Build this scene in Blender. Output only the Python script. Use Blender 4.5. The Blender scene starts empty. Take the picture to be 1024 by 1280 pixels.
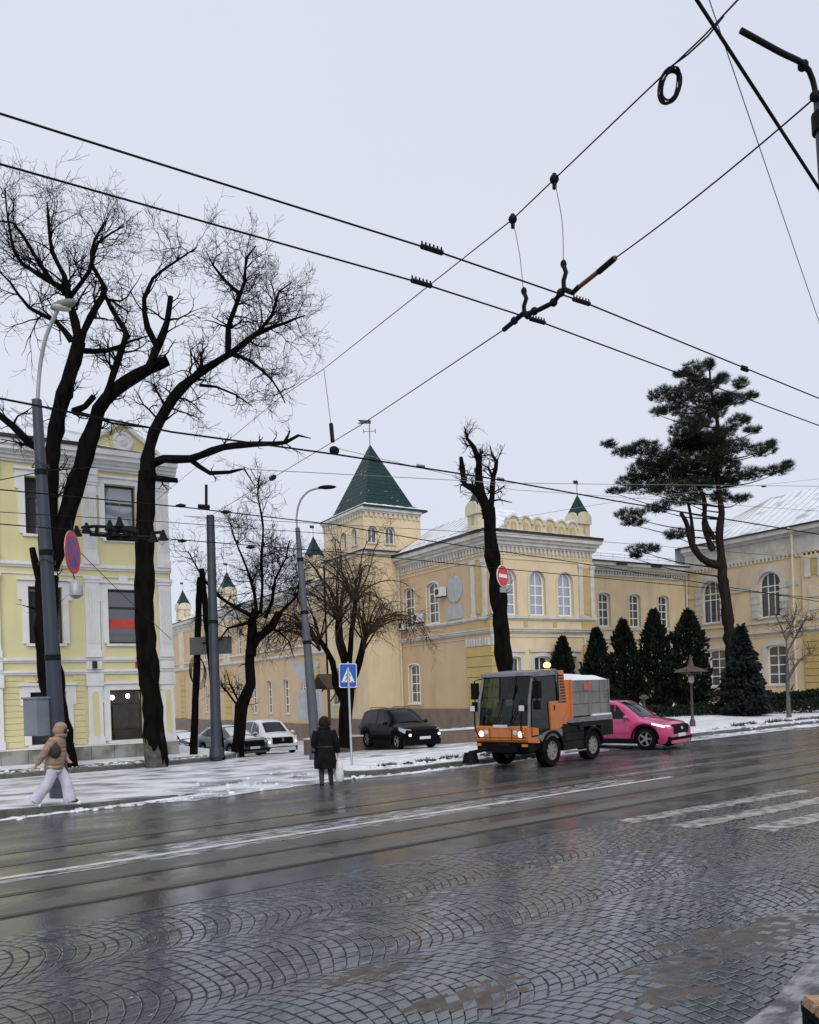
import bpy, bmesh, math, random
from mathutils import Vector, Matrix
R = math.radians
rnd = random.Random(7)
scene = bpy.context.scene
COL = scene.collection

# ------------------------------------------------------------------ camera
# world: x runs along the street (s), y away from the camera across it (t), z up
CAMH, FPX, YAW, ROLL, CX, CY = 2.25, 1024.0, R(32), R(1.9), 512, 862
cam = bpy.data.cameras.new('camera')
cam.sensor_fit = 'VERTICAL'; cam.sensor_height = 36; cam.sensor_width = 28.8
cam.lens = FPX / 1280 * 36
cam.shift_y = (CY - 640) / 1280
cam.clip_start = .1; cam.clip_end = 2000
camo = bpy.data.objects.new('camera', cam); COL.objects.link(camo)
camo.location = (0, 0, CAMH)
camo.matrix_world = (Matrix.Translation((0, 0, CAMH)) @ Matrix.Rotation(-YAW, 4, 'Z')
                     @ Matrix.Rotation(R(90), 4, 'X') @ Matrix.Rotation(-ROLL, 4, 'Z'))
scene.camera = camo
# ------------------------------------------------------------------ sky and light (overcast winter day)
SUN_EL, SUN_AZ = R(42), R(205)
world = bpy.data.worlds.new('World'); scene.world = world; world.use_nodes = True
nt = world.node_tree; nt.nodes.clear()
sky = nt.nodes.new('ShaderNodeTexSky'); sky.sky_type = 'NISHITA'; sky.sun_disc = False
sky.sun_elevation = SUN_EL; sky.sun_rotation = SUN_AZ; sky.dust_density = 4
tcw = nt.nodes.new('ShaderNodeTexCoord')
nz = nt.nodes.new('ShaderNodeTexNoise'); nz.inputs['Scale'].default_value = 1.6; nz.inputs['Detail'].default_value = 4
nt.links.new(tcw.outputs['Generated'], nz.inputs['Vector'])
rampw = nt.nodes.new('ShaderNodeValToRGB')           # even cloud deck with faint mottling
rampw.color_ramp.elements[0].position = .3; rampw.color_ramp.elements[0].color = (6.55, 6.95, 8.05, 1)
rampw.color_ramp.elements[1].position = .7; rampw.color_ramp.elements[1].color = (6.95, 7.3, 8.3, 1)
nt.links.new(nz.outputs['Fac'], rampw.inputs['Fac'])
mixw = nt.nodes.new('ShaderNodeMix'); mixw.data_type = 'RGBA'; mixw.inputs[0].default_value = .95
nt.links.new(sky.outputs[0], mixw.inputs[6]); nt.links.new(rampw.outputs[0], mixw.inputs[7])
bgw = nt.nodes.new('ShaderNodeBackground'); bgw.inputs['Strength'].default_value = .1
nt.links.new(mixw.outputs[2], bgw.inputs['Color'])
outw = nt.nodes.new('ShaderNodeOutputWorld'); nt.links.new(bgw.outputs[0], outw.inputs['Surface'])
sun = bpy.data.lights.new('sun', 'SUN'); sun.energy = 1.5; sun.angle = R(50); sun.color = (1, .97, .92)
suno = bpy.data.objects.new('sun', sun); COL.objects.link(suno)
suno.rotation_euler = Vector((-math.sin(SUN_AZ) * math.cos(SUN_EL), -math.cos(SUN_AZ) * math.cos(SUN_EL), -math.sin(SUN_EL))).to_track_quat('-Z', 'Y').to_euler()
suno.location = (0, -20, 40)
vs = scene.view_settings
vs.view_transform = 'Standard'; vs.look = 'None'; vs.exposure = 0.12; vs.gamma = 1; vs.use_curve_mapping = False

# ------------------------------------------------------------------ layout helpers (survey of the street)
cA, sA, cR, sR = math.cos(YAW), math.sin(YAW), math.cos(ROLL), math.sin(ROLL)
def ray(px, py):
    u = px - CX; v = CY - py
    x = (u * cR + v * sR) / FPX; z = (-u * sR + v * cR) / FPX
    return (x * cA + sA, -x * sA + cA, z)
def at(px, py, d): r = ray(px, py); return Vector((d * r[0], d * r[1], CAMH + d * r[2]))
def gnd(px, py, z=0): r = ray(px, py); k = (z - CAMH) / r[2]; return Vector((k * r[0], k * r[1], z))
RHO = R(5.4); cr, sr = math.cos(RHO), math.sin(RHO)
def rd(r, q, z=0): return (r * cr - q * sr, r * sr + q * cr, z)      # road frame: r along the rails, q across

# ------------------------------------------------------------------ materials
MATS = {}
def mat(name, col, rough=.7, col2=None, scale=4., detail=5., lo=.35, hi=.65, bump=0., bscale=None, metal=0., spec=.5,
        emit=None, estr=0., coat=0., rough2=None, stretch=None, rscale=None, trans=0., stain=None):
    if name in MATS: return MATS[name]
    m = bpy.data.materials.new(name); MATS[name] = m; m.use_nodes = True
    n = m.node_tree; b = n.nodes['Principled BSDF']
    b.inputs['Roughness'].default_value = rough; b.inputs['Metallic'].default_value = metal
    b.inputs['Specular IOR Level'].default_value = spec
    b.inputs['Coat Weight'].default_value = coat; b.inputs['Coat Roughness'].default_value = .05
    b.inputs['Base Color'].default_value = (*col, 1)
    if trans: b.inputs['Transmission Weight'].default_value = trans
    if emit: b.inputs['Emission Color'].default_value = (*emit, 1); b.inputs['Emission Strength'].default_value = estr
    if col2 is None and not bump and rough2 is None and not stain: return m
    tc = n.nodes.new('ShaderNodeTexCoord'); vec = tc.outputs['Object']
    if stretch:
        mp = n.nodes.new('ShaderNodeMapping'); mp.inputs['Scale'].default_value = stretch[:3]
        if len(stretch) > 3: mp.inputs['Rotation'].default_value = (0, 0, stretch[3])
        n.links.new(vec, mp.inputs['Vector']); vec = mp.outputs[0]
    def noise(sc, de):
        t = n.nodes.new('ShaderNodeTexNoise'); t.inputs['Scale'].default_value = sc; t.inputs['Detail'].default_value = de
        n.links.new(vec, t.inputs['Vector']); return t.outputs['Fac']
    def rng(sock, a, b2, lo_, hi_):
        r = n.nodes.new('ShaderNodeMapRange'); r.inputs[1].default_value = lo_; r.inputs[2].default_value = hi_
        r.inputs[3].default_value = a; r.inputs[4].default_value = b2; n.links.new(sock, r.inputs[0]); return r.outputs[0]
    f = noise(scale, detail)
    if col2 is not None:
        mx = n.nodes.new('ShaderNodeMix'); mx.data_type = 'RGBA'
        mx.inputs[6].default_value = (*col, 1); mx.inputs[7].default_value = (*col2, 1)
        n.links.new(rng(f, 0, 1, lo, hi), mx.inputs[0]); n.links.new(mx.outputs[2], b.inputs['Base Color'])
        if stain:       # rain streaks, damp patches and grime: (colour, amount, scale, vertical stretch)
            scol, amt, ssc, vst = stain; mp2 = n.nodes.new('ShaderNodeMapping'); mp2.inputs['Scale'].default_value = (1, 1, vst); n.links.new(tc.outputs['Object'], mp2.inputs['Vector'])
            t2 = n.nodes.new('ShaderNodeTexNoise'); t2.inputs['Scale'].default_value = ssc; t2.inputs['Detail'].default_value = 8; t2.inputs['Roughness'].default_value = .62; n.links.new(mp2.outputs[0], t2.inputs['Vector'])
            m2 = n.nodes.new('ShaderNodeMix'); m2.data_type = 'RGBA'; m2.inputs[7].default_value = (*scol, 1); n.links.new(mx.outputs[2], m2.inputs[6])
            n.links.new(rng(t2.outputs['Fac'], 0, amt, .5, .72), m2.inputs[0]); n.links.new(m2.outputs[2], b.inputs['Base Color'])
    if rough2 is not None:
        g = noise(rscale or scale, detail)
        n.links.new(rng(g, rough, rough2, lo, hi), b.inputs['Roughness'])
    if bump:
        bp = n.nodes.new('ShaderNodeBump'); bp.inputs['Strength'].default_value = bump; bp.inputs['Distance'].default_value = .02
        n.links.new(noise(bscale or scale * 3, 4), bp.inputs['Height']); n.links.new(bp.outputs[0], b.inputs['Normal'])
    return m
def glassmat(name, tint, refl=.9):
    if name in MATS: return MATS[name]
    m = bpy.data.materials.new(name); MATS[name] = m; m.use_nodes = True; n = m.node_tree; n.nodes.clear()
    o = n.nodes.new('ShaderNodeOutputMaterial'); t = n.nodes.new('ShaderNodeBsdfTransparent'); t.inputs[0].default_value = (*tint, 1)
    g = n.nodes.new('ShaderNodeBsdfGlossy'); g.inputs['Roughness'].default_value = .03
    f = n.nodes.new('ShaderNodeFresnel'); f.inputs[0].default_value = 1.5
    mx = n.nodes.new('ShaderNodeMixShader'); n.links.new(f.outputs[0], mx.inputs[0]); n.links.new(t.outputs[0], mx.inputs[1])
    n.links.new(g.outputs[0], mx.inputs[2]); n.links.new(mx.outputs[0], o.inputs[0]); return m

m_asph = mat('wet_asphalt', (.052, .054, .060), .07, (.080, .080, .083), scale=.9, rough2=.42, rscale=1.1, lo=.36, hi=.62, bump=.18, bscale=60, stretch=(.35, 1, 1, -RHO))
m_strip = mat('smooth_wet_asphalt', (.06, .063, .070), .06, (.075, .077, .083), scale=1.5, rough2=.25, bump=.08, bscale=40)
m_slab = mat('wet_concrete_slab', (.062, .061, .060), .09, (.095, .087, .076), scale=1.3, rough2=.45, rscale=.8, bump=.15, bscale=30, stretch=(.3, 1.2, 1, -RHO))
m_joint = mat('cobble_joint_dirt', (.010, .011, .013), .4, (.022, .021, .02), scale=6, bump=.4)
m_cob = mat('wet_granite_cobble', (.040, .047, .060), .07, (.084, .089, .100), scale=6.5, rough2=.26, rscale=.8, lo=.36, hi=.66, bump=.10, bscale=38, coat=.5, stain=((.075, .058, .048), .6, .55, 1.))
m_cobb = mat('wet_brown_cobble', (.070, .058, .052), .2, (.105, .080, .066), scale=3, rough2=.5, bump=.3, bscale=45)
m_rail = mat('wet_rail_steel', (.03, .028, .026), .25, (.06, .045, .035), scale=8, metal=.6)
m_groove = mat('rail_groove_black', (.006, .006, .006), .8)  # even near-black for the flat strip drawn as the flange groove
m_snow = mat('snow', (.80, .82, .86), .6, (.62, .64, .68), scale=1.6, bump=.5, bscale=9)
m_slush = mat('trodden_snow', (.74, .76, .80), .45, (.13, .13, .14), scale=.9, detail=12, lo=.45, hi=.68, bump=.8, bscale=7, stretch=(1, 1.7, 1, R(-8)), stain=((.16, .16, .165), .75, .35, 1.))
m_dirt = mat('wet_soil', (.05, .04, .03), .8, (.7, .72, .75), scale=5, lo=.5, hi=.6, bump=.6)
m_paint = mat('worn_white_paint', (.40, .39, .355), .35, (.07, .069, .068), scale=5, detail=12, lo=.40, hi=.64, bump=.2, bscale=40)
m_kerb = mat('granite_kerb', (.11, .105, .095), .45, (.06, .057, .052), scale=5, bump=.3)
m_lawn = mat('snowy_lawn', (.80, .82, .86), .6, (.55, .57, .58), scale=2.5, lo=.45, hi=.7, bump=.5, bscale=5)

# ------------------------------------------------------------------ mesh builder
class MB:
    def __init__(s): s.v = []; s.f = []
    def add(s, vs_, fs_):
        k = len(s.v); s.v += [tuple(v) for v in vs_]; s.f += [tuple(i + k for i in f) for f in fs_]; return s
    def box(s, x0, x1, y0, y1, z0, z1):
        return s.add([(x0,y0,z0),(x1,y0,z0),(x1,y1,z0),(x0,y1,z0),(x0,y0,z1),(x1,y0,z1),(x1,y1,z1),(x0,y1,z1)],
                     [(3,2,1,0),(4,5,6,7),(0,1,5,4),(1,2,6,5),(2,3,7,6),(3,0,4,7)])
    def hexa(s, p): return s.add(p, [(3,2,1,0),(4,5,6,7),(0,1,5,4),(1,2,6,5),(2,3,7,6),(3,0,4,7)])
    def prism(s, poly, fn, a, b):        # poly of 2-D points, fn(p,q,depth) -> 3-D
        n = len(poly); v = [fn(p[0], p[1], a) for p in poly] + [fn(p[0], p[1], b) for p in poly]
        return s.add(v, [tuple(range(n))[::-1], tuple(range(n, 2 * n))] + [(i, (i + 1) % n, (i + 1) % n + n, i + n) for i in range(n)])
    def py(s, poly, y0, y1): return s.prism(poly, lambda a, b, d: (a, d, b), y1, y0)      # x-z outline swept along y
    def pz(s, poly, z0, z1): return s.prism(poly, lambda a, b, d: (a, b, d), z0, z1)      # plan outline swept up
    def sheet(s, poly, z): return s.add([(p[0], p[1], z) for p in poly], [tuple(range(len(poly)))])
    def tube(s, pts, rad, sides=6, cap=True):
        pts = [Vector(p) for p in pts]; n = len(pts)
        if not hasattr(rad, '__len__'): rad = [rad] * n
        ref = None; vv = []; ff = []
        for i, p in enumerate(pts):
            d = (pts[min(i + 1, n - 1)] - pts[max(i - 1, 0)])
            d = d.normalized() if d.length > 1e-9 else Vector((0, 0, 1))
            if ref is None: ref = Vector((1, 0, 0)) if abs(d.x) < .8 else Vector((0, 1, 0))
            a = ref - d * ref.dot(d); a = a.normalized() if a.length > 1e-6 else d.orthogonal().normalized(); ref = a; b = d.cross(a)
            for k in range(sides):
                an = 2 * math.pi * k / sides; vv.append(p + (a * math.cos(an) + b * math.sin(an)) * rad[i])
        for i in range(n - 1):
            for k in range(sides):
                k2 = (k + 1) % sides; ff.append((i*sides+k, i*sides+k2, (i+1)*sides+k2, (i+1)*sides+k))
        if cap and sides > 2: ff += [tuple(range(sides))[::-1], tuple(range((n-1)*sides, n*sides))]
        return s.add(vv, ff)
    def lathe(s, prof, c=(0,0,0), axis='z', sides=16, cap=True):
        vv = []; ff = []; n = len(prof)
        for (r, h) in prof:
            for k in range(sides):
                an = 2 * math.pi * k / sides; x, y = r * math.cos(an), r * math.sin(an)
                v = {'z': (x, y, h), 'y': (x, h, y), 'x': (h, x, y)}[axis]; vv.append((v[0]+c[0], v[1]+c[1], v[2]+c[2]))
        for i in range(n - 1):
            for k in range(sides):
                k2 = (k + 1) % sides; ff.append((i*sides+k, i*sides+k2, (i+1)*sides+k2, (i+1)*sides+k))
        if cap: ff += [tuple(range(sides))[::-1], tuple(range((n-1)*sides, n*sides))]
        return s.add(vv, ff)
    def ell(s, c, r, seg=10, rings=7):
        pr = [(max(.001, math.sin(math.pi*i/rings)), -math.cos(math.pi*i/rings)) for i in range(rings + 1)]
        k = len(s.v); s.lathe(pr, sides=seg)
        for i in range(k, len(s.v)): v = s.v[i]; s.v[i] = (c[0]+v[0]*r[0], c[1]+v[1]*r[1], c[2]+v[2]*r[2])
        return s
    def rot(s, k, m):
        for i in range(k, len(s.v)): s.v[i] = tuple(m @ Vector(s.v[i]))
        return s
    def mesh(s, name, m, smooth=None, org=(0,0,0)):
        me = bpy.data.meshes.new(name)
        me.from_pydata([(v[0]-org[0], v[1]-org[1], v[2]-org[2]) for v in s.v], [], s.f)
        if m: me.materials.append(m)
        if smooth is not None:
            me.polygons.foreach_set('use_smooth', [True] * len(me.polygons))
            if smooth < 180: me.set_sharp_from_angle(angle=R(smooth))
        me.update(); return me
    def part(s, name, m, parent, smooth=None, kind=None, label=None):       # verts in world space, parent unrotated
        w = worldloc(parent); o = link(name, s.mesh(name, m, smooth, w), parent)
        if kind: o['kind'] = kind
        if label: o['label'] = label
        return o
    def local(s, name, m, parent, smooth=None, kind=None, label=None):      # verts in the parent's own space
        o = link(name, s.mesh(name, m, smooth), parent)
        if kind: o['kind'] = kind
        if label: o['label'] = label
        return o
    def top(s, name, m, label, cat, group=None, smooth=None, org=None, kind=None):
        if org is None:
            xs = [v[0] for v in s.v]; ys = [v[1] for v in s.v]; zs = [v[2] for v in s.v]
            org = ((min(xs)+max(xs))/2, (min(ys)+max(ys))/2, min(zs))
        o = link(name, s.mesh(name, m, smooth, org)); o.location = org; tag(o, label, cat, group, kind); return o
LOC = {}
def worldloc(o):
    v = Vector((0,0,0))
    while o is not None: v = v + o.location; o = o.parent
    return v
def link(name, me, parent=None):
    o = bpy.data.objects.new(name, me); COL.objects.link(o)
    if parent is not None: o.parent = parent
    return o
def tag(o, label, cat, group=None, kind=None):
    if label: o['label'] = label
    if cat: o['category'] = cat
    if group: o['group'] = group
    if kind: o['kind'] = kind
    return o
def thing(name, label, cat, loc=(0,0,0), rz=0., group=None):
    o = link(name, None); o.location = loc; o.rotation_euler = (0, 0, rz); o.empty_display_size = .3
    return tag(o, label, cat, group)
def struct(name, mb, m, smooth=None):
    o = link(name, mb.mesh(name, m, smooth)); o['kind'] = 'structure'; return o
def lerp(a, b, t): return a + (b - a) * t
def interp(x, pts):
    if x <= pts[0][0]: return pts[0][1]
    for (x0, y0), (x1, y1) in zip(pts, pts[1:]):
        if x <= x1: return lerp(y0, y1, (x - x0) / (x1 - x0))
    return pts[-1][1]

# ================================================================== GROUND AND ROAD
mb = MB().sheet([(-400,-400),(500,-400),(500,600),(-400,600)], -.06); struct('ground', mb, m_slush); bpy.data.objects['ground'].location.z = -3.6
mb = MB(); mb.sheet([rd(-60, 9.3-.75), rd(150, 9.3-.75), rd(150, 22), rd(-60, 22)], 0); struct('road', mb, m_asph)
mb = MB(); mb.sheet([rd(-60, 8.62), rd(150, 8.62), rd(150, 9.36), rd(-60, 9.36)], .004); struct('asphalt_strip', mb, m_strip)
# tram tracks: concrete slabs between the rails, each slab a piece
def ribbon(q0, q1, z, jitter=0, r0=-10, r1=60, step=.5, seed=1, breaks=0.):
    g = random.Random(seed); mb = MB(); a = []; r = r0
    while r <= r1:
        w = (q1 - q0) * .5; m_ = (q0 + q1) / 2
        a.append((rd(r, m_ - w*(1 + jitter*g.uniform(-1,1)), z), rd(r, m_ + w*(1 + jitter*g.uniform(-1,1)), z))); r += step*g.uniform(.7,1.3)
    for (p, q), (p2, q2) in zip(a, a[1:]):
        if g.random() >= breaks: mb.add([p, p2, q2, q], [(0,1,2,3)])
    return mb
tram = struct('tram_track_bed', ribbon(9.36, 13.95, .003, r0=-40, r1=120, step=8), m_slab)
g = random.Random(3)
slabm = {}
for (qa, qb) in ((9.53, 10.37), (10.53, 12.27), (12.43, 13.27)):
    n = 0
    for i in range(-3, 13):
        L = 2.4
        key = (round(qb-qa,2))
        if key not in slabm:
            b_ = MB(); h = (qb-qa)/2
            b_.hexa([(-L/2+.006,-h,0),(L/2-.006,-h,0),(L/2-.006,h,0),(-L/2+.006,h,0),(-L/2+.012,-h+.006,.010),(L/2-.012,-h+.006,.010),(L/2-.012,h-.006,.010),(-L/2+.012,h-.006,.010)])
            slabm[key] = b_.mesh('concrete_slab', m_slab)
        o = link('concrete_slab', slabm[key], tram); o.location = Vector(rd(i*L + g.uniform(-.01,.01), (qa+qb)/2, .003)); o.rotation_euler = (0, 0, RHO)
for q in (9.45, 10.45, 12.35, 13.35):
    rail = struct('tram_rail', MB().hexa([rd(-40,q-.055,.0),rd(120,q-.055,.0),rd(120,q+.0,.0),rd(-40,q+.0,.0),rd(-40,q-.05,.018),rd(120,q-.05,.018),rd(120,q-.005,.018),rd(-40,q-.005,.018)]), m_rail)
    gr = MB().sheet([rd(-40,q+.0),rd(120,q+.0),rd(120,q+.045),rd(-40,q+.045)], .0105).part('flange_groove', m_groove, rail)
# painted lines
def stripe(name, pts, z, m): return struct(name, MB().sheet(pts, z), m)
lane = ribbon(11.44, 11.58, .0165, .12, -3, 16.5, .35, 5); struct('centre_line', lane, mat('white_line_paint', (.56, .555, .54), .35, (.16, .16, .16), scale=5, detail=10, lo=.53, hi=.75))
for i, (a, b, w) in enumerate((((9.9, 9.40), (15.1, 9.62), .36), ((10.1, 8.50), (15.6, 8.72), .42), ((10.75, 7.58), (16, 7.80), .42), ((11.4, 6.7), (16.6, 6.9), .42))):
    mb = MB(); N = 44; g = random.Random(i)
    L_ = [(lerp(a[0],b[0],k/N), lerp(a[1],b[1],k/N) - w/2*(1+g.uniform(-.16,.16))) for k in range(N+1)]
    U_ = [(lerp(a[0],b[0],k/N) + .0, lerp(a[1],b[1],k/N) + w/2*(1+g.uniform(-.12,.12))) for k in range(N+1)]
    mb.add([(*p, .0098 if i else .0085) for p in L_] + [(*p, .0098 if i else .0085) for p in U_], [(k, k+1, k+N+2, k+N+1) for k in range(N)])
    struct('crossing_stripe', mb, m_paint)
# thin snow lying along the centre line and the gutters
m_thin = mat('thin_snow_on_asphalt', (.045, .047, .052), .2, (.52, .54, .57), scale=5, detail=12, lo=.44, hi=.66, bump=.3, bscale=18, stretch=(.55, 2.4, 1, -RHO))
for k, (q0, q1, a, b, sd) in enumerate(((11.60, 12.15, 3.6, 15.5, 4), (11.16, 11.43, -2, 12.5, 6), (12.5, 12.72, 15.5, 20, 7))):
    struct('snow_streak', ribbon(q0, q1, .0145 + .0012*k, .3, a, b, .22, sd), m_thin)
# melted snow edge reaching over the gutter on the far side
# fan-laid cobbles in the near lane
Q0, Q1, NC = 2.6, 8.60, 4
struct('cobble_bed', MB().sheet([rd(-60, -3), rd(150, -3), rd(150, 8.62), rd(-60, 8.62)], -.006), m_joint)
W = (Q1 - Q0) / NC; RA = W / math.sqrt(2) * 1.02; NS = 13; STEP = .122
stones = []
g = random.Random(11)
def arc(r0, qc, th):
    r_, q_ = r0 + RA * math.cos(th), qc + RA * math.sin(th) * (W / 2) / (RA * math.sin(R(45)))
    return (r_ + .05*math.sin(q_*2.3 + r_*.9) + .025*math.sin(r_*3.1 + q_*4.3), q_ + .04*math.sin(r_*1.4 + q_*.6) + .02*math.sin(r_*3.7 - q_*2.9))
for c in range(NC):
    qc = Q0 + W * (c + .5); off = g.uniform(0, STEP)
    for i in range(-19, 250):
        r0 = i * STEP + off
        ths = [R(-45 + 90 * (k + (g.uniform(-.2, .2) if 0 < k < NS else 0) + (.25 if i % 2 and 0 < k < NS else -.25 if 0 < k < NS else 0)) / NS) for k in range(NS + 1)]
        for k in range(NS):
            p = [arc(r0, qc, ths[k]), arc(r0 + STEP, qc, ths[k]), arc(r0 + STEP, qc, ths[k+1]), arc(r0, qc, ths[k+1])]
            cx_ = sum(a for a, b in p) / 4; cq = sum(b for a, b in p) / 4
            stones.append(([(lerp(cx_, a, .915 + g.uniform(-.07,.045)), lerp(cq, b, .905 + g.uniform(-.08,.045))) for a, b in p], cx_, cq))
def stone_geo(p, cx_, cq, z, tl):
    base = [rd(lerp(cx_, a, 1.03), lerp(cq, b, 1.03), -.008) for a, b in p]
    topv = [rd(a, b, z + tl[i]) for i, (a, b) in enumerate(p)]
    inn = [rd(lerp(cx_, a, .84), lerp(cq, b, .84), z + .0014 + tl[i]*.8) for i, (a, b) in enumerate(p)]
    F = [(i, (i+1)%4, (i+1)%4+4, i+4) for i in range(4)] + [(i+4, (i+1)%4+4, (i+1)%4+8, i+8) for i in range(4)] + [(8,9,10,11)]
    return base + topv + inn, [tuple(reversed(f)) for f in F] if False else F
def flip(F): return [tuple(reversed(f)) for f in F]
paving = bpy.data.objects['cobble_bed']
def cdist(st): w = rd(st[1], st[2]); x = w[0]*cA - w[1]*sA; y = w[0]*sA + w[1]*cA; return (x, y)
vis = []
rest = MB(); restb = MB()
for st in stones:
    x, y = cdist(st)
    px = 512 + x / max(y, .1) * FPX; py = 862 + CAMH / max(y, .1) * FPX
    st_in = y > 3 and -20 < px < 1060 and py - .033*(px-512) < 1290
    vis.append((y if st_in else 999, st))
vis.sort(key=lambda a: a[0])
for idx, (y, (p, a, b)) in enumerate(vis):
    tl = [g.uniform(-.0016, .0016) for _ in range(4)]; z = g.uniform(.003, .0075) - (.004 if g.random() < .04 else 0)
    V, F = stone_geo(p, a, b, z, tl)
    # mud stains between the wheel tracks near the camera
    w = rd(a, b); brown = False and (math.hypot((w[0]-3.55)/.35, (w[1]-4.85)/.16) < 1 or math.hypot((w[0]-6.3)/.8, (w[1]-4.6)/.3) < 1 or math.hypot((w[0]-5.1)/.5,(w[1]-4.5)/.16) < 1 or math.hypot((w[0]-3.1)/.3,(w[1]-5.6)/.1) < 1) and g.random() < .65
    if idx < 300:
        c = Vector(rd(a, b, 0)); s_ = MB().add(V, F); me = s_.mesh('cobblestone', m_cob, None, c); o = link('cobblestone', me, paving); o.location = c
    elif y < 998 or -1 < w[0] < 27: (restb if brown else rest).add(V, F)
rest.part('cobblestones', m_cob, paving, None, 'stuff'); pass
# sandy mud washed into the joints
m_mud = mat('sandy_mud', (.085, .062, .048), .3, (.05, .042, .038), scale=7, detail=8, rough2=.55, bump=.6, bscale=30)
for k, (cx0, cy0, a_, b_) in enumerate(((3.5, 4.85, .55, .2), (6.3, 4.55, .95, .34), (5.2, 4.35, .6, .2), (3.0, 5.75, .45, .12), (4.6, 4.0, .5, .16))):
    g = random.Random(k); P_ = []
    for j in range(72):
        an = 2*math.pi*j/72; q = 1 + .22*math.sin(3*an+k) + .15*math.sin(7*an+2*k) + g.uniform(-.16, .16); P_.append((cx0 + a_*q*math.cos(an), cy0 + b_*q*math.sin(an)))
    v = [(x, y, .0058) for x, y in P_] + [(cx0, cy0, .0074)]; struct('mud_patch', MB().add(v, [(j, (j+1) % 72, 72) for j in range(72)]), m_mud)
# near pavement slush at the bottom right corner
mb = MB(); g = random.Random(2)
edge = [(3.4, 2.6), (4.0, 3.0), (4.55, 3.42), (4.95, 3.5), (5.5, 3.62), (6.0, 3.8), (6.6, 3.86), (7.4, 4.0), (8.5, 4.1), (12, 4.3), (30, 6)]
v = [(x, y + g.uniform(-.06,.06), .03) for x, y in edge]; w = [(x + 1.5, y - 9, .03) for x, y in edge]
mb.add(v + w, [(i, i+len(edge), i+len(edge)+1, i+1) for i in range(len(edge)-1)])
struct('near_pavement_slush', MB().add(mb.v, flip(mb.f)), mat('grey_slush', (.26, .265, .28), .35, (.05, .05, .052), scale=4.5, detail=11, lo=.42, hi=.62, bump=.7, bscale=16, stretch=(1, 2, 1, R(-25))))

# far side: snowy side-street mouth, raised pavements with kerb stones
KQ = 17.75
def kz(p, z): return (p[0], p[1], z)
ZST = [(25, 0.), (34, -.5), (45, -1.15), (115, -3.4)]
def zst(t): return interp(t, ZST) if t > 25 else .008
mouth = [rd(-50, 17.2), rd(1, 17.25), rd(2.5, 17.3), rd(5.6, 17.45), rd(7.0, 17.0), rd(8.5, 17.2), rd(10.2, 17.5), rd(11.5, 17.6), rd(24, 17.75), rd(60, 18.6), (100, 40), (60, 30), (28.6, 25), (10.3, 25), (10.3, 29.5), (-50, 29.5)]
mb = MB(); xs_ = (10.2, 16, 22, 28.9)
for t_ in (25, 28, 31, 34, 38, 45, 60, 80, 115): mb.v += [(x_, t_, interp(t_, ZST) + .006) for x_ in xs_]
mb.f = [(i*4+k, i*4+k+1, (i+1)*4+k+1, (i+1)*4+k) for i in range(8) for k in range(3)]
struct('sloping_street', mb, m_slush)
# uneven melted edge towards the road
me_ = []; g = random.Random(9)
for a, b in zip(mouth[:9], mouth[1:10]):
    n = max(1, int(math.dist(a[:2], b[:2]) / .22))
    n = min(n, 60)
    for k in range(n): me_.append((lerp(a[0], b[0], k/n) + g.uniform(-.05,.05), lerp(a[1], b[1], k/n) + g.uniform(-.09, .09)))
struct('side_street', MB().sheet(me_ + [p[:2] for p in mouth[9:]], .006), m_slush)
def kerb(path, h, w=.16, L=.95, name='kerb', taper=None):
    """kerb stones laid end to end along a path; height may taper along it"""
    d = [0]
    for a, b in zip(path, path[1:]): d.append(d[-1] + math.dist(a, b))
    root = link(name, None); root['kind'] = 'structure'; root.location = (*path[0], 0)
    def pos(s_):
        s_ = min(max(s_, 0), d[-1])
        for i in range(len(path) - 1):
            if s_ <= d[i+1]: t = (s_ - d[i]) / (d[i+1] - d[i]); return Vector((lerp(path[i][0], path[i+1][0], t), lerp(path[i][1], path[i+1][1], t)))
        return Vector(path[-1])
    n = max(1, int(d[-1] / L)); g = random.Random(n)
    for i in range(n):
        a, b = pos(i * d[-1] / n + .006), pos((i + 1) * d[-1] / n - .006); t = (b - a).normalized(); nrm = Vector((-t.y, t.x)) * w
        h0 = h if not taper else h * taper(i / n); h1 = h if not taper else h * taper((i + 1) / n)
        j = g.uniform(-.006, .006); e = nrm.normalized() * .015; o2 = t * .008
        def P(q, z): return (q.x, q.y, z)
        m_ = MB().hexa([P(a, -.03), P(b, -.03), P(b+nrm, -.03), P(a+nrm, -.03), P(a, h0-.02+j), P(b, h1-.02+j), P(b+nrm, h1-.02+j), P(a+nrm, h0-.02+j)])
        m_.hexa([P(a, h0-.02+j), P(b, h1-.02+j), P(b+nrm, h1-.02+j), P(a+nrm, h0-.02+j), P(a+e+o2, h0+j), P(b+e-o2, h1+j), P(b+nrm-o2, h1+j), P(a+nrm+o2, h0+j)])
        m_.part('kerb_stone', m_kerb, root)
    return root
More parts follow.
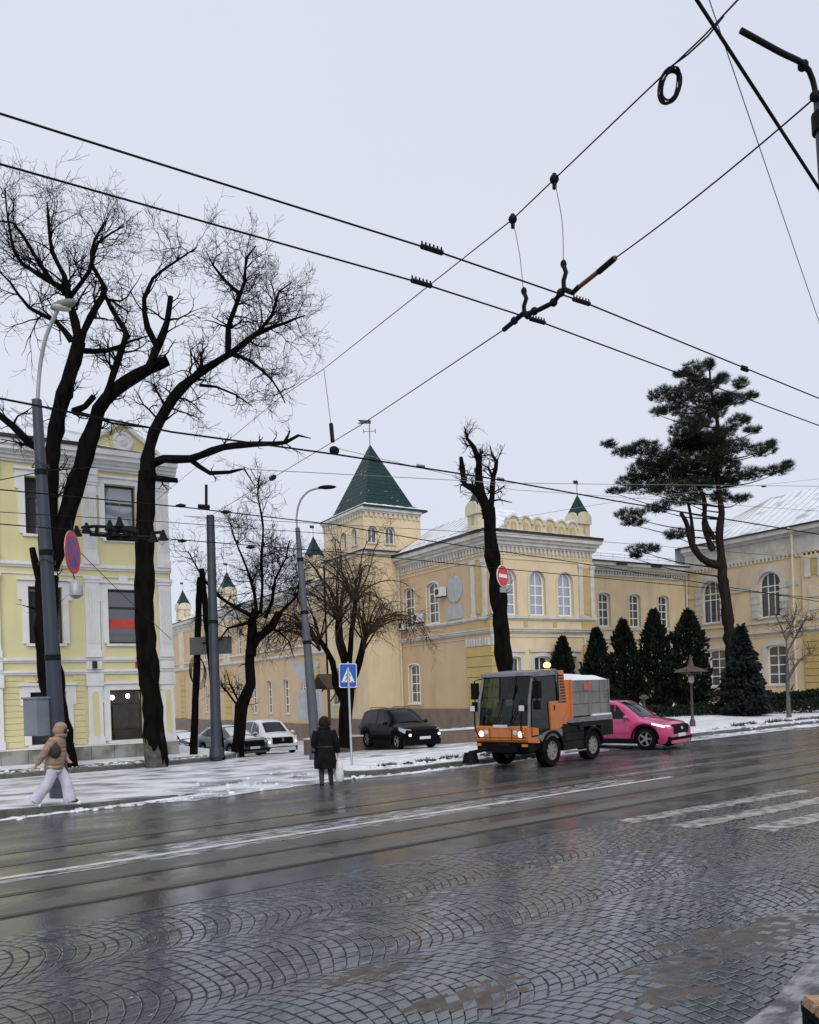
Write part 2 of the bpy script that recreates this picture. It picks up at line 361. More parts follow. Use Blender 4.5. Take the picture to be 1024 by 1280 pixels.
# left pavement wedge
LP = [rd(-12, 17.35)[:2], rd(2.2, 17.42)[:2], rd(4.6, 17.6)[:2], rd(7.6, 18.0)[:2]]
kerb(LP, .20, taper=lambda t: 1 if t < .74 else max(.03, 1 - (t-.74)/.26))
mb = MB()
A_ = [(*rd(-12, 17.52)[:2], .195), (*rd(2.2, 17.59)[:2], .195), (*rd(4.6, 17.8)[:2], .11), (*rd(7.7, 18.2)[:2], .012)]
B_ = [(-12, 26.2, .012), (2.0, 26.4, .012), (5, 26.6, .012), (8.2, 26.8, .012)]
M_ = [tuple(lerp(a, b, .55 if k < 2 else .3) for a, b in zip(p, q)) for p, q in zip(A_, B_)]; M_ = [(x, y, z*1.2) for x, y, z in M_]
mb.add(A_ + M_ + B_, [(i, i+1, i+5, i+4) for i in range(3)] + [(i+4, i+5, i+9, i+8) for i in range(3)])
struct('snowy_pavement', mb, m_slush)
# tree strip and footway along the yellow house
kerb([(-12, 26.7), (2, 26.9), (7, 27.3), (9.6, 27.8), (10.6, 28.6), (10.7, 30)], .14)
struct('tree_strip', MB().pz([(-12, 26.86), (2, 27.06), (7, 27.46), (9.5, 27.95), (10.4, 28.6), (10.5, 29.0), (-12, 28.5)], -.02, .125), m_dirt)
struct('footway', MB().pz([(-12, 28.5), (10.5, 29.0), (10.52, 60), (-12, 60)], -.02, .15), m_snow)
# island with kerb where the sign stands
IS = [(9.9, 19.25), (10.3, 18.85), (11.2, 18.8), (17.3, 19.5), (17.9, 20.2), (17.6, 23.2), (11.2, 22.6), (10.1, 21.2), (9.9, 19.25)]
kerb(IS, .15, w=-.0 + .15)
struct('traffic_island', MB().pz([(10.06, 19.3), (10.4, 19.0), (11.2, 18.95), (17.2, 19.66), (17.72, 20.25), (17.45, 23.0), (11.25, 22.4), (10.26, 21.1)], -.02, .16), m_lawn)
# right pavement, rising lawn
RK = [(21.9, 26.5), (22.2, 22.6), (22.9, 21.4), (24.2, 21.15), (36.6, 22.5), (60, 25.2), (110, 31)]
kerb(RK[:6], .15)
struct('right_pavement', MB().pz([(22.07, 26.5), (22.35, 22.7), (23.0, 21.6), (24.3, 21.32), (36.6, 22.68), (60, 25.38), (110, 31.2), (110, 40), (40, 31), (26, 29)], -.02, .155), m_snow)
mb = MB(); mb.add([(29.2, 27.4, .16), (60, 28.2, .16), (110, 33, .16), (110, 48, .9), (50, 45, .85), (29.4, 40, .75), (29.2, 33.6, .45)], [tuple(range(7))]); struct('lawn', mb, m_lawn)
# slushy lane edge: ploughed snow ridges at the kerb feet
def ridge(path, w, h, seed, name='snow_ridge'):
    g = random.Random(seed); mb = MB(); pts = []
    for a, b in zip(path, path[1:]):
        n = max(2, int(math.dist(a, b) / .16)); pts += [(lerp(a[0], b[0], k/n), lerp(a[1], b[1], k/n)) for k in range(n)]
    pts.append(path[-1]); v = []; f = []; n = len(pts)
    for i, p in enumerate(pts):
        q = pts[min(i+1, n-1)]; o = pts[max(i-1, 0)]; t = Vector((q[0]-o[0], q[1]-o[1])).normalized(); m_ = Vector((-t.y, t.x))
        ww = w * g.uniform(.55, 1.2); hh = h * g.uniform(.4, 1.2); e = g.uniform(-.03, .03)
        for k, (dx, dz) in enumerate(((-.5, 0), (-.3, .7), (0, 1), (.3, .75), (.5, 0))):
            v.append((p[0] + m_.x*(ww*dx+e), p[1] + m_.y*(ww*dx+e), .004 + hh*dz))
    f = [(i*5+k, (i+1)*5+k, (i+1)*5+k+1, i*5+k+1) for i in range(n-1) for k in range(4)]
    mb.add(v, f); o = struct(name, MB().add(mb.v, flip(mb.f)), m_slush, 180); return o
ridge([rd(-12, 17.2)[:2], rd(2.2, 17.27)[:2], rd(4.6, 17.42)[:2], rd(7.2, 17.7)[:2]], .17, .03, 1)
ridge([(9.9, 18.7), (11.2, 18.62), (17.4, 19.35)], .2, .035, 2)
ridge([(24.2, 20.95), (36.6, 22.3), (60, 25.0)], .4, .05, 3)
ridge([(12.0, 24.2), (16, 24.8), (19, 25.3)], .7, .05, 4)

# ================================================================== BUILDINGS
m_yel = mat('yellow_render', (.70, .645, .355), .85, (.655, .60, .325), scale=1.2, bump=.1, bscale=25, stain=((.50, .45, .28), .4, 1.0, .2))
m_whi = mat('white_render', (.78, .775, .775), .8, (.70, .695, .69), scale=2, bump=.1, bscale=25, stain=((.42, .41, .39), .5, 1.4, .25))
m_plin = mat('stained_stone_plinth', (.30, .30, .28), .8, (.13, .13, .115), scale=1.6, lo=.4, hi=.62, bump=.4)
m_dark = mat('anthracite_frame', (.02, .021, .024), .4)
m_glass = mat('window_glass', (.05, .055, .065), .04, spec=1.0, coat=1.)
m_glassb = mat('sky_painted_window_glass', (.27, .30, .345), .05, spec=1.0, coat=1.)  # reflected pale sky is painted into the base colour of these panes
m_och = mat('ochre_render', (.67, .54, .345), .88, (.62, .49, .31), scale=.7, bump=.1, bscale=20, stain=((.36, .29, .19), .5, 1.1, .22))
m_ochp = mat('peach_render', (.55, .40, .245), .88, (.51, .37, .225), scale=.6, bump=.08, bscale=20, stain=((.33, .25, .16), .5, .8, .25))
m_quoin = mat('deep_yellow_render', (.50, .37, .15), .88, (.44, .32, .13), scale=1.5, bump=.15)
m_trim = mat('grey_white_trim', (.60, .575, .52), .8, (.50, .48, .44), scale=2, bump=.1, stain=((.27, .25, .22), .5, 1.6, .3))
m_cream = mat('cream_trim', (.64, .57, .42), .85, (.57, .50, .37), scale=2, stain=((.33, .28, .2), .5, 1.6, .3))
m_brown = mat('brown_plinth', (.20, .15, .115), .8, (.15, .11, .085), scale=1.5, bump=.2)
m_black = mat('black_gutter', (.012, .013, .014), .4)
m_green = mat('green_metal_roof', (.004, .033, .030), .5, (.003, .024, .022), scale=2.5, spec=.25)
m_roofs = mat('snowy_metal_roof', (.74, .77, .81), .5, (.34, .38, .42), scale=1.1, detail=7, lo=.54, hi=.70, bump=.3, bscale=6, stretch=(1, 1, 1))
m_greys = mat('grey_steel_panel', (.40, .41, .42), .5, (.34, .35, .36), scale=3)
m_wfr = mat('white_window_frame', (.78, .79, .80), .5)

class Fac:
    """a facade plane: x runs along it, w is the distance in front of it; side=True faces -x of the world"""
    def __init__(s, ox, oy, side=False, parent=None): s.ox, s.oy, s.side, s.p = ox, oy, side, parent
    def W(s, x, w, z): return (s.ox - w, s.oy - x, z) if s.side else (s.ox + x, s.oy - w, z)
    def box(s, mb, x0, x1, z0, z1, w0, w1):
        return mb.hexa([s.W(x0,w1,z0), s.W(x1,w1,z0), s.W(x1,w0,z0), s.W(x0,w0,z0), s.W(x0,w1,z1), s.W(x1,w1,z1), s.W(x1,w0,z1), s.W(x0,w0,z1)])
    def poly(s, mb, pts, w0, w1): return mb.prism(pts, lambda a, b, d: s.W(a, d, b), w0, w1)
    def part(s, name, m, x0, x1, z0, z1, w0, w1): return s.box(MB(), x0, x1, z0, z1, w0, w1).part(name, m, s.p)
    def wall(s, name, m, x0, x1, z0, z1, ops=(), depth=.3, w=0.):
        """wall skin with real openings: ops = (x0, x1, z0, zspring, rise)"""
        mb = MB(); xs = sorted({x0, x1, *[o[0] for o in ops], *[o[1] for o in ops]}); zs = sorted({z0, z1, *[o[2] for o in ops], *[o[3]+o[4] for o in ops]})
        xs = [x for x in xs if x0 <= x <= x1]; zs = [z for z in zs if z0 <= z <= z1]
        for a, b in zip(xs, xs[1:]):
            for c, d in zip(zs, zs[1:]):
                mx, mz = (a+b)/2, (c+d)/2
                if any(o[0] < mx < o[1] and o[2] < mz < o[3]+o[4] for o in ops): continue
                mb.add([s.W(a,w,c), s.W(b,w,c), s.W(b,w,d), s.W(a,w,d)], [(0,1,2,3)])
        for o in ops:
            out = outline(o[1]-o[0], o[3]-o[2], o[4]); cx = (o[0]+o[1])/2
            P = [(cx+a, o[2]+b) for a, b in out]; n = len(P)
            mb.add([s.W(a, w, b) for a, b in P] + [s.W(a, w-depth, b) for a, b in P], [(i, (i+1)%n, (i+1)%n+n, i+n) for i in range(n)])
            if o[4] > 0:      # spandrels over the arch
                top = o[3]+o[4]; A = [p for p in P if p[1] >= o[3]-1e-6]
                A.sort(key=lambda p: p[0])
                for p, q in zip(A, A[1:]): mb.add([s.W(p[0],w,p[1]), s.W(q[0],w,q[1]), s.W(q[0],w,top), s.W(p[0],w,top)], [(0,1,2,3)])
        return mb.part(name, m, s.p)
def outline(w, h, rise, n=10):
    """window outline, base centred at 0,0: bottom left, bottom right, then over the arch"""
    P = [(-w/2, 0), (w/2, 0)]
    if rise <= 0: return P + [(w/2, h), (-w/2, h)]
    return P + [(w/2*math.cos(math.pi*k/n), h + rise*math.sin(math.pi*k/n)) for k in range(n+1)]
WC = {}
def window(fac, xc, z0, w, h, rise=0., cols=2, rows=4, fr=.07, mun=.045, mf=None, mg=None, depth=.22, rowz=None, casing=None, mc=None, sill=True, name='window', panes=True):
    """window with frame, separate panes, sill and casing; alike windows share their meshes"""
    key = (round(w,3), round(h,3), round(rise,3), cols, rows, fr, mun, mf, mg, depth, str(rowz), str(casing), mc, sill)
    if key not in WC:
        mf_ = mf or m_wfr; mg_ = mg or m_glass; mb = MB()
        O = outline(w, h, rise); I = [(a*(w-2*fr)/w, fr + b*(h+rise-2*fr)/(h+rise)) for a, b in O]; n = len(O)
        for ya, yb in ((depth-.06, depth),):
            V = [(a, ya, b) for a, b in O] + [(a, ya, b) for a, b in I] + [(a, yb, b) for a, b in I]
            mb.add(V, [(i, (i+1)%n, (i+1)%n+n, i+n) for i in range(n)] + [(i+n, (i+1)%n+n, (i+1)%n+2*n, i+2*n) for i in range(n)])
        iw = w - 2*fr; ih = h + rise - 2*fr
        zsp = fr + h*ih/(h+rise)
        def topz(x):
            if rise <= 0: return fr + ih
            u = min(1, abs(x)/(iw/2)); return zsp + (fr+ih-zsp) * math.sqrt(max(0, 1-u*u))
        zr = rowz or [k/rows for k in range(rows+1)]; zz = [fr + ih*k for k in zr]; xx = [-iw/2 + iw*k/cols for k in range(cols+1)]
        for x in xx[1:-1]: mb.box(x-mun/2, x+mun/2, depth-.055, depth-.012, fr, topz(x))
        for z in zz[1:-1]:
            hw = iw/2 if z <= zsp or rise <= 0 else iw/2*math.sqrt(max(0, 1-((z-zsp)/(fr+ih-zsp))**2))
            mb.box(-hw, hw, depth-.052, depth-.014, z-mun/2, z+mun/2)
        fm = mb.mesh('window', mf_); pm = []
        for a, b in zip(xx, xx[1:]):
            for c, d in zip(zz, zz[1:]):
                N = 6; xs = [lerp(a, b, k/N) for k in range(N+1)]; tops = [min(d, topz(x)) for x in xs]
                if max(tops) <= c + .01: continue
                if min(tops) >= d - 1e-6: pts = [(a, c), (b, c), (b, d), (a, d)]
                else: pts = [(a, c), (b, c)] + [(x, max(t, c)) for x, t in reversed(list(zip(xs, tops)))]
                q = MB().prism(pts, lambda p, z, y: (p, y, z), depth-.02, depth-.03); pm.append(q.mesh('pane', mg_))
        sm = MB().box(-w/2-.1, w/2+.1, -.09, depth-.06, -.09, -.005).mesh('sill', mf_ if not mc else mc) if sill else None
        cm = None
        if casing:
            cw, cp = casing[:2]; Oo = outline(w+2*cw, h+ (cw if rise <= 0 else 0), rise + (cw if rise > 0 else 0)); b_ = MB()
            z_off = 0
            if rise <= 0:
                b_.box(-w/2-cw, -w/2, -cp, .0, 0, h).box(w/2, w/2+cw, -cp, 0, 0, h).box(-w/2-cw, w/2+cw, -cp-.004, 0, h+.002, h+cw)
                if len(casing) > 2:       # crossette ears and a hood
                    b_.box(-w/2-cw-.1, -w/2-cw, -cp+.004, 0, h-.45, h+cw-.005).box(w/2+cw, w/2+cw+.1, -cp+.004, 0, h-.45, h+cw-.005)
                    b_.box(-w/2-cw-.14, w/2+cw+.14, -cp-.07, 0, h+cw+.002, h+cw+.09)
                    if casing[2] == 'key': b_.box(-.16, .16, -cp-.05, 0, h+cw+.092, h+cw+.28)
            else:
                n = len(O); V = [(a, -cp, b) for a, b in O[1:]] + [(a, -cp, b) for a, b in Oo[1:]] + [(a, .0, b) for a, b in Oo[1:]] + [(a, 0., b) for a, b in O[1:]]
                V = [v if not (abs(v[0]) > w/2*1.001 and v[2] <= h) else v for v in V]
                k = n-1; L = list(range(k))
                b_.add(V, [(i, i+1, i+1+k, i+k) for i in L[:-1]] + [(i+k, i+1+k, i+1+2*k, i+2*k) for i in L[:-1]])
                # left jamb (outline starts bottom right)
                b_.box(-w/2-cw, -w/2, -cp, 0, 0, h)
            cm = b_.mesh('casing', mc or m_whi)
        WC[key] = (fm, pm, sm, cm)
    fm, pm, sm, cm = WC[key]
    o = link(name, fm, fac.p); wl = worldloc(fac.p); o.location = Vector(fac.W(xc, 0, z0)) - wl
    if fac.side: o.rotation_euler = (0, 0, R(-90))
    if panes:
        for p in pm: link('pane', p, o)
    if sm: link('sill', sm, o)
    if cm: link('casing', cm, o)
    return o
def opn(xc, z0, w, h, rise=0.): return (xc-w/2, xc+w/2, z0, z0+h, rise)

# ------------------------------------------------------------------ yellow house
YH = thing('yellow_house', 'yellow three storey house with white pilasters, dark windows and small gable', 'building', (0, 30.5, 0))
F = Fac(0, 30.5, False, YH); X0, X1 = -9, 8.72
cols_ = [-3.0, -.7, 1.6, 4.40, 7.0]
wu = [opn(x, 8.0, 1.08, 1.97) for x in cols_]; wm = [opn(x, 4.25, 1.08, 1.95) for x in cols_]; wg = [opn(x, .78, 1.14, 1.80) for x in cols_]
F.wall('wall', m_yel, X0, X1, .64, 10.6, wu + wm + wg, .28)
MB().box(X1-.02, X1+.0, 30.5, 42, .64, 10.6).part('side_wall', m_yel, YH)
for x in cols_:
    warm = x == 7.0
    window(F, x, 8.0, 1.08, 1.97, 0, 1, 2, .075, .09, m_dark, m_glassb if x == 7.0 else m_glass, .25, [0, .68, 1], (.2, .07, 'hood'), m_whi)
    window(F, x, 4.25, 1.08, 1.95, 0, 1, 2, .075, .09, m_dark, m_glass, .25, [0, .68, 1], (.2, .07, 'key'), m_whi)
    window(F, x, .78, 1.14, 1.80, 0, 1, 2, .06, .06, m_dark, glassmat('clear_glass', (.75, .76, .72)) if warm else m_glass, .25, [0, .74, 1], (.22, .06, 'hood'), m_whi)
# the lit shop room behind the ground-floor window
rm = MB(); rm.box(6.0, 8.0, 31.0, 34.5, .3, 3.0); rm.f = flip(rm.f)
mb = MB().add(rm.v, [f for i, f in enumerate(rm.f) if i != 2]); mb.part('shop_room', mat('dim_brown_interior', (.42, .34, .19), .8, (.28, .22, .12), scale=2), YH)
for dx, dz in ((6.72, 2.32), (7.28, 2.36)):
    l_ = MB().ell((dx, 31.5, dz), (.075, .075, .085)).part('pendant_lamp', mat('lamp_glow', (1, .85, .6), .5, emit=(1, .82, .55), estr=28), YH, 180)
    MB().tube([(dx, 31.5, dz+.08), (dx, 31.5, 2.98)], .008, 4).part('cord', m_black, l_)
MB().box(6.3, 7.7, 31.8, 32.3, .3, 1.05).part('counter', mat('counter_wood', (.2, .15, .09), .6), YH)
# plinth of separate stones
g = random.Random(5); x = X0
while x < X1:
    L = min(g.uniform(.75, 1.15), X1 + .1 - x)
    if L < .2: break
    F.part('plinth_stone', m_plin, x+.006, x+L-.006, .0, .63+g.uniform(-.006,.006), -.1, .13+g.uniform(-.008,.008)); x += L
F.box(MB(), X0, X1+.1, .632, .68, -.05, .15).part('plinth_cap', m_whi, YH)
# rusticated boards on the ground floor left of the corner bay
mb = MB(); z = .72
spans = []
for i in range(12):
    za, zb = z + i*.205, z + i*.205 + .187
    xs = X0
    for o in sorted(wg): 
        if o[0] > 5.6: continue
        F.box(mb, xs, o[0]-.23, za, min(zb, 3.15), -.02, .028); xs = o[1]+.23
    F.box(mb, xs, 5.6, za, min(zb, 3.15), -.02, .028)
mb.part('rustication', m_yel, YH, kind='stuff')
def band(fac, name, m, x0, x1, prof):       # prof: list of (z0, z1, proud)
    mb = MB()
    for z0, z1, w in prof: fac.box(mb, x0, x1 + w*.0, z0, z1, -.05, w)
    return mb.part(name, m, fac.p)
band(F, 'belt_course', m_whi, X0, X1+.03, [(3.17, 3.24, .07), (3.242, 3.33, .12)])
band(F, 'belt_course', m_whi, X0, X1+.03, [(3.60, 3.66, .06), (3.662, 3.76, .11)])
band(F, 'string_course', m_whi, X0, X1+.03, [(6.86, 6.93, .06), (6.932, 7.04, .12), (6.62, 6.66, .04)])
band(F, 'cornice', m_whi, X0, X1+.3, [(10.42, 10.5, .08), (10.502, 10.62, .16), (10.622, 10.74, .26), (10.742, 10.90, .42), (10.902, 11.08, .50)])
F.box(MB(), X0, 5.75, 11.082, 11.2, .2, .56).part('gutter', m_black, YH)
# pilasters: base, panelled lower shaft, fluted upper shafts, capitals
for xa, xb in ((5.68, 6.16), (8.24, 8.70), (2.72, 2.98)):
    P_ = link('pilaster', None, YH); P_.location = Vector((xa, 30.5, 0)) - Vector((0, 30.5, 0))
    pl = MB(); w_ = .14
    for z0, z1, e, w in ((.68, .95, .04, .17), (.952, 2.75, 0, w_), (2.752, 3.168, .05, .18), (3.332, 3.598, .02, .16), (3.762, 4.0, .03, .17), (4.002, 6.40, 0, w_), (6.402, 6.5, .03, .17), (6.502, 6.618, .05, .2), (7.042, 7.3, .03, .17), (7.302, 9.85, 0, w_), (9.852, 9.95, .03, .17), (9.952, 10.2, .05, .2), (10.202, 10.418, .07, .23)):
        F.box(pl, xa-e, xb+e, z0, z1, -.03, w)
    pl.part('shaft', m_whi, P_)
    fl = MB()
    for za, zb in ((4.25, 6.2), (7.6, 9.6)):
        for k in range(5): c = lerp(xa+.07, xb-.07, k/4); F.box(fl, c-.022, c+.022, za, zb, w_-.0+.001, w_+.022)
    fl.part('fluting', m_whi, P_, kind='stuff')
    if xb - xa > .4: F.poly(MB(), [(xa+.13, 1.0), (xb-.13, 1.0), (xb-.13, 2.45), ((xa+xb)/2+.06, 2.56), ((xa+xb)/2-.06, 2.56), (xa+.13, 2.45)], w_-.01, w_+.012).part('panel', m_yel, P_)
# narrow flat strips beside corner-bay windows
for xx in (6.2, 7.86):
    F.part('lesene', m_whi, xx, xx+.1, 3.77, 6.6, -.02, .045)
# gable with rosette
gx0, gx1, gz = 5.85, 8.28, 12.12; gc = (gx0+gx1)/2
F.poly(MB(), [(gx0, 11.081), (gx1, 11.081), (gx1, 11.2), (gc, gz), (gx0, 11.2)], -.3, .2).part('gable', m_yel, YH)
for sgn, e in ((1, gx0), (-1, gx1)):
    F.poly(MB(), [(e-.15*sgn, 11.09), (e-.15*sgn, 11.22), (gc, gz+.16), (gc, gz-.02)], -.35, .32 + .002*sgn).part('gable_moulding', m_whi, YH)
k_ = MB().lathe([(.36, 0), (.36, .06), (.28, .09), (.24, .05), (.2, .05), (.12, .12), (.001, .13)], sides=20)
for i in range(len(k_.v)): v = k_.v[i]; k_.v[i] = F.W(gc+.05+v[0], .2+v[2], 11.5+v[1])
k_.part('rosette', m_whi, YH, 40)
# roof
mb = MB(); e0, e1 = 30.5-.5, 36.5
mb.add([(X0, e0, 11.2), (5.9, e0, 11.2), (8.9, e0+.2, 11.1), (8.9, 43, 11.2), (X0, 43, 11.2), (X0, e1, 14.2), (4.2, e1, 14.2)], [(0, 1, 6, 5), (1, 2, 6), (2, 3, 6), (3, 4, 5, 6)])
mb.part('roof', m_roofs, YH)
mb = MB(); seam = MB()
for k in range(22): xk = X0 + k*.68; seam.tube([(xk, e0+.02, 11.22), (min(xk, 4.2), e1, 14.22)], .02, 4)
seam.part('roof_seams', m_greys, YH, kind='stuff')
mb = MB()
for gx in (2, 4.6): mb.box(gx, gx+.5, 32, 32.4, 12, 12.9)
# fittings on the wall
F.part('wall_lamp', m_black, 5.83, 5.98, 3.36, 3.62, .17, .3)
rs = F.part('address_plate', mat('red_enamel', (.35, .03, .03), .4), 7.35, 8.02, 3.36, 3.58, .0, .03)
F.part('address_strip', m_whi, 7.42, 7.95, 3.41, 3.43, .03, .034)
bn = F.box(MB(), 6.55, 7.42, 4.82, 5.14, -.219, -.205).part('window_poster', mat('red_poster', (.62, .06, .035), .5, (.5, .05, .03), scale=8), YH)

# ------------------------------------------------------------------ ochre school with tower
OS = thing('ochre_school', 'long ochre two storey building with green pointed corner tower and snowy roofs', 'building', (28.7, 37, 0))
FP = Fac(0, 37, False, OS)                # pavilion front, x = world x
PS = Fac(28.7, 37, True, OS)              # pavilion side, x = -(t-37)
TF = Fac(0, 46.8, False, OS); TS = Fac(26.1, 46.8, True, OS)
LW = Fac(28.7, 52.9, True, OS)
CW = Fac(0, 41, False, OS); RW = Fac(50.4, 41, True, OS)
def dentils(fac, x0, x1, z0, z1, w, step, m=m_trim, frac=.5):
    mb = MB(); n = max(1, int(abs(x1-x0)/step))
    for k in range(n): a = lerp(x0, x1, (k+.2)/n); fac.box(mb, a, a+step*frac, z0, z1, 0, w)
    return mb.part('dentils', m, fac.p, kind='stuff')
def quoins(fac, x0, x1, z0, z1, n=7, w=.1):
    h = (z1-z0)/n
    for k in range(n): fac.part('quoin', m_quoin, x0, x1, z0+k*h+.025, z0+(k+1)*h-.025, -.05, w+.003*(k%2))
    fac.part('quoin_backing', m_quoin, x0+.03, x1-.03, z0, z1, -.05, w-.06)
# pavilion front
f1 = [30.05, 32.25, 34.48]
opsF = [opn(x, 6.38, 1.22, 2.05, .61) for x in f1] + [opn(x+.15, 1.35, 1.15, 2.5, .12) for x in f1]
FP.wall('wall', m_och, 28.7, 36.8, 1.0, 10.9, opsF, .3)
for x in f1:
    window(FP, x, 6.38, 1.22, 2.05, .61, 2, 4, .09, .06, None, m_glassb, .24, [0, .22, .45, .68, 1], (.16, .05), m_cream)
    window(FP, x+.15, 1.35, 1.15, 2.5, .12, 2, 3, .08, .06, None, m_glass, .24, None, (.22, .07), m_trim)
    FP.part('window_hood', m_trim, x+.15-.95, x+.15+.95, 4.22, 4.38, 0, .12)
# pavilion side
t2x = lambda t: 37 - t + 0.0            # PS x = 37 - t
ws = [(-5.85, 1.38), (-8.65, 1.38)]
opsS = [opn(x, 6.35, 1.3, 2.35, .25) for x, w in ws] + [opn(-8.3, 1.35, 1.3, 2.4, .15)]
PS.wall('wall', m_ochp, -9.8, 0, 1.0, 10.9, opsS, .34)
for x, w in ws: window(PS, x, 6.35, 1.3, 2.35, .25, 2, 4, .1, .06, None, m_glass, .24, None, (.05, .02), m_wfr)
window(PS, -8.3, 1.35, 1.3, 2.4, .15, 2, 4, .1, .06, None, m_glass, .24, None, (.06, .02), m_wfr)
# blocked window: round and square steel sheets
k_ = MB().lathe([(.82, 0), (.82, .05), (.76, .07), (.001, .07)], sides=24)
k_.v = [PS.W(-3.4 + v[0], v[2], 8.22 + v[1]) for v in k_.v]; k_.part('round_shutter', m_greys, OS)
PS.part('square_shutter', m_greys, -4.2, -2.62, 6.42, 7.28, 0, .06); PS.part('shutter_rib', m_greys, -3.42, -3.36, 7.3, 9.2, .071, .1)
# air conditioners
for x, z in ((-4.55, 7.9), (-7.15, 6.55), (-9.0, 6.2)):
    a_ = PS.part('air_conditioner', mat('ac_white', (.62, .62, .6), .5), x-.42, x+.42, z, z+.55, .14, .46)
    k_ = MB().lathe([(.2, 0), (.2, .02), (.001, .025)], sides=14); k_.v = [PS.W(x-.12+v[0], .46+v[2], z+.28+v[1]) for v in k_.v]; k_.part('fan_grille', m_black, a_)
    for dx in (-.3, .3): PS.box(MB(), x+dx-.02, x+dx+.02, z-.06, z-.002, 0, .44).part('bracket', m_black, a_)
for fac, a, b in ((FP, 28.7, 36.8), (PS, -9.8, 0)):
    ea = .0 if fac is FP else 0; xa = a - (.0 if fac is FP else 0); e = lambda w: w
    pr = [(5.30, 5.40, .07), (5.402, 5.50, .13), (5.502, 5.60, .2)]
    for nm, m_, prof in (('belt_course', m_trim, [(5.10, 5.14, .05), (5.34, 5.42, .08), (5.422, 5.54, .16), (5.542, 5.60, .22)]),
                        ('sill_course', m_trim, [(6.10, 6.18, .08), (6.182, 6.30, .16)]),
                        ('architrave', m_cream, [(9.62, 9.68, .05)]),
                        ('cornice', m_trim, [(10.32, 10.42, .12), (10.422, 10.62, .22), (10.622, 10.80, .34), (10.802, 11.06, .50)])):
        mb = MB()
        for z0, z1, w in prof:
            if fac is FP: fac.box(mb, a-w, b+w*.9, z0, z1, -.05, w)
            else: fac.box(mb, a, b+0.0, z0, z1, -.05, w-.003)
        mb.part(nm, m_, OS)
    fac.part('plinth', m_brown, a - (.12 if fac is FP else 0), b + (.1 if fac is FP else 0), -1.5, 1.0, -.05, .12 if fac is FP else .117)
    gm = MB(); fac.box(gm, a-(.56 if fac is FP else 0), b+(.5 if fac is FP else 0), 11.062, 11.21, .1, .56 if fac is FP else .557); gm.part('gutter', m_black, OS)
    dentils(fac, a, b, 10.02, 10.318, .10, .30, m_trim, .5)
    dentils(fac, a, b, 10.52 if False else 9.86, 9.99, .05, .30, m_cream, .62)
quoins(FP, 28.62, 30.0-.75, 1.05, 4.62, 6); quoins(FP, 35.75, 36.85, 1.05, 4.62, 6); quoins(PS, -2.35, -.0, 1.05, 4.62, 6, .098)
for fac, a, b in ((FP, 28.62, 29.25), (FP, 35.75, 36.85), (PS, -2.35, 0)):
    dentils(fac, a, b, 4.64, 5.08, .13, .26, m_trim, .6)
    fac.part('upper_quoin_panel', m_quoin, a, b, 5.62, 6.08, -.05, .06)
def pilaster(fac, xa, xb, m=m_trim):
    mb = MB()
    for z0, z1, e, w in ((6.302, 6.5, .04, .17), (6.502, 9.3, 0, .12), (9.302, 9.4, .03, .15), (9.402, 9.6, .06, .18)): fac.box(mb, xa-e, xb+e, z0, z1, -.03, w)
    mb.part('pilaster', m, OS)
for xa in (28.72, 35.55, 36.5): pilaster(FP, xa, xa+.3)
for xa in (-.55, -1.62): pilaster(PS, xa, xa+.32)
FP.part('pilaster_panel', m_quoin, 35.9, 36.45, 6.5, 9.4, -.03, .05); PS.part('pilaster_panel', m_quoin, -1.24, -.6, 6.5, 9.4, -.03, .05)
for xk in (31.15, 33.4): FP.part('parapet_mark', m_quoin, xk, xk+.28, 5.72, 6.0, 0, .05)
# scalloped parapet: each arch a piece
for k in range(6):
    xc = 30.55 + k*.92
    P_ = [(xc-.45, 11.17)] + [(xc+.45, 11.17)] + [(xc+.45*math.cos(math.pi*j/10), 11.72+.45*math.sin(math.pi*j/10)) for j in range(11)]
    a_ = FP.poly(MB(), P_, -.25, .08).part('parapet_arch', m_cream, OS)
    Q_ = [(xc+.47*math.cos(math.pi*j/10), 11.72+.47*math.sin(math.pi*j/10)) for j in range(11)]; Q2 = [(xc+.38*math.cos(math.pi*j/10), 11.72+.38*math.sin(math.pi*j/10)) for j in range(11)]
    FP.poly(MB(), Q_ + Q2[::-1], .081, .17).part('arch_hood', m_cream, a_)
    N_ = [(xc-.2, 11.3), (xc+.2, 11.3)] + [(xc+.2*math.cos(math.pi*j/8), 11.62+.2*math.sin(math.pi*j/8)) for j in range(9)]
    FP.poly(MB(), N_, .082, .1).part('niche', m_quoin, a_)
    FP.poly(MB(), [(xc-.05, 11.3), (xc+.05, 11.3), (xc+.05, 11.6), (xc-.05, 11.6)], .101, .13).part('niche_bar', m_cream, a_)
    Sn = [(xc+.46*math.cos(math.pi*j/10), 11.73+.46*math.sin(math.pi*j/10)) for j in range(2, 9)]
    FP.poly(MB(), Sn + [(p[0], p[1]+.06) for p in Sn[::-1]], -.25, .1).part('snow_cap', m_snow, a_)
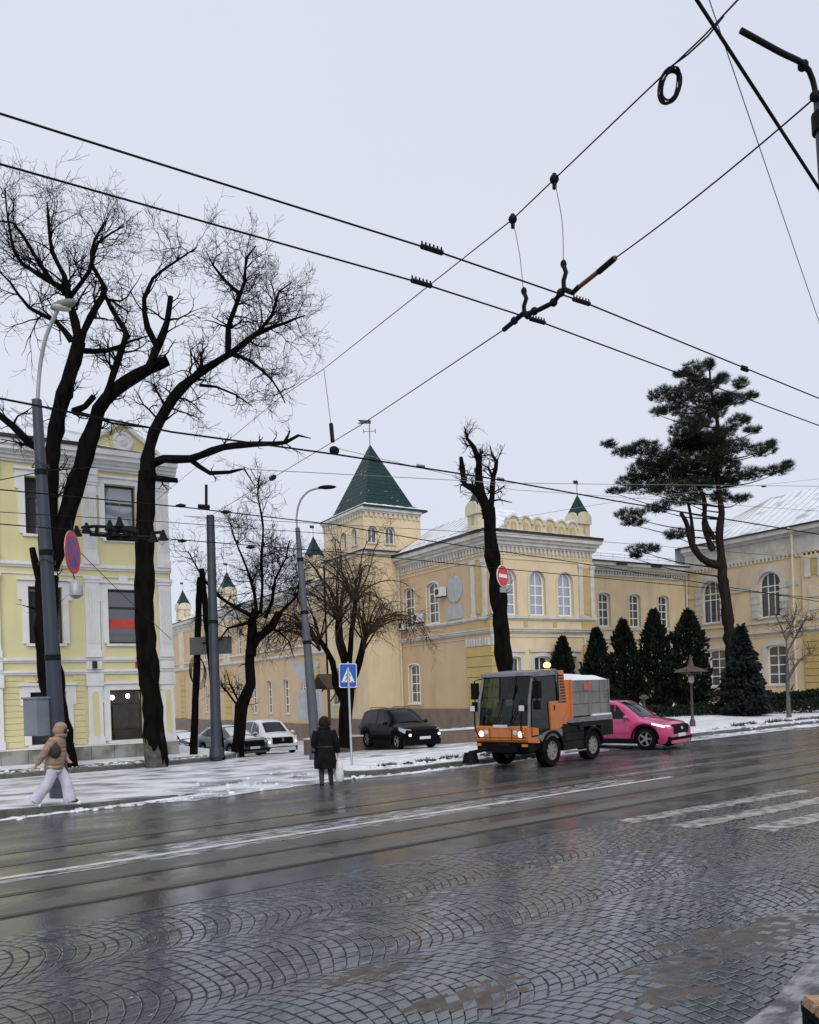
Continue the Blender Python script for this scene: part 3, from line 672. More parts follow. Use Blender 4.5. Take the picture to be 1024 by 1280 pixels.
def turret(cx, cy, z0, w=.95, hb=1.5, hr=1.75, vane=True, pale=True):
    """square corner turret: shaft, arched faces, flared pyramid roof and weather vane"""
    T = link('turret', None, OS); T.location = Vector((cx, cy, z0)) - worldloc(OS); h = w/2
    MB().box(-h, h, -h, h, 0, hb).local('shaft', m_cream, T)
    MB().box(-h-.08, h+.08, -h-.08, h+.08, 0, .15).local('base', m_cream, T)
    for rz in (0, -90):
        A_ = MB(); pts = [(-h-.05, hb-.45), (h+.05, hb-.45)] + [((h+.05)*math.cos(math.pi*j/8), hb-.1+.42*math.sin(math.pi*j/8)) for j in range(9)]
        A_.prism(pts, lambda a, b, d: (a, d, b), -h-.12, -h+.1); A_.rot(0, Matrix.Rotation(R(rz), 4, 'Z')); A_.local('arched_hood', m_cream, T)
        N_ = MB(); N_.box(-.1, .1, -h-.02, -h+.05, .35, hb-.5); N_.rot(0, Matrix.Rotation(R(rz), 4, 'Z')); N_.local('slit', m_quoin, T)
    rf = MB(); e = h + .06; zr = hb + .05
    rf.add([(-e,-e,zr),(e,-e,zr),(e,e,zr),(-e,e,zr),(-e*.55,-e*.55,zr+hr*.42),(e*.55,-e*.55,zr+hr*.42),(e*.55,e*.55,zr+hr*.42),(-e*.55,e*.55,zr+hr*.42),(0,0,zr+hr)],
           [(0,1,5,4),(1,2,6,5),(2,3,7,6),(3,0,4,7),(4,5,8),(5,6,8),(6,7,8),(7,4,8),(3,2,1,0)])
    r_ = rf.local('roof', m_green, T)
    if vane:
        v_ = MB().tube([(0,0,zr+hr-.05),(0,0,zr+hr+.9)], .02, 5); v_.box(-.28, .1, -.012, .012, zr+hr+.62, zr+hr+.84); v_.local('weather_vane', m_black, r_)
turret(36.15, 37.45, 11.18, 1.0, 1.35, 1.45); turret(28.55, 37.5, 11.18, 1.0, 1.35, 1.35)
for t in (60.2, 80.8, 96.1): turret(28.9, t, 11.3, 1.35, 1.7, 1.9)
# pavilion roof
mb = MB(); mb.add([(28.2, 36.6, 11.16), (37.2, 36.6, 11.16), (37.2, 47, 11.16), (28.2, 47, 11.16), (31.8, 40.5, 13.4), (33.4, 40.5, 13.4), (33.4, 47, 13.4), (31.8, 47, 13.4)], [(0,1,5,4),(1,2,6,5),(3,0,4,7),(4,5,6,7)])
mb.part('roof', m_roofs, OS)
sm_ = MB()
for k in range(14): yk = 37.2 + k*.72; sm_.tube([(28.25, yk, 11.18), (31.8, max(yk, 40.5), 13.42)], .022, 4)
for k in range(4): sm_.tube([(28.4+.1*k, 38.5+2.4*k, 11.45+.05*k), (28.4+.1*k, 38.5+2.4*k+1.9, 11.45+.05*k)], .02, 4)
sm_.part('roof_seams', m_greys, OS, kind='stuff')
# tower
TS.part('plinth', m_brown, -6.1, 0, -2, .4, -.05, .1); TF.part('plinth', m_brown, 26.0, 28.7, -2, .55, -.05, .1)
TS.wall('wall', m_och, -6.1, 0, .4, 11.3, [opn(-2.2, 6.3, 1.1, 2.3, .3), opn(-4.4, 1.4, 1.1, 2.3, .2)], .3)
TF.wall('wall', m_och, 26.1, 28.7, .55, 11.3, [], .3)
window(TS, -2.2, 6.3, 1.1, 2.3, .3, 2, 4, .09, .06, None, m_glass, .24); window(TS, -4.4, 1.4, 1.1, 2.3, .2, 2, 4, .09, .06, None, m_glass, .24)
MB().box(26.1, 31.2, 52.6, 52.9, 0, 11.3).part('back_wall', m_och, OS)
cs = [26.8, 28.15]; ops = [opn(x, 12.0, .72, .75, .36) for x in cs]
opt = [opn(-1.25 - 1.5*k, 12.0, .72, .75, .36) for k in range(3)]
TF2 = Fac(0, 46.85, False, OS); TS2 = Fac(26.15, 46.85, True, OS)
TF2.wall('upper_wall', m_och, 26.15, 30.6, 11.3, 14.3, ops, .3); TS2.wall('upper_wall', m_och, -5.9, 0, 11.3, 14.3, opt, .3)
for x in cs: window(TF2, x, 12.0, .72, .75, .36, 2, 1, .06, .05, None, m_glass, .2, None, (.13, .05), m_cream)
for o in opt: window(TS2, (o[0]+o[1])/2, 12.0, .72, .75, .36, 2, 1, .06, .05, None, m_glass, .2, None, (.13, .05), m_cream)
for fac, a, b in ((TF2, 26.15, 30.6), (TS2, -5.9, 0)):
    mb = MB(); d = .0 if fac is TF2 else .003
    for z0, z1, w in ((11.25, 11.42, .22), (11.422, 11.6, .1), (14.0, 14.12, .12), (14.122, 14.3, .25)):
        fac.box(mb, a-(w if fac is TF2 else 0), b+(0 if fac is TS2 else 0), z0, z1, -.05, w-d)
    mb.part('tower_moulding', m_trim, OS); dentils(fac, a, b, 13.72, 13.99, .1, .36, m_cream, .55)
    gm = MB(); fac.box(gm, a-(.3 if fac is TF2 else 0), 28.7 if fac is TF2 else b, 11.421, 11.5, .02, .34-d); gm.part('gutter', m_black, OS)
tcx, tcy, ez = 28.5, 49.75, 14.3; e = 3.25; kx = .77
rf = MB(); prof = [(e, ez), (e, ez+.1), (e*.74, ez+.5), (.02, ez+5.15)]
for r_, z_ in prof: rf.v += [(tcx-r_*kx, tcy-r_, z_), (tcx+r_*kx, tcy-r_, z_), (tcx+r_*kx, tcy+r_, z_), (tcx-r_*kx, tcy+r_, z_)]
rf.f = [(i*4+k, i*4+(k+1)%4, (i+1)*4+(k+1)%4, (i+1)*4+k) for i in range(3) for k in range(4)] + [(3,2,1,0)]
tr = rf.part('tower_roof', m_green, OS)
# snow left at the foot of the spire and shingle lines
sn = MB()
for k in range(4):
    c0 = [(-1,-1),(1,-1),(1,1),(-1,1)][k]; c1 = [(-1,-1),(1,-1),(1,1),(-1,1)][(k+1)%4]
    def tp(f, c): r_ = interp(f, [(0, e), (1, e*.74)]); return (tcx + c[0]*r_*1.004*kx, tcy + c[1]*r_*1.004, ez+.1+.40*f+.02)
    g = random.Random(k); N = 24; lo_ = [tuple(lerp(a, b, i/N) for a, b in zip(tp(.05, c0), tp(.05, c1))) for i in range(N+1)]
    hi_ = [tuple(lerp(a, b, i/N) for a, b in zip(tp(.25+.35*g.random(), c0), tp(.25+.35*g.random(), c1))) for i in range(N+1)]
    sn.add(lo_ + hi_, [(i, i+1, i+N+2, i+N+1) for i in range(N)])
sn.part('eaves_snow', m_snow, tr, kind='stuff')
sh = MB(); g = random.Random(4)
for (nx, ny) in ((0,-1), (-1,0), (1,0)):
    for k in range(1, 15):
        f = k/15.5; r_ = lerp(e*.74, .02, f) + .004; z_ = lerp(ez+.5, ez+5.15, f)
        a = Vector((tcx, tcy, z_)) + Vector((nx*kx, ny, 0))*r_; u = Vector((-ny*kx, nx, 0))*r_
        sh.tube([a-u, a+u], .014, 3)
        for j in range(3):
            if g.random() < .5:
                c = g.uniform(-.9, .7); sn2 = a + u*c
sh.part('shingle_edges', m_green, tr, kind='stuff')
ds = MB()
for (nx, ny) in ((0,-1), (-1,0)):
    for k in range(22):
        f = min(.93, g.random()**1.4*.95); r_ = lerp(e*.74, .02, f) + .02; z_ = lerp(ez+.5, ez+5.15, f); c = g.uniform(-.96, .7); L = g.uniform(.08, .3)*(1-f)+.05
        if nx == 0 and g.random() < .6: continue
        a = Vector((tcx, tcy, z_)) + Vector((nx*kx, ny, 0))*r_; u = Vector((-ny*kx, nx, 0))
        ds.tube([a+u*c*r_, a+u*(c*r_+L)+Vector((0,0,.1*g.random()))], g.uniform(.005,.012), 3)
ds.part('snow_dusting', m_snow, tr, kind='stuff')
v_ = MB().tube([(tcx, tcy, ez+5.0), (tcx, tcy, ez+6.9)], .03, 5); v_.tube([(tcx-.35, tcy+.2, ez+6.1), (tcx+.35, tcy-.2, ez+6.1)], .02, 4)
for d_ in (-.35, .35): v_.tube([(tcx+d_, tcy-d_*.57, ez+5.95), (tcx+d_, tcy-d_*.57, ez+6.25)], .03, 4)
v_.add([(tcx-.75, tcy+.4, ez+6.62), (tcx+.1, tcy-.06, ez+6.62), (tcx+.1, tcy-.06, ez+6.86), (tcx-.75, tcy+.4, ez+6.92), (tcx-.55, tcy+.3, ez+6.76)], [(0,1,2,4),(4,2,3)])
v_.part('weather_vane', m_black, tr)
MB().tube([(28.35, 46.72, 11.25), (31.0, 46.72, 12.85)], .05, 5).part('valley_flashing', m_black, OS)
# downpipes
for x, y, z1 in ((28.62, 46.7, 11.1), (50.25, 40.85, 10.4)):
    d_ = MB().tube([(x, y, .3), (x, y, z1-.3), (x+.1, y-.25, z1)], .075, 8); d_.lathe([(.08, z1-.05), (.17, z1+.15), (.17, z1+.3), (.08, z1+.31)], (x+.1, y-.25, 0), sides=8); d_.part('downpipe', m_cream, OS)
MB().tube([(50.1, 32.2, .5), (50.1, 32.2, 11.7), (49.8, 32.2, 12.05)], .08, 8).part('downpipe', m_cream, OS)
# long left wing down the side street
lx = [52.9 - t for t in (55.5, 62.5, 66.15, 69.95, 73.7, 77.3, 84.5, 88.2, 92)]
ops = [opn(x, .5, 1.15, 2.85, .15) for x in lx] + [opn(x, 6.3, 1.15, 2.4, .25) for x in lx]
LW.wall('wall', m_ochp, -52, 0, -.3, 11.0, ops, .3); LW.part('plinth', m_brown, -52, 0, -3.6, -.3, -.05, .1)
for x in lx:
    window(LW, x, .5, 1.15, 2.85, .15, 2, 4, .09, .06, None, m_glass, .24, None, (.07, .03), m_trim); window(LW, x, 6.3, 1.15, 2.4, .25, 2, 4, .09, .06, None, m_glass, .24, None, (.07, .03), m_trim)
for t in (60.3, 80.9, 96.5):
    x = 52.9 - t; quoins(LW, x-.9, x+.9, -.25, 4.9, 8); LW.part('upper_quoin_panel', m_cream, x-.9, x+.9, 5.62, 10, -.05, .09)
band(LW, 'belt_course', m_trim, -52, 0, [(5.34, 5.42, .08), (5.422, 5.6, .2), (6.1, 6.25, .12)]); band(LW, 'cornice', m_trim, -52, 0, [(10.1, 10.4, .1), (10.402, 10.7, .25), (10.702, 11.0, .45)])
LW.part('gutter', m_black, -52, 0, 11.001, 11.1, .1, .5); dentils(LW, -52, 0, 9.85, 10.09, .1, .34)
MB().add([(28.2, 53, 11.1), (28.2, 105, 11.1), (34, 105, 14), (34, 53, 14), (40, 53, 11.1), (40, 105, 11.1)], [(0,1,2,3), (3,2,5,4), (1,5,2)]).part('roof', m_roofs, OS)
# stepped gable half-way down the left wing
for k, (hw, z1) in enumerate(((2.2, 12.0), (1.4, 12.8), (.7, 13.6))): LW.part('gable_step', m_cream, -35.4-hw, -35.4+hw, 11.1+k*.01, z1, -.4+.01*k, .1-.01*k)
# centre wing
cx_ = [38.8, 41.8, 44.8, 47.8]
ops = [opn(x, 6.18, 1.1, 2.15, .2) for x in cx_] + [opn(x, 1.5, 1.1, 2.3, .15) for x in cx_]
CW.wall('wall', m_och, 36.8, 50.4, .9, 10.4, ops, .3); CW.part('plinth', m_brown, 36.8, 50.4, -.1, .9, -.05, .1)
for x in cx_:
    window(CW, x, 6.18, 1.1, 2.15, .2, 2, 4, .09, .06, None, m_glass, .24, None, (.14, .05), m_cream); window(CW, x, 1.5, 1.1, 2.3, .15, 2, 4, .09, .06, None, m_glass, .24, None, (.14, .05), m_cream)
band(CW, 'belt_course', m_trim, 36.8, 50.4, [(5.05, 5.1, .05), (5.24, 5.3, .08), (5.302, 5.42, .18), (5.95, 6.08, .12)])
band(CW, 'cornice', m_trim, 36.8, 50.4, [(9.72, 9.82, .1), (10.05, 10.2, .2), (10.202, 10.4, .34), (10.402, 10.62, .48)]); dentils(CW, 36.8, 50.4, 9.83, 10.04, .12, .26)
CW.part('gutter', m_black, 36.8, 50.4, 10.622, 10.72, .1, .54)
MB().add([(36.8, 40.5, 10.7), (50.4, 40.5, 10.7), (50.4, 46, 12.6), (36.8, 46, 12.6), (36.8, 51, 10.7), (50.4, 51, 10.7)], [(0,1,2,3),(3,2,5,4)]).part('roof', m_roofs, OS)
gd = MB()      # snow guard rails on the roof
for z_, y_ in ((11.15, 41.3), (11.35, 41.3)): gd.tube([(37, y_, z_), (50.3, y_, z_)], .018, 4)
for k in range(12): gd.tube([(37.2+k*1.18, 41.3, 10.95), (37.2+k*1.18, 41.3, 11.37)], .018, 4)
gd.part('snow_guard', m_greys, OS)
for xk in (42.6, 46.1): MB().box(xk, xk+1.0, 40.42, 40.5, 10.45, 10.6).part('vent', m_black, OS)
# right wing facing the side
rx = [2.2, 6.9]
ops = [opn(x, 6.35, 1.7, 2.25, .85) for x in rx] + [opn(x+.35, 1.75, 1.5, 2.55, .15) for x in rx]
RW.wall('wall', m_och, 0, 17, .9, 11.0, ops, .35); RW.part('plinth', m_brown, 0, 17, -.1, .9, -.05, .1)
for x in rx:
    window(RW, x, 6.35, 1.7, 2.25, .85, 3, 3, .1, .07, None, m_glass, .26, [0, .55, .7, 1], (.42, .1), m_trim)
    window(RW, x+.35, 1.75, 1.5, 2.55, .15, 2, 4, .1, .07, None, m_glass, .26, None, (.3, .09), m_trim)
    for k in range(5):       # stone blocks beside the arched windows
        for sg in (-1, 1): RW.part('casing_block', m_trim, x+sg*1.06-.28, x+sg*1.06+.28, 6.4+k*.46, 6.4+k*.46+.36, 0, .13)
band(RW, 'belt_course', m_trim, 0, 17, [(5.0, 5.06, .05), (5.22, 5.3, .08), (5.302, 5.46, .2), (5.95, 6.1, .14)])
mb = MB()
for a, b in ((0, 2.2-1.36), (2.2+1.36, 6.9-1.36), (6.9+1.36, 9)): RW.part('impost_band', m_trim, a, b, 8.3, 8.62, -.05, .08)

band(RW, 'frieze', m_trim, -.0, 17, [(10.35, 10.45, .1), (10.452, 11.55, .06), (11.552, 11.75, .25), (11.752, 12.05, .5)])
for k in range(14): RW.part('frieze_panel', m_cream, .45+k*.62, .45+k*.62+.3, 10.78, 11.08, .0, .1)
dentils(RW, 0, 17, 10.14, 10.348, .1, .3, m_cream); RW.part('gutter', m_black, -.4, 17, 12.052, 12.17, .15, .58)
# corner block at its street end
RW.wall('corner_bay', m_quoin, 9.3, 17, .9, 5.0, [], .1, .12)
for k in range(9): RW.part('quoin', m_quoin, 9.4, 17, 1.0+k*.44, 1.0+k*.44+.39, .1, .17)
RW.wall('corner_bay', m_och, 9.3, 17, 5.5, 10.3, [], .1, .1)
for z0, z1 in ((6.55, 7.25), (7.4, 8.1)):
    a_ = RW.part('panel_frame', m_trim, 9.75, 10.65, z0, z1, .1, .16); RW.part('panel_field', m_och, 9.9, 10.5, z0+.14, z1-.14, .1, .165)
for xk in (9.55, 10.45): RW.part('pier', m_trim, xk, xk+.4, 8.7, 10.0, .1, .2)
RW.part('niche', m_quoin, 9.98, 10.42, 8.8, 9.9, .1, .15)
mb = MB(); mb.add([(49.8, 41.6, 12.15), (49.8, 24, 12.15), (66, 24, 12.15), (66, 41.6, 12.15), (55.5, 37.1, 15.6), (55.5, 29, 15.6), (60, 29, 15.6), (60, 37, 15.6)], [(0,4,5,1),(1,5,6,2),(2,6,7,3),(3,7,4,0),(4,7,6,5)])
mb.part('roof', m_roofs, OS)
MB().add([(49.85, 41.5, 10.6), (66, 41.5, 10.6), (66, 41.5, 12.15), (49.85, 41.5, 12.15)], [(0,1,2,3)]).part('gable_wall', m_greys, OS)
sm_ = MB()
for k in range(26):
    y_ = 41.3 - k*.66; sm_.tube([(49.85, y_, 12.18), (55.5, min(37.1, max(29, y_)), 15.62)], .025, 4)
sm_.part('roof_seams', m_greys, OS, kind='stuff')
# wooden door canopy at the tower
cn = link('door_canopy', None, OS); cn.location = Vector((25.2, 50, 0)) - worldloc(OS)
m_wood = mat('dark_wood', (.05, .032, .022), .7, (.03, .02, .015), scale=6, bump=.2)
MB().add([(-1.2,-1.5,2.55),(.9,-1.5,2.55),(.9,0,3.5),(-1.2,0,3.5),(-1.2,1.5,2.55),(.9,1.5,2.55),(-1.2,-1.5,2.43),(.9,-1.5,2.43),(.9,0,3.36),(-1.2,0,3.36),(-1.2,1.5,2.43),(.9,1.5,2.43)],
         [(0,1,2,3),(3,2,5,4),(6,9,8,7),(9,10,11,8),(0,3,9,6),(3,4,10,9),(0,6,7,1),(4,5,11,10)]).local('roof', m_wood, cn)
for y_ in (-1.2, 1.2):
    MB().tube([(-1, y_, 0), (-1, y_, 2.6)], .09, 6).local('post', m_wood, cn); MB().tube([(-.95, y_, 1.6), (-.2, y_, 2.5)], .05, 5).local('brace', m_wood, cn)
MB().box(.84, .9, -.6, .6, 0, 2.2).local('door', mat('brown_door', (.09, .05, .03), .5), cn)
MB().box(27.6, 27.75, 45.0, 46.79, 0, 2.0) if False else None
FP.part('wall_plaque', mat('red_enamel', (.35, .03, .03), .4), 29.3, 29.95, 4.1, 4.45, .11, .15)

# low garden wall with snow on top
gw = thing('garden_wall', 'low brown garden wall with a snow cap running behind the black SUV', 'wall', (14.75, 32.2, 0))
for k in range(8):
    xa = 14.75 + k*1.42; MB().box(xa+.005, xa+1.415, 32.0, 32.35, -.9, .24).part('wall_block', m_brown, gw)
mb = MB(); g = random.Random(3)
xs = [14.75 + k*.3 for k in range(38)]; 
for a, b in zip(xs, xs[1:]): mb.box(a, b, 31.95, 32.4, .241, .30 + g.uniform(0, .03))
mb.part('snow_cap', m_snow, gw)

# ================================================================== TREES
m_bark = mat('dark_wet_bark', (.003, .0026, .0024), .95, (.0085, .007, .006), scale=6, bump=.9, bscale=18, stretch=(1, 1, .3), spec=.06)
m_twig = mat('bare_twigs', (.007, .006, .0055), .95, spec=.05)
m_twigb = mat('brown_twigs', (.050, .034, .024), .95, spec=.05)
m_barkp = mat('pine_bark', (.012, .009, .008), .95, (.028, .02, .016), scale=7, spec=.08, bump=.7, stretch=(1, 1, .3))
m_barkg = mat('grey_bark', (.11, .105, .10), .85, (.07, .065, .06), scale=6, bump=.5)
def smooth_path(P, rr, step=.35):
    out = []; n = len(P)
    for i in range(n - 1):
        p0, p1, p2, p3 = P[max(i-1, 0)], P[i], P[i+1], P[min(i+2, n-1)]
        k = max(1, int((p2 - p1).length / step))
        for j in range(k):
            t = j / k
            out.append((.5*((2*p1) + (-p0+p2)*t + (2*p0-5*p1+4*p2-p3)*t*t + (-p0+3*p1-3*p2+p3)*t**3), lerp(rr[i], rr[i+1], t)))
    out.append((P[-1], rr[-1])); return out
def limb(mb, P, rr, g, sides=9, knob=.13, step=.35):
    S = smooth_path(P, rr, step); k0 = len(mb.v)
    mb.tube([p + Vector((g.uniform(-1,1), g.uniform(-1,1), g.uniform(-.5,.5)))*r*.09 for p, r in S], [r*(1+g.uniform(-knob, knob)) for p, r in S], sides)
    for i in range(k0, len(mb.v)):
        v = mb.v[i]; mb.v[i] = (v[0]+g.uniform(-1,1)*.012, v[1]+g.uniform(-1,1)*.012, v[2])
    return S
def twig(mb, p, d, L, r, lvl, g, up=.05, wig=.34, kids=(2, 4), fall=.68, ns=6):
    pts = [p]; rad = [r]; dd = d.normalized(); seg = L / ns
    spots = []
    for i in range(ns):
        dd = (dd + Vector((g.gauss(0, wig), g.gauss(0, wig), g.gauss(0, wig) + up))*.8).normalized()
        pts.append(pts[-1] + dd*seg); rad.append(max(.0045, r*(1 - .8*(i+1)/ns))); spots.append((pts[-1], dd.copy(), rad[-1]))
    mb.tube(pts, rad, 5 if r > .035 else 3, cap=False)
    if lvl <= 0: return
    for k in range(g.randint(*kids)):
        q, e, rq = g.choice(spots[:-1] if ns > 2 else spots)
        a = e.orthogonal().normalized(); a.rotate(Matrix.Rotation(g.uniform(0, 6.283), 3, e))
        nd = (e*g.uniform(.45, 1.0) + a*g.uniform(.5, .95) + Vector((0, 0, up)))
        twig(mb, q, nd, L*fall*g.uniform(.7, 1.2), max(.0055, min(rq, r*.6)), lvl-1, g, up, wig, kids, fall, max(3, ns-1))
def crown_from(mb, S, n, L, g, lvl=2, f0=.25, rmin=.02, **kw):
    for k in range(n):
        i = int(lerp(f0, 1, g.random()) * (len(S)-1)); p, r = S[i]; q = S[min(i+1, len(S)-1)][0] - S[max(i-1, 0)][0]; e = q.normalized()
        a = e.orthogonal().normalized(); a.rotate(Matrix.Rotation(g.uniform(0, 6.283), 3, e))
        nd = e*g.uniform(.2, .9) + a + Vector((0, 0, .2)); f = i/len(S)
        twig(mb, p, nd, L*g.uniform(.5, 1.1), max(rmin, min(r*.42, .04)), lvl, g, **kw)
def Zp(z0, sc): return lambda x, y, d: at(z0[0] + x/sc, z0[1] + y/sc, d)

def traced_tree(name, label, base, limbs, seed, conv, D, mbark, mtw, knob=.13, tw=1., group=None, ground=.12):
    """limbs: (points [(x,y)], radii px, depth offset at end, twigs, twig length, level)"""
    g = random.Random(seed); root = thing(name, label, 'tree', base, 0, group); tr = MB(); cr_ = MB()
    for pts, wd, dz, n, L, lvl in limbs:
        N = len(pts); P = [conv(p[0], p[1], D + (p[2] if len(p) > 2 else dz*(i/(N-1) if N > 1 else 0))) for i, p in enumerate(pts)]
        rr = [lerp(wd[0], wd[1] if wd[1] > 4.5 else 1.1, (i/(N-1))**1.1) * D / FPX / 2 for i in range(N)]
        S = limb(tr, P, rr, g, knob=knob)
        if n: crown_from(cr_, S, int(n*tw*.72), L*.92, g, lvl)
    tr.part('trunk', mbark, root, 60); cr_.part('crown', mtw, root)
    return root
zA = Zp((0, 180), 2.438)
b1 = gnd(84, 962, .12); D1 = 26.4
def pxA(*l): return [((x)*2.438, (y-180)*2.438) for x, y in l]
traced_tree('bare_tree', 'large bare tree with two leaning stems behind the street lamp pole', b1, [
    (pxA((84, 968), (72, 900), (62, 830), (58, 770), (60, 720)), (30, 27), 0, 10, .9, 1),
    ([(150, 1290), (148, 1200), (150, 1080), (160, 940), (185, 800), (228, 660), (240, 600)], (24, 15), -.6, 10, 1.4, 2),
    ([(150, 1290), (190, 1180), (225, 1060), (280, 880), (320, 780), (420, 705), (512, 658)], (26, 12), .5, 12, 1.5, 2),
    ([(315, 790), (345, 700), (385, 580), (375, 560), (340, 500), (310, 440)], (9, 5), 1.0, 14, 1.7, 3),
    ([(450, 690), (480, 620), (510, 540), (520, 465)], (10, 7), .2, 8, 1.4, 2),
    ([(480, 620), (450, 560), (440, 470), (465, 410), (540, 355), (600, 315)], (8, 3), -.8, 18, 1.7, 3),
    ([(240, 610), (230, 540), (210, 470), (195, 400), (160, 330), (150, 250), (145, 175)], (12, 3), -.4, 24, 1.9, 3),
    ([(245, 600), (275, 530), (320, 440), (280, 370), (290, 290), (325, 235)], (10, 3), .9, 20, 1.9, 3),
    ([(210, 470), (270, 390), (300, 300), (380, 250)], (7, 3), -.9, 16, 1.7, 3),
    ([(220, 600), (170, 540), (90, 500), (30, 420), (-20, 370)], (8, 3), -.8, 18, 1.8, 3),
    ([(200, 440), (120, 400), (50, 340), (25, 230), (15, 140)], (7, 3), .7, 20, 1.9, 3),
    ([(165, 430), (100, 330), (40, 240), (-30, 230)], (6, 2.5), -1.3, 14, 1.7, 3),
    ([(250, 630), (330, 630), (400, 600), (450, 585)], (7, 4), .4, 8, 1.2, 2),
    ([(150, 950), (90, 910), (40, 860), (-10, 820)], (10, 7), -.5, 7, 1.3, 2),
    ([(225, 815), (260, 800), (285, 770)], (9, 7), -.3, 4, .8, 1), ([(235, 820), (300, 835), (340, 850), (450, 865)], (6, 3), .6, 7, 1.0, 2),
    (pxA((56, 745), (48, 720), (40, 685)), (11, 8), .2, 2, .8, 1), ], 21, zA, D1, m_bark, m_twig)
b2 = gnd(196, 962, .12); D2 = 26.6
traced_tree('bare_tree', 'tall bare tree leaning right with one long low limb by the yellow house', b2, [
    (pxA((197, 966), (192, 900), (186, 840), (182, 780), (181, 700), (182, 640), (185, 590)), (27, 20), 0, 7, .7, 1),
    ([(450, 1010), (450, 960), (470, 880), (530, 770), (620, 690), (700, 640), (780, 580), (860, 548), (930, 522)], (18, 4), .5, 44, 1.5, 3),
    ([(695, 640), (697, 560), (720, 490), (745, 420), (750, 350), (780, 310)], (8, 2.5), .2, 34, 1.4, 3),
    ([(735, 460), (690, 420), (650, 370), (630, 330)], (5, 2), .8, 12, 1.3, 3),
    ([(780, 580), (830, 520), (850, 450), (890, 420)], (5, 2), -.8, 26, 1.3, 3),
    ([(700, 640), (760, 660), (830, 720), (870, 790)], (5, 2), -.7, 20, 1.3, 3), ([(610, 735), (660, 740), (720, 765), (770, 800)], (4, 2), .8, 9, 1.1, 2),
    ([(462, 975), (500, 960), (580, 960), (680, 925), (780, 915), (870, 910), (910, 888), (948, 897)], (13, 4), -.6, 10, .9, 1),
    ([(580, 960), (640, 1003), (700, 1000), (745, 990), (775, 1040)], (7, 3), -.5, 4, .6, 1),
    ([(455, 1015), (490, 1020), (540, 1025)], (8, 6), -.3, 2, .5, 1),
    ([(866, 912), (878, 890), (884, 873)], (4, 3), 0, 2, .5, 1), ], 22, zA, D2, m_bark, m_twig)
wt_ = [o for o in bpy.data.objects if o.name.startswith('bare_tree')][-1]
k_ = MB(); limb(k_, [at(197.5, 966, D2), at(194.5, 940, D2), at(192.5, 917, D2)], [28*D2/FPX/2*1.02, 26.5*D2/FPX/2*1.02, 25.5*D2/FPX/2*1.02], random.Random(4), 12, .04); k_.part('whitewashed_foot', mat('old_whitewash', (.10, .095, .08), .9, (.045, .04, .034), scale=5, bump=.5), wt_, 60)
# street tree with a knobbly pollarded head
zC = Zp((200, 680), 4.57); b3 = gnd(298, 942, .0); D3 = 30.5
traced_tree('bare_tree', 'bent dark tree with a swollen pollard head in front of parked cars', b3, [
    ([(445, 1215), (455, 1080), (468, 930), (520, 800), (515, 700), (512, 610), (560, 540), (640, 470), (680, 390)], (17, 9), 0, 6, .9, 2),
    ([(520, 640), (530, 500), (530, 430), (550, 380)], (14, 9), .3, 8, 1.2, 2),
    ([(550, 390), (540, 280), (500, 150), (440, 0), (400, -120)], (5, 1.5), -.3, 26, 1.5, 3),
    ([(575, 400), (585, 250), (580, 80), (590, -100), (560, -280), (570, -390)], (5, 1.5), .6, 30, 1.5, 3),
    ([(600, 420), (640, 330), (660, 200), (720, 80), (740, -20)], (5, 1.5), -.9, 26, 1.5, 3),
    ([(540, 420), (430, 360), (340, 300), (250, 200), (160, 40)], (6, 1.5), .9, 26, 1.5, 3),
    ([(660, 420), (720, 360), (780, 300), (800, 200)], (5, 1.5), .8, 22, 1.5, 3),
    ([(530, 440), (470, 460), (390, 480), (330, 560)], (5, 1.5), -.6, 16, 1.2, 3),
    ([(610, 470), (680, 500), (740, 560), (760, 640)], (4, 1.5), -1, 14, 1.1, 2),
    ([(450, 900), (400, 800), (380, 720)], (3, 1.2), -.4, 9, .9, 2), ([(440, 920), (380, 840), (340, 800)], (3, 1.2), .4, 8, .9, 2)], 23, zC, D3, m_bark, m_twig)
# round-headed weeping tree in front of the tower
def weeping(name, label, base, D, fork, seed):
    g = random.Random(seed); root = thing(name, label, 'tree', base); tr = MB(); cr_ = MB()
    for pts, wd in fork:
        P = [at(x, y, D + d) for x, y, d in pts]; limb(tr, P, [lerp(wd[0], wd[1], i/(len(P)-1))*D/FPX/2 for i in range(len(P))], g)
        tip = P[-1]; ax = (P[-1]-P[-2]).normalized()
        for k in range(20):
            an = g.uniform(0, 6.283); sp = g.uniform(.15, 1.2)
            d = (ax + Vector((math.cos(an)*sp, math.sin(an)*sp, .25))).normalized(); L = g.uniform(2.6, 4.2); p = tip + Vector((0,0,g.uniform(-.5,.1))); pt = [p]; rr = [.05]
            N = 12
            for i in range(N):
                d = (d + Vector((g.gauss(0,.1), g.gauss(0,.1), -.17*(1+.6*sp)*(i/N*1.6)))).normalized(); pt.append(pt[-1] + d*L/N); rr.append(lerp(.045, .008, (i+1)/N))
            cr_.tube(pt, rr, 4, cap=False)
            for i in range(2, N+1):
                for _ in range(g.randint(1, 2)):
                    e = (pt[i]-pt[i-1]).normalized(); a = e.orthogonal(); a.rotate(Matrix.Rotation(g.uniform(0,6.28), 3, e))
                    twig(cr_, pt[i], e*.8 + a*.7 + Vector((0,0,-.15)), g.uniform(.5, 1.1), .011, 1, g, -.12, .25, (1, 3), .6, 4)
    tr.part('trunk', m_bark, root, 60); cr_.part('crown', m_twigb, root); return root
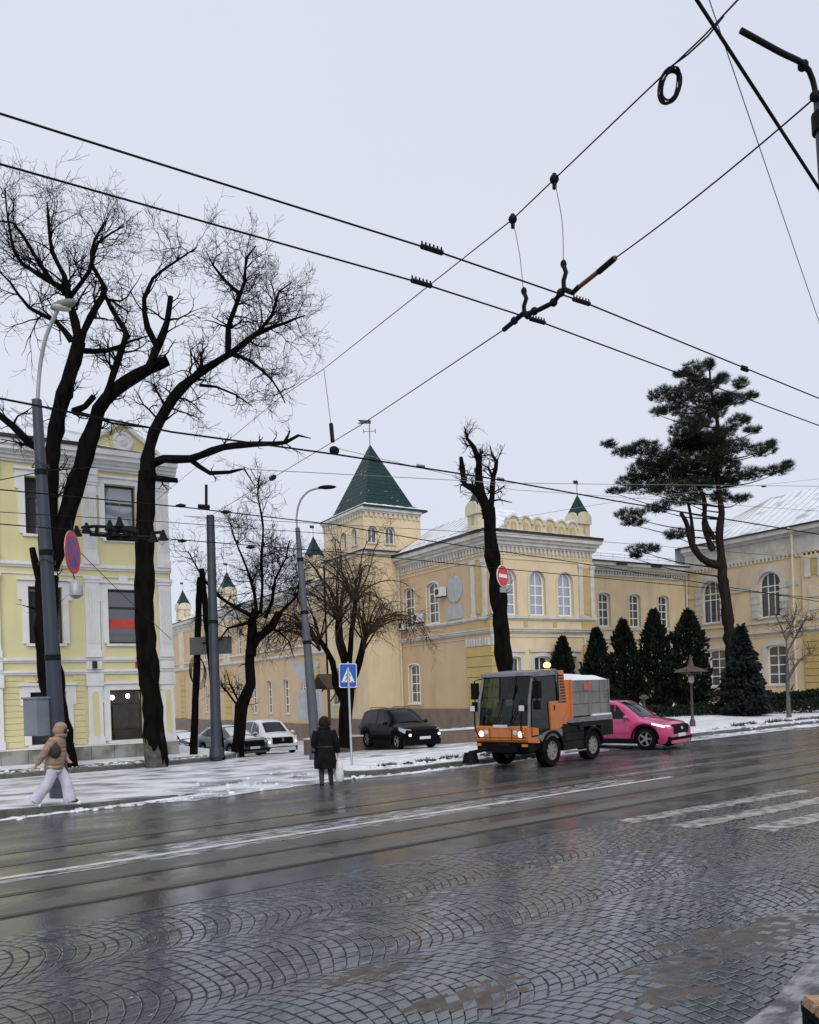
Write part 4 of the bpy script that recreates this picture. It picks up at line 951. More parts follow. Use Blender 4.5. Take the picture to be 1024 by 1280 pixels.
weeping('weeping_tree', 'round-headed bare weeping tree with brown arching twigs before the tower', gnd(432, 930, 0), 34.6, [
    ([(432, 935, 0), (432, 890, 0), (436, 845, 0), (424, 800, .2), (424, 770, .3)], (18, 8)), ([(434, 862, 0), (448, 830, -.4), (455, 800, -.6)], (11, 7)),
    ([(433, 880, 0), (420, 855, .5), (416, 828, .8), (400, 800, 1)], (11, 6)), ([(436, 840, 0), (440, 790, .6), (444, 750, .9)], (8, 5))], 31)
# pollarded trunk
zD = Zp((560, 520), 3.875); b5 = gnd(645, 925, .15); D5 = 34.3
traced_tree('pollarded_tree', 'bare pollarded trunk with stubby limbs beside the no entry sign', b5, [
    (pxA((652, 928), (640, 850), (632, 800), (625, 745), (617, 690), (611, 640), (607, 615)), (30, 22), 0, 8, 1.0, 1)], 33, lambda x, y, d: at(x/2.438, 180+y/2.438, d), D5, m_bark, m_twig, .2) if False else None
def tt(pts): return pts
traced_tree('pollarded_tree', 'bare pollarded trunk with stubby limbs beside the no entry sign', b5, [
    ([(300, 1590), (290, 1400), (275, 1240), (262, 1100), (250, 950), (235, 800), (215, 680), (205, 560), (195, 450)], (23, 17), 0, 10, 1.0, 2),
    ([(190, 450), (160, 380), (150, 300), (150, 220), (125, 150), (95, 110), (80, 50)], (13, 3), -.2, 14, .95, 2),
    ([(160, 390), (120, 350), (80, 330), (70, 260), (62, 200)], (9, 6), .3, 10, .8, 2),
    ([(205, 470), (215, 380), (220, 300), (238, 220), (215, 190), (203, 145)], (9, 4), .2, 12, .9, 2),
    ([(150, 240), (160, 200), (155, 160)], (6, 4), -.3, 6, .8, 2),
    ([(215, 290), (195, 250), (165, 235)], (4, 3), .1, 3, .5, 1), ([(215, 410), (250, 405), (310, 420)], (3, 1.2), -.2, 4, .5, 1)], 33, zD, D5, m_bark, m_twig, .2, 1.5)
# sapling on the right
b6 = gnd(987, 900, .16); D6 = 42.6
traced_tree('sapling', 'thin young bare tree with pale trunk on the snowy right verge', b6, [
    (pxA((987, 902), (985, 870), (984, 830), (983, 800)), (7, 4), 0, 6, .8, 1), (pxA((984, 850), (1000, 825), (1020, 812)), (4, 1.2), -.4, 12, 1.2, 2), (pxA((983, 800), (975, 780), (968, 765)), (3, 1), .4, 14, 1.2, 2),
    (pxA((983, 800), (992, 775), (996, 755)), (3, 1), -.5, 14, 1.2, 2), (pxA((984, 815), (998, 790), (1010, 770)), (3, 1), .6, 10, 1.0, 2)], 36, zA, D6, m_barkg, m_twigb)

# ---- evergreens
m_pine = mat('pine_needles', (.008, .014, .009), .8, (.026, .034, .015), scale=1.3, lo=.42, hi=.7, spec=.2)
m_thu = mat('thuja_foliage', (.004, .008, .005), .8, (.011, .017, .010), scale=2, lo=.4, hi=.65, spec=.2)
m_spr = mat('blue_spruce_needles', (.008, .013, .015), .8, (.028, .038, .042), scale=2.2, lo=.42, hi=.68, spec=.2)
m_hed = mat('hedge_leaves', (.007, .013, .008), .8, (.018, .026, .015), scale=2.5, spec=.2)
def tuft(mb, p, ax, L, n, g, w=.035):
    for k in range(n):
        d = (ax + Vector((g.gauss(0,.6), g.gauss(0,.6), g.gauss(0,.45)))).normalized(); s_ = d.cross(Vector((g.gauss(0,1), g.gauss(0,1), g.gauss(0,1)))).normalized()*w
        q = p + d*L*g.uniform(.6, 1.15); i = len(mb.v); mb.v += [tuple(p-s_), tuple(p+s_), tuple(q+s_*.5), tuple(q-s_*.5)]; mb.f.append((i, i+1, i+2, i+3))
PD = 49.5; zP = Zp((740, 430), 3.606); g = random.Random(41)
pb = at(918, 872, PD); pb.z = .5
pine = thing('pine_tree', 'tall spreading pine with dark clumps of needles before the school', 'tree', pb)
tr = MB(); fo = MB()
PP = [(640, 1590), (615, 1250), (590, 1050), (585, 980), (575, 850), (585, 760), (570, 650), (560, 500), (565, 350), (540, 220), (530, 110)]
SP = limb(tr, [zP(x, y, PD) for x, y in PP], [lerp(17, 2, (i/10)**.7)*PD/FPX/2 for i in range(11)], g)
for pts, w0, w1, dz in (([(575, 1000), (500, 970), (450, 900), (425, 800), (400, 760)], 10, 5, -.8), ([(545, 930), (510, 830), (505, 700), (470, 620)], 8, 4, .8), ([(455, 900), (450, 800), (430, 700)], 6, 3, -.3), ([(555, 880), (520, 820), (500, 760)], 6, 4, .5)):
    limb(tr, [zP(x, y, PD + dz*i/(len(pts)-1)) for i, (x, y) in enumerate(pts)], [lerp(w0, w1, i/(len(pts)-1))*PD/FPX/2 for i in range(len(pts))], g)
CL = [(520,470,90,50),(430,430,80,45),(480,330,80,45),(400,540,90,50),(520,610,80,40),(360,650,90,36),(580,500,70,40),(470,640,80,36),(560,420,60,36),(250,570,90,44),(460,180,60,36),(590,250,50,34),(600,560,70,36),(460,120,60,38),(530,95,24,28),(585,160,34,26),(530,190,46,26),(400,140,30,14),(330,230,76,36),(300,310,36,22),(420,230,62,36),(500,250,50,44),(380,295,66,32),(672,180,34,26),(640,255,62,26),(715,235,30,18),
      (440,380,92,42),(560,300,44,46),(660,350,52,28),(725,390,38,16),(595,395,56,28),(80,455,36,18),(150,490,54,24),(240,470,72,36),(300,530,100,48),(400,480,70,40),(500,440,84,36),(640,460,84,32),(765,480,70,28),(810,450,24,14),
      (330,600,110,40),(180,620,72,26),(110,665,46,13),(240,655,90,26),(440,580,90,48),(540,540,60,40),(690,590,84,28),(620,620,50,28),(835,572,66,22),(885,545,24,16),(420,700,100,30),(300,740,60,24),(170,770,72,26),(195,808,62,14),(580,690,50,32),(665,700,54,18),(380,860,52,24),(230,928,82,20),(195,958,28,10)]
sc = PD / FPX / 3.606
for (x, y, a, b) in CL:
    dz = g.uniform(-1, 1)*1.8 * max(.35, 1 - abs(y-500)/700); c = zP(x, y, PD + dz)
    # bough from the stem to the clump
    cand = min(SP, key=lambda s: abs(s[0].z - (c.z - .25*abs((c-s[0]).length)))); st = cand[0]
    mid = st.lerp(c, .55) + Vector((0, 0, -.25)); limb(tr, [st, mid, c + Vector((0,0,-.15))], [.055, .035, .015], g, sides=5)
    n = int(24 + a*b/16); A_, B_ = a*sc, b*sc
    for k in range(n):
        while True:
            u = Vector((g.uniform(-1,1), g.uniform(-1,1), g.uniform(-1,1)))
            if u.length < 1: break
        p = c + Vector((u.x*A_*cA + u.y*A_*.8*sA, -u.x*A_*sA + u.y*A_*.8*cA, u.z*B_ - .12*abs(u.x)*0))
        ax = Vector((u.x*.5*cA, -u.x*.5*sA, .55)); tuft(fo, p, ax, .27, 16, g, .0085)
tr.part('trunk', m_barkp, pine, 60); fo.part('crown', m_pine, pine)
def cone_tree(name, label, base, h, w, m, seed, prof, n, size, droop=.0, group=None, mt=None):
    g = random.Random(seed); root = thing(name, label, 'tree', base, 0, group); fo = MB()
    lob = [(g.uniform(0, 6.28), g.uniform(.02, .98), g.choice((g.uniform(.55, .85), g.uniform(1.1, 1.45)))) for _ in range(70)]
    for k in range(n):
        f = g.random()**1.15; an = g.uniform(0, 6.283); r_ = interp(f, prof)*w
        for la, lz, lr in lob:
            da = abs((an-la+math.pi) % (2*math.pi) - math.pi)
            if da < .38 and abs(f-lz) < .05: r_ *= lerp(1, lr, .8)
        rr = r_*(1 - .42*g.random()**1.8); z = f*h + g.uniform(-.1, .1)
        p = Vector((math.cos(an)*rr, math.sin(an)*rr, max(.02, z))); out = Vector((math.cos(an), math.sin(an), droop)).normalized()
        d = (out*g.uniform(.4, 1) + Vector((0,0,g.uniform(.2, .9) if droop >= 0 else g.uniform(-.35,.1))) + Vector((g.gauss(0,.3), g.gauss(0,.3), g.gauss(0,.2)))).normalized()
        L = size*g.uniform(.6, 1.4); s_ = d.cross(Vector((g.gauss(0,1), g.gauss(0,1), g.gauss(0,1)))).normalized()*L*.28
        i = len(fo.v); q = p + d*L; mm = p + d*L*.5
        fo.v += [tuple(p), tuple(mm+s_), tuple(q), tuple(mm-s_)]; fo.f.append((i, i+1, i+2, i+3))
    fo.local('crown', m, root)
    MB().tube([(0,0,-.3), (0,0,h*.5), (0,0,h*.93)], [w*.16, w*.1, .02], 7).local('trunk', mt or m_bark, root)
    return root
TP = [(0, .62), (.12, .85), (.35, 1), (.6, .82), (.8, .52), (.93, .24), (1, .03)]
gt = 'dark thujas in a row before the centre wing'
for k, (px, ty, d, wpx, lb) in enumerate(((703, 800, 48.5, 26, 'smallest dark thuja, partly behind the truck hopper'), (745, 790, 48, 33, 'dark pointed thuja next to the smallest one in the row'), (779, 779, 48, 36, 'dark broad thuja in the middle of the thuja row'),
                                       (817, 766, 47.5, 42, 'dark thick thuja next to the tallest one in the row'), (860, 766, 47, 47, 'tallest dark thuja standing behind the ornate lamp post'))):
    tp = at(px, ty, d); h = tp.z - .5
    cone_tree('thuja', lb, (tp.x, tp.y, .5), h, wpx*d/FPX/2*1.0, m_thu, 50+k, TP, 5200, .26, .4, gt)
tp = at(926, 784, 45.5)
cone_tree('blue_spruce', 'blue spruce with drooping tiers in front of the ground floor window', (tp.x, tp.y, .4), tp.z-.4, 25*45.5/FPX, m_spr, 61, [(0, .95), (.08, 1.02), (.14, .85), (.2, .93), (.3, .74), (.36, .78), (.46, .58), (.52, .6), (.62, .42), (.68, .42), (.78, .25), (.85, .2), (1, .02)], 8200, .30, -.3)
def leafy(path, w, h, z0, n, size, m, name, label, cat, seed):
    g = random.Random(seed); mb = MB(); tot = [0]
    for a, b in zip(path, path[1:]): tot.append(tot[-1] + math.dist(a, b))
    for k in range(n):
        s_ = g.random()*tot[-1]; i = max(j for j in range(len(path)-1) if tot[j] <= s_); t = (s_-tot[i])/(tot[i+1]-tot[i])
        c = Vector((lerp(path[i][0], path[i+1][0], t), lerp(path[i][1], path[i+1][1], t), 0)); e = Vector((path[i+1][0]-path[i][0], path[i+1][1]-path[i][1], 0)).normalized(); nn = Vector((-e.y, e.x, 0))
        hh = h*(1 + .10*math.sin(s_*1.7) + .07*math.sin(s_*4.1+1)); fz = g.random()**.6; u = g.uniform(-1, 1); edge = g.random()
        if edge < .6: u = math.copysign(1 - .2*g.random(), u)
        p = c + nn*u*w/2*(1 - .25*fz**3) + Vector((0,0,z0 + (c.x-34)*.022*0 + fz*hh))
        d = Vector((g.gauss(0,1), g.gauss(0,1), g.gauss(.4,1))).normalized(); q = d.cross(Vector((g.gauss(0,1), g.gauss(0,1), g.gauss(0,1)))).normalized()*size*.35; L = d*size*g.uniform(.6,1.3)
        i0 = len(mb.v); mb.v += [tuple(p), tuple(p+L*.5+q), tuple(p+L), tuple(p+L*.5-q)]; mb.f.append((i0, i0+1, i0+2, i0+3))
    return mb.top(name, m, label, cat)
hp = [gnd(835, 903, .25)[:2], gnd(905, 893, .35)[:2], gnd(960, 888, .38)[:2], gnd(1045, 880, .45)[:2]]
hp = [(33.5, 31.2), (38.5, 30.4), (43.0, 28.6), (48.6, 26.0)]
leafy(hp, 1.1, .62, .22, 11000, .15, m_hed, 'clipped_hedge', 'low clipped dark green hedge edging the snowy lawn', 'hedge', 71)
leafy([(43.2, 31.5), (45.5, 30.2), (48, 28.6)], 1.4, .7, .55, 2600, .24, m_hed, 'juniper_shrub', 'loose green juniper shrub rising behind the clipped hedge', 'shrub', 72)
leafy([(40.2, 33.6), (42.2, 32.6)], 1.3, .9, .7, 1600, .16, mat('rusty_leaves', (.06, .03, .016), .8, (.035, .035, .02), scale=3), 'rusty_shrub', 'low rusty brown shrub between thuja and blue spruce', 'shrub', 73)
# clumps of dead grass on the island and verge
cg = random.Random(77)
def clump(x, y, z, r, label, group):
    mb = MB()
    for k in range(46):
        a = cg.uniform(0, 6.28); q = Vector((x+math.cos(a)*r*cg.random(), y+math.sin(a)*r*cg.random(), z)); tuft(mb, q, Vector((math.cos(a)*.7, math.sin(a)*.7, .5)), r*.75, 2, cg, .012)
    mb.top('grass_clump', mat('withered_grass', (.045, .038, .025), .85, (.075, .07, .05), scale=5), label, 'plant', group)
for k in range(13):
    x = lerp(11.2, 17.0, (k + cg.uniform(-.3,.3))/12); clump(x, 19.35 + (x-11)*.115 + cg.uniform(0, .5), .16, cg.uniform(.1, .24), 'withered grass clump in the snow of the kerbed island', 'grass clumps on the island')
for k in range(14):
    x = lerp(31.5, 40, (k + cg.uniform(-.3,.3))/13); clump(x, 22.6 + (x-32)*.115 + cg.uniform(.2, 1.0), .155, cg.uniform(.14, .3), 'withered grass clump in the snow of the right verge', 'grass clumps on the right verge')

# crumbs of ploughed snow and slush along the kerbs and on the island
mb = MB(); g = random.Random(88)
for (a, b, w, n, z) in (((9.9, 18.75), (17.4, 19.4), .25, 90, .0), ((10.6, 19.3), (17.2, 20.1), .5, 120, .155), ((-1, 17.15), (6.5, 18.05), .22, 70, .0), ((24.2, 20.95), (38, 22.45), .4, 130, .0), ((24.5, 21.7), (40, 23.6), .9, 170, .15), ((0, 27.2), (9.5, 28.2), .6, 130, .125), ((4.5, 18.6), (9.8, 20.4), 1.5, 60, .006)):
    for k in range(n):
        t = g.random(); s_ = g.uniform(.02, .075); c = (lerp(a[0], b[0], t) + g.gauss(0, w*.3), lerp(a[1], b[1], t) + g.gauss(0, w*.45), z + s_*.2)
        i = len(mb.v); mb.ell((0, 0, 0), (s_*g.uniform(.8, 1.6), s_*g.uniform(.7, 1.3), s_*g.uniform(.45, .8)), 6, 4)
        for j in range(i, len(mb.v)): v = mb.v[j]; q = 1 + g.uniform(-.2, .2); mb.v[j] = (c[0]+v[0]*q, c[1]+v[1]*q, c[2]+v[2]*q)
o = mb.top('snow_crumbs', m_slush, 'crumbs of dirty ploughed snow scattered along the kerbs', 'snow', smooth=180, kind='stuff')

# ================================================================== POLES, LAMPS, SIGNS
m_pole = mat('blue_grey_pole_paint', (.030, .038, .058), .5, (.022, .029, .045), scale=3, bump=.1)
m_polel = mat('galvanised_steel', (.34, .36, .38), .45, (.28, .30, .32), scale=4, metal=.3)
m_dsteel = mat('dark_steel', (.007, .007, .008), .6, spec=.12)
def pole(name, label, cat, base, top, r0, r1, m=m_pole, rings=(), sides=12):
    root = thing(name, label, cat, base); b = Vector(base); t = Vector(top)
    MB().tube([b + Vector((0,0,-.1)), b.lerp(t, .5), t], [r0, (r0+r1)/2, r1], sides).part('shaft', m, root, 40)
    MB().tube([b + Vector((0,0,0)), b + (t-b).normalized()*.35], [r0*1.35, r0*1.25], sides).part('foot', m, root, 40)
    for f in rings:
        p = b.lerp(t, f); d = (t-b).normalized()*.06; rr = lerp(r0, r1, f)+.02; MB().tube([p-d, p+d], rr, sides).part('band', m_dsteel, root, 40)
    return root
# left lamp pole
pb1 = gnd(77, 1003, .0); pt1 = at(46, 500, 18.2)
P1 = pole('street_lamp', 'tall blue grey lamp pole with cabinet and curved arm before the yellow house', 'street lamp', pb1, pt1, .185, .105, rings=(.36, .62, .82))
arm = [at(47, 505, 18.2), at(50, 460, 18.2), at(58, 420, 18.1), at(72, 388, 18.0)]
MB().tube([p for p, r in smooth_path(arm, [1]*4, .2)], .042, 8).part('arm', m_polel, P1, 60)
lh = at(79, 381, 18.0); k_ = MB().ell((0,0,0), (.30, .13, .10), 12, 8); k_.rot(0, Matrix.Translation(lh) @ Matrix.Rotation(R(-32), 4, 'Z') @ Matrix.Rotation(R(-14), 4, 'Y'))
hd = k_.part('lamp_head', mat('dull_lamp_grey', (.16, .16, .155), .6), P1, 180); MB().ell((lh.x-.03, lh.y, lh.z-.07), (.2, .1, .07)).part('lens', mat('lamp_lens', (.4, .4, .38), .2), hd, 180)
cb0, cb1 = at(34, 920, 18.1), at(60, 873, 18.1)
c_ = Vector(((cb0.x+cb1.x)/2, (cb0.y+cb1.y)/2, 0)); k_ = MB().box(-.26, .26, -.16, .16, cb0.z, cb1.z); k_.box(-.29, .29, -.19, .19, cb1.z, cb1.z+.04); k_.rot(0, Matrix.Translation(c_) @ Matrix.Rotation(R(-62), 4, 'Z')); cab = k_.part('cabinet', mat('cabinet_grey', (.17, .20, .23), .45, (.14, .165, .19), scale=3), P1)
k_ = MB().box(-.235, .235, -.172, -.161, cb0.z+.03, cb1.z-.03); k_.rot(0, Matrix.Translation(c_) @ Matrix.Rotation(R(-62), 4, 'Z')); k_.part('cabinet_door', mat('cabinet_grey', (1,1,1)), cab)
k_ = MB().box(.0, .4, -.05, .05, cb0.z+.1, cb0.z+.2).box(.0, .4, -.05, .05, cb1.z-.2, cb1.z-.1); k_.rot(0, Matrix.Translation(c_) @ Matrix.Rotation(math.atan2(pb1.y-c_.y, pb1.x-c_.x), 4, 'Z')); k_.part('cabinet_bracket', m_dsteel, P1)
for f in (.6, .84):
    p = pb1.lerp(pt1, f); MB().tube([p + Vector((.18*math.cos(a*.7), .18*math.sin(a*.7), .05*math.sin(a*1.3)-.1*(a%3)*.3)) for a in range(10)], .012, 5).part('cable_loop', m_black, P1)
# blue span-wire pole
pb2 = gnd(271, 947, .12); pt2 = at(263, 645, 29.4)
pole('tram_pole', 'plain blue grey tram pole beside the twin wooden posts', 'pole', pb2, pt2, .19, .145, rings=(.55,))
# lamp pole near the pedestrian sign
pb3 = gnd(396, 949, .0); pt3 = at(372, 660, 28.2)
P3 = pole('street_lamp', 'grey lamp pole with gooseneck arm near the pedestrian crossing sign', 'street lamp', pb3, pt3, .185, .08, m=mat('grey_pole_paint', (.075, .083, .10), .5, (.055, .063, .078), scale=3), rings=(.5, .63, .86))
arm = [at(372, 662, 28.2), at(371, 645, 28.2), at(376, 625, 28.1), at(388, 613, 28.0), at(402, 610, 27.9)]
MB().tube([p for p, r in smooth_path(arm, [1]*5, .15)], .035, 7).part('arm', m_polel, P3, 60)
lh = at(409, 609, 27.8); k_ = MB().ell((0,0,0), (.32, .12, .07), 12, 6); k_.rot(0, Matrix.Translation(lh) @ Matrix.Rotation(R(-32), 4, 'Z')); k_.part('lamp_head', m_dsteel, P3, 180)
# give-way sign and plate on that pole, seen from behind
sp = at(382, 838, 28.1); k_ = MB().prism([(-.52, .3), (.52, .3), (0, -.6)], lambda a, b, d: (a, d, b), 0, .02); k_.rot(0, Matrix.Translation(sp + Vector((-.1,-.16,0))) @ Matrix.Rotation(R(-30), 4, 'Z'))
k_.top('give_way_sign', m_polel, 'grey back of a triangular give way sign on the gooseneck lamp pole', 'road sign')
k_ = MB().box(-.42, .42, 0, .02, -1.0, 0); sp = at(387, 862, 28.1); k_.rot(0, Matrix.Translation(sp + Vector((-.1,-.18,0))) @ Matrix.Rotation(R(-30), 4, 'Z'))
k_.top('sign_plate', m_polel, 'grey rectangular plate seen from behind under the give way sign', 'road sign')
# twin wooden posts with a board
for (bx, by), (tx, ty), lb in (((242, 944), (250, 722), 'leaning dark wooden post with cable coil, slightly shorter of the pair'), ((277, 946), (252, 712), 'leaning dark wooden post crossing behind the blue grey tram pole')):
    b_ = gnd(bx, by, .12); t_ = at(tx, ty, 30.6); k_ = MB(); limb(k_, [b_ + Vector((0,0,-.1)), b_.lerp(t_, .5), t_], [.14, .125, .11], random.Random(bx), 9, .04)
    k_.top('wooden_post', m_bark, lb, 'post', None, 60, org=b_)
ba, bb_ = at(237, 797, 30.1), at(290, 817, 30.1); k_ = MB(); ex = Vector((bb_.x-ba.x, bb_.y-ba.y, 0)); n_ = Vector((ex.y, -ex.x, 0)).normalized()*.02
k_.hexa([Vector((ba.x,ba.y,bb_.z))+n_, Vector((bb_.x,bb_.y,bb_.z))+n_, Vector((bb_.x,bb_.y,bb_.z))-n_, Vector((ba.x,ba.y,bb_.z))-n_, ba+n_, Vector((bb_.x,bb_.y,ba.z))+n_, Vector((bb_.x,bb_.y,ba.z))-n_, ba-n_])
bd = thing('sign_board', 'long dark grey sign board fixed across the twin wooden posts', 'sign', ((ba.x+bb_.x)/2, (ba.y+bb_.y)/2, bb_.z)); k_.part('board', mat('grey_board', (.09, .095, .10), .5, (.075, .08, .085), scale=3), bd)
mid = (ba+bb_)/2; MB().tube([mid + Vector((-.3,.06,.1)), mid + Vector((.5,.06,.1))], .03, 5).part('rail', m_dsteel, bd)
k_ = MB(); c_ = at(245, 838, 30.3)
for j in range(4): k_.tube([c_ + Vector((.28*math.cos(a/14*6.283)+.02*j, -.1-.02*j, .55*math.sin(a/14*6.283)-.05*j)) for a in range(15)], .014, 5)
k_.top('cable_coil', m_black, 'black cable coil hung on the wooden posts', 'cable')
# pedestrian crossing sign
sb = gnd(440, 957, .16); stp = at(435, 828, 24.6); SG = thing('crossing_sign', 'blue square pedestrian crossing sign on a thin grey post', 'road sign', sb)
MB().tube([sb + Vector((0,0,-.1)), stp], .035, 8).part('post', m_polel, SG, 60)
sc_ = at(434.5, 844.5, 24.55)
rotS = Matrix.Translation(sc_) @ Matrix.Rotation(R(-14), 4, 'Z') @ Matrix.Rotation(R(1), 4, 'Y')
def plate(poly, d0, d1, M_): k = MB().prism(poly, lambda a, b, d: (a, d, b), d1, d0); k.rot(0, M_); return k
m_blue = mat('sign_blue', (.015, .09, .42), .35); m_swh = mat('sign_white', (.80, .80, .80), .4); m_sbk = mat('sign_black', (.012, .012, .012), .5); m_sred = mat('sign_red', (.55, .03, .03), .4)
def rr_(w, h, r=.03): return [(-w+r, -h), (w-r, -h), (w, -h+r), (w, h-r), (w-r, h), (-w+r, h), (-w, h-r), (-w, -h+r)]
pn = plate(rr_(.27, .36), -.045, -.06, rotS).part('panel', m_swh, SG); plate(rr_(.25, .34), -.060, -.063, rotS).part('blue_field', m_blue, pn)
plate([(-.2, -.2), (.2, -.2), (0, .26)], -.063, -.066, rotS).part('triangle', m_swh, pn)
for nm, pl in (('walker_torso', [(-.035, -.03), (.03, -.035), (.035, .06), (-.01, .075)]), ('walker_head', [(.02*math.cos(a)+.01, .105+.02*math.sin(a)) for a in [k*.7 for k in range(9)]]), ('walker_leg', [(-.03, -.03), (.0, -.03), (-.07, -.15), (-.095, -.14)]), ('walker_leg', [(.0, -.03), (.03, -.035), (.075, -.16), (.05, -.165)]), ('walker_arm', [(-.02, .05), (0, .04), (-.07, -.02), (-.085, 0)]), ('walker_arm', [(.02, .05), (.035, .05), (.09, -.01), (.075, -.025)]),
               ('zebra_bar', [(-.16, -.19), (-.11, -.19), (-.10, -.165), (-.14, -.165)]), ('zebra_bar', [(-.03, -.19), (.02, -.19), (.02, -.17), (-.03, -.17)]), ('zebra_bar', [(.11, -.19), (.16, -.19), (.14, -.165), (.1, -.165)])):
    plate(pl, -.066, -.069, rotS).part(nm, m_sbk, pn)
for dz in (-.25, .25): MB().box(sc_.x-.06, sc_.x+.06, sc_.y-.05, sc_.y+.03, sc_.z+dz-.02, sc_.z+dz+.02).part('clamp', m_polel, SG)
# hanging round signs
def disc(r, d0, d1, M_, n=28): return plate([(r*math.cos(2*math.pi*k/n), r*math.sin(2*math.pi*k/n)) for k in range(n)], d0, d1, M_)
c_ = at(90.5, 690.5, 15.2); hs = thing('no_stopping_sign', 'hanging round blue no stopping sign with red ring and cross', 'road sign', c_)
Ms = Matrix.Translation(c_) @ Matrix.Rotation(R(61), 4, 'Z') @ Matrix.Rotation(R(4), 4, 'Y')
rg = disc(.40, .006, -.006, Ms).part('rim', m_polel, hs); disc(.397, -.006, -.016, Ms).part('red_ring', m_sred, rg); disc(.29, -.016, -.020, Ms).part('blue_field', m_blue, rg)
for a in (45, -45):
    plate([(-.30, -.035), (.30, -.035), (.30, .035), (-.30, .035)], -.020 - (.002 if a > 0 else 0), -.024 - (.002 if a > 0 else 0), Ms @ Matrix.Rotation(R(a), 4, 'Y')).part('red_bar', m_sred, rg)
MB().tube([c_ + Vector((0,0,.4)), c_ + Vector((0,0,.6))], .012, 5).part('hanger', m_dsteel, hs)
ct = at(95, 735, 15.2); MB().tube([c_ + Vector((0,0,-.4)), ct + Vector((0,0,.12))], .01, 4).part('tether', m_dsteel, hs); k_ = MB().lathe([(.03, .16), (.12, .05), (.12, -.14), (.03, -.2)], ct, sides=9); k_.part('counterweight', m_polel, hs, 40)
c_ = at(628.5, 720, 26.0); ne = thing('no_entry_sign', 'hanging red no entry sign with white bar beside the pollarded trunk', 'road sign', c_)
Ms = Matrix.Translation(c_) @ Matrix.Rotation(R(20), 4, 'Z')
rg = disc(.345, .012, -.012, Ms).part('rim', m_swh, ne); disc(.33, -.012, -.016, Ms).part('red_field', m_sred, rg); plate([(-.24, -.055), (.24, -.055), (.24, .055), (-.24, .055)], -.016, -.02, Ms).part('white_bar', m_swh, rg)
MB().tube([c_ + Vector((0,0,.34)), c_ + Vector((0,0,.5))], .012, 5).part('hanger', m_dsteel, ne); MB().box(c_.x-.12, c_.x+.12, c_.y-.02, c_.y+.02, c_.z-.52, c_.z-.36).part('tag_plate', m_polel, ne)
# ornate garden lamp
lb = gnd(866, 908, .155); lt = at(857, 845, 37.5); GL = thing('garden_lamp', 'ornate brown garden lamp post with spreading top before the tallest thuja', 'lamp', lb)
m_cast = mat('brown_cast_iron', (.07, .045, .035), .6, (.045, .03, .025), scale=6)
MB().lathe([(.13, -.1), (.13, .25), (.07, .35), (.055, 1.0), (.075, 1.05), (.05, 1.15), (.045, 1.9), (.08, 1.95), (.045, 2.0)], lb, sides=10).part('post', m_cast, GL, 40)
hz = lt.z
MB().lathe([(.05, -.1), (.13, 0), (.13, .22), (.05, .3)], (lb.x, lb.y, hz-.25), sides=10).part('lantern', mat('frosted_lantern', (.32, .27, .24), .4), GL, 40)
k_ = MB()
for k in range(4):
    a = k*math.pi/2 + .4; e_ = Vector((math.cos(a), math.sin(a), 0)); o_ = Vector((lb.x, lb.y, hz+.1))
    k_.tube([o_, o_ + e_*.4 + Vector((0,0,.05)), o_ + e_*.75 + Vector((0,0,.22))], [.05, .05, .03], 6)
k_.lathe([(.8, .18), (.55, .3), (.16, .42), (.08, .7), (.02, .95)], (lb.x, lb.y, hz), sides=10); k_.part('canopy', m_cast, GL, 40)
MB().tube([(lb.x, lb.y, 1.9), (lb.x, lb.y, hz-.3)], .045, 7).part('upper_post', m_cast, GL)
l2 = at(805, 872, 38); k_ = thing('garden_bollard', 'small brown garden bollard lamp behind the pink car', 'bollard', (l2.x, l2.y, .16))
MB().lathe([(.09, 0), (.06, .2), (.05, l2.z-.3), (.1, l2.z-.22)], (l2.x, l2.y, .16), sides=8).part('post', m_cast, k_, 40); MB().lathe([(.1, 0), (.22, .02), (.22, .1), (.05, .2)], (l2.x, l2.y, l2.z-.06), sides=8).part('cap', m_cast, k_, 40)
# pole with a bracket at the right edge
rb = at(1028, 118, 5.35); RPB = at(1104, 1292, 5.35); RPB.z = 0
RP = pole('bracket_pole', 'dark blue pole top with a bent black bracket arm carrying span wires', 'pole', RPB, rb, .07, .055, rings=(.97,))
arm = [at(1023, 140, 5.35), at(1016, 100, 5.35), at(1004, 80, 5.3), at(975, 65, 5.2), at(926, 38, 5.1)]
MB().tube([p for p, r in smooth_path(arm, [1]*5, .05)], .018, 8).part('bracket_arm', m_dsteel, RP, 60)
for x, y in ((1004, 82), (1019, 120)): p = at(x, y, 5.32); MB().ell(p, (.035, .035, .035)).part('clamp', m_dsteel, RP, 180)

# ================================================================== OVERHEAD WIRES
m_wire = mat('black_wire', (.006, .006, .0065), .6, spec=.1); m_wireg = mat('grey_wire', (.16, .17, .18), .5); m_brass = mat('brown_insulator', (.12, .045, .022), .4)
def wire(name, label, P, r, m=m_wire, sag=0., cat='wire', n=10, group=None, ext=(0, 0)):
    P = [Vector(p) for p in P]; out = []
    if ext[0]: P.insert(0, P[0] + (P[0]-P[1]).normalized()*ext[0])
    if ext[1]: P.append(P[-1] + (P[-1]-P[-2]).normalized()*ext[1])
    for a, b in zip(P, P[1:]):
        for k in range(n): t = k/n; out.append(a.lerp(b, t) - Vector((0,0,4*sag*t*(1-t))))
    out.append(P[-1]); return MB().tube(out, r, 6).top(name, m, label, cat, group, 60)
def sx(px, py, s): r = ray(px, py); k = s/r[0]; return Vector((s, k*r[1], CAMH + k*r[2]))
def gz(px, py, z): return gnd(px, py, z)
A_ = [(-8, 5.78, 6), gz(0,142,6), gz(540,312,6), gz(728,377,6), gz(1024,498,6), (22, 7.75, 6)]
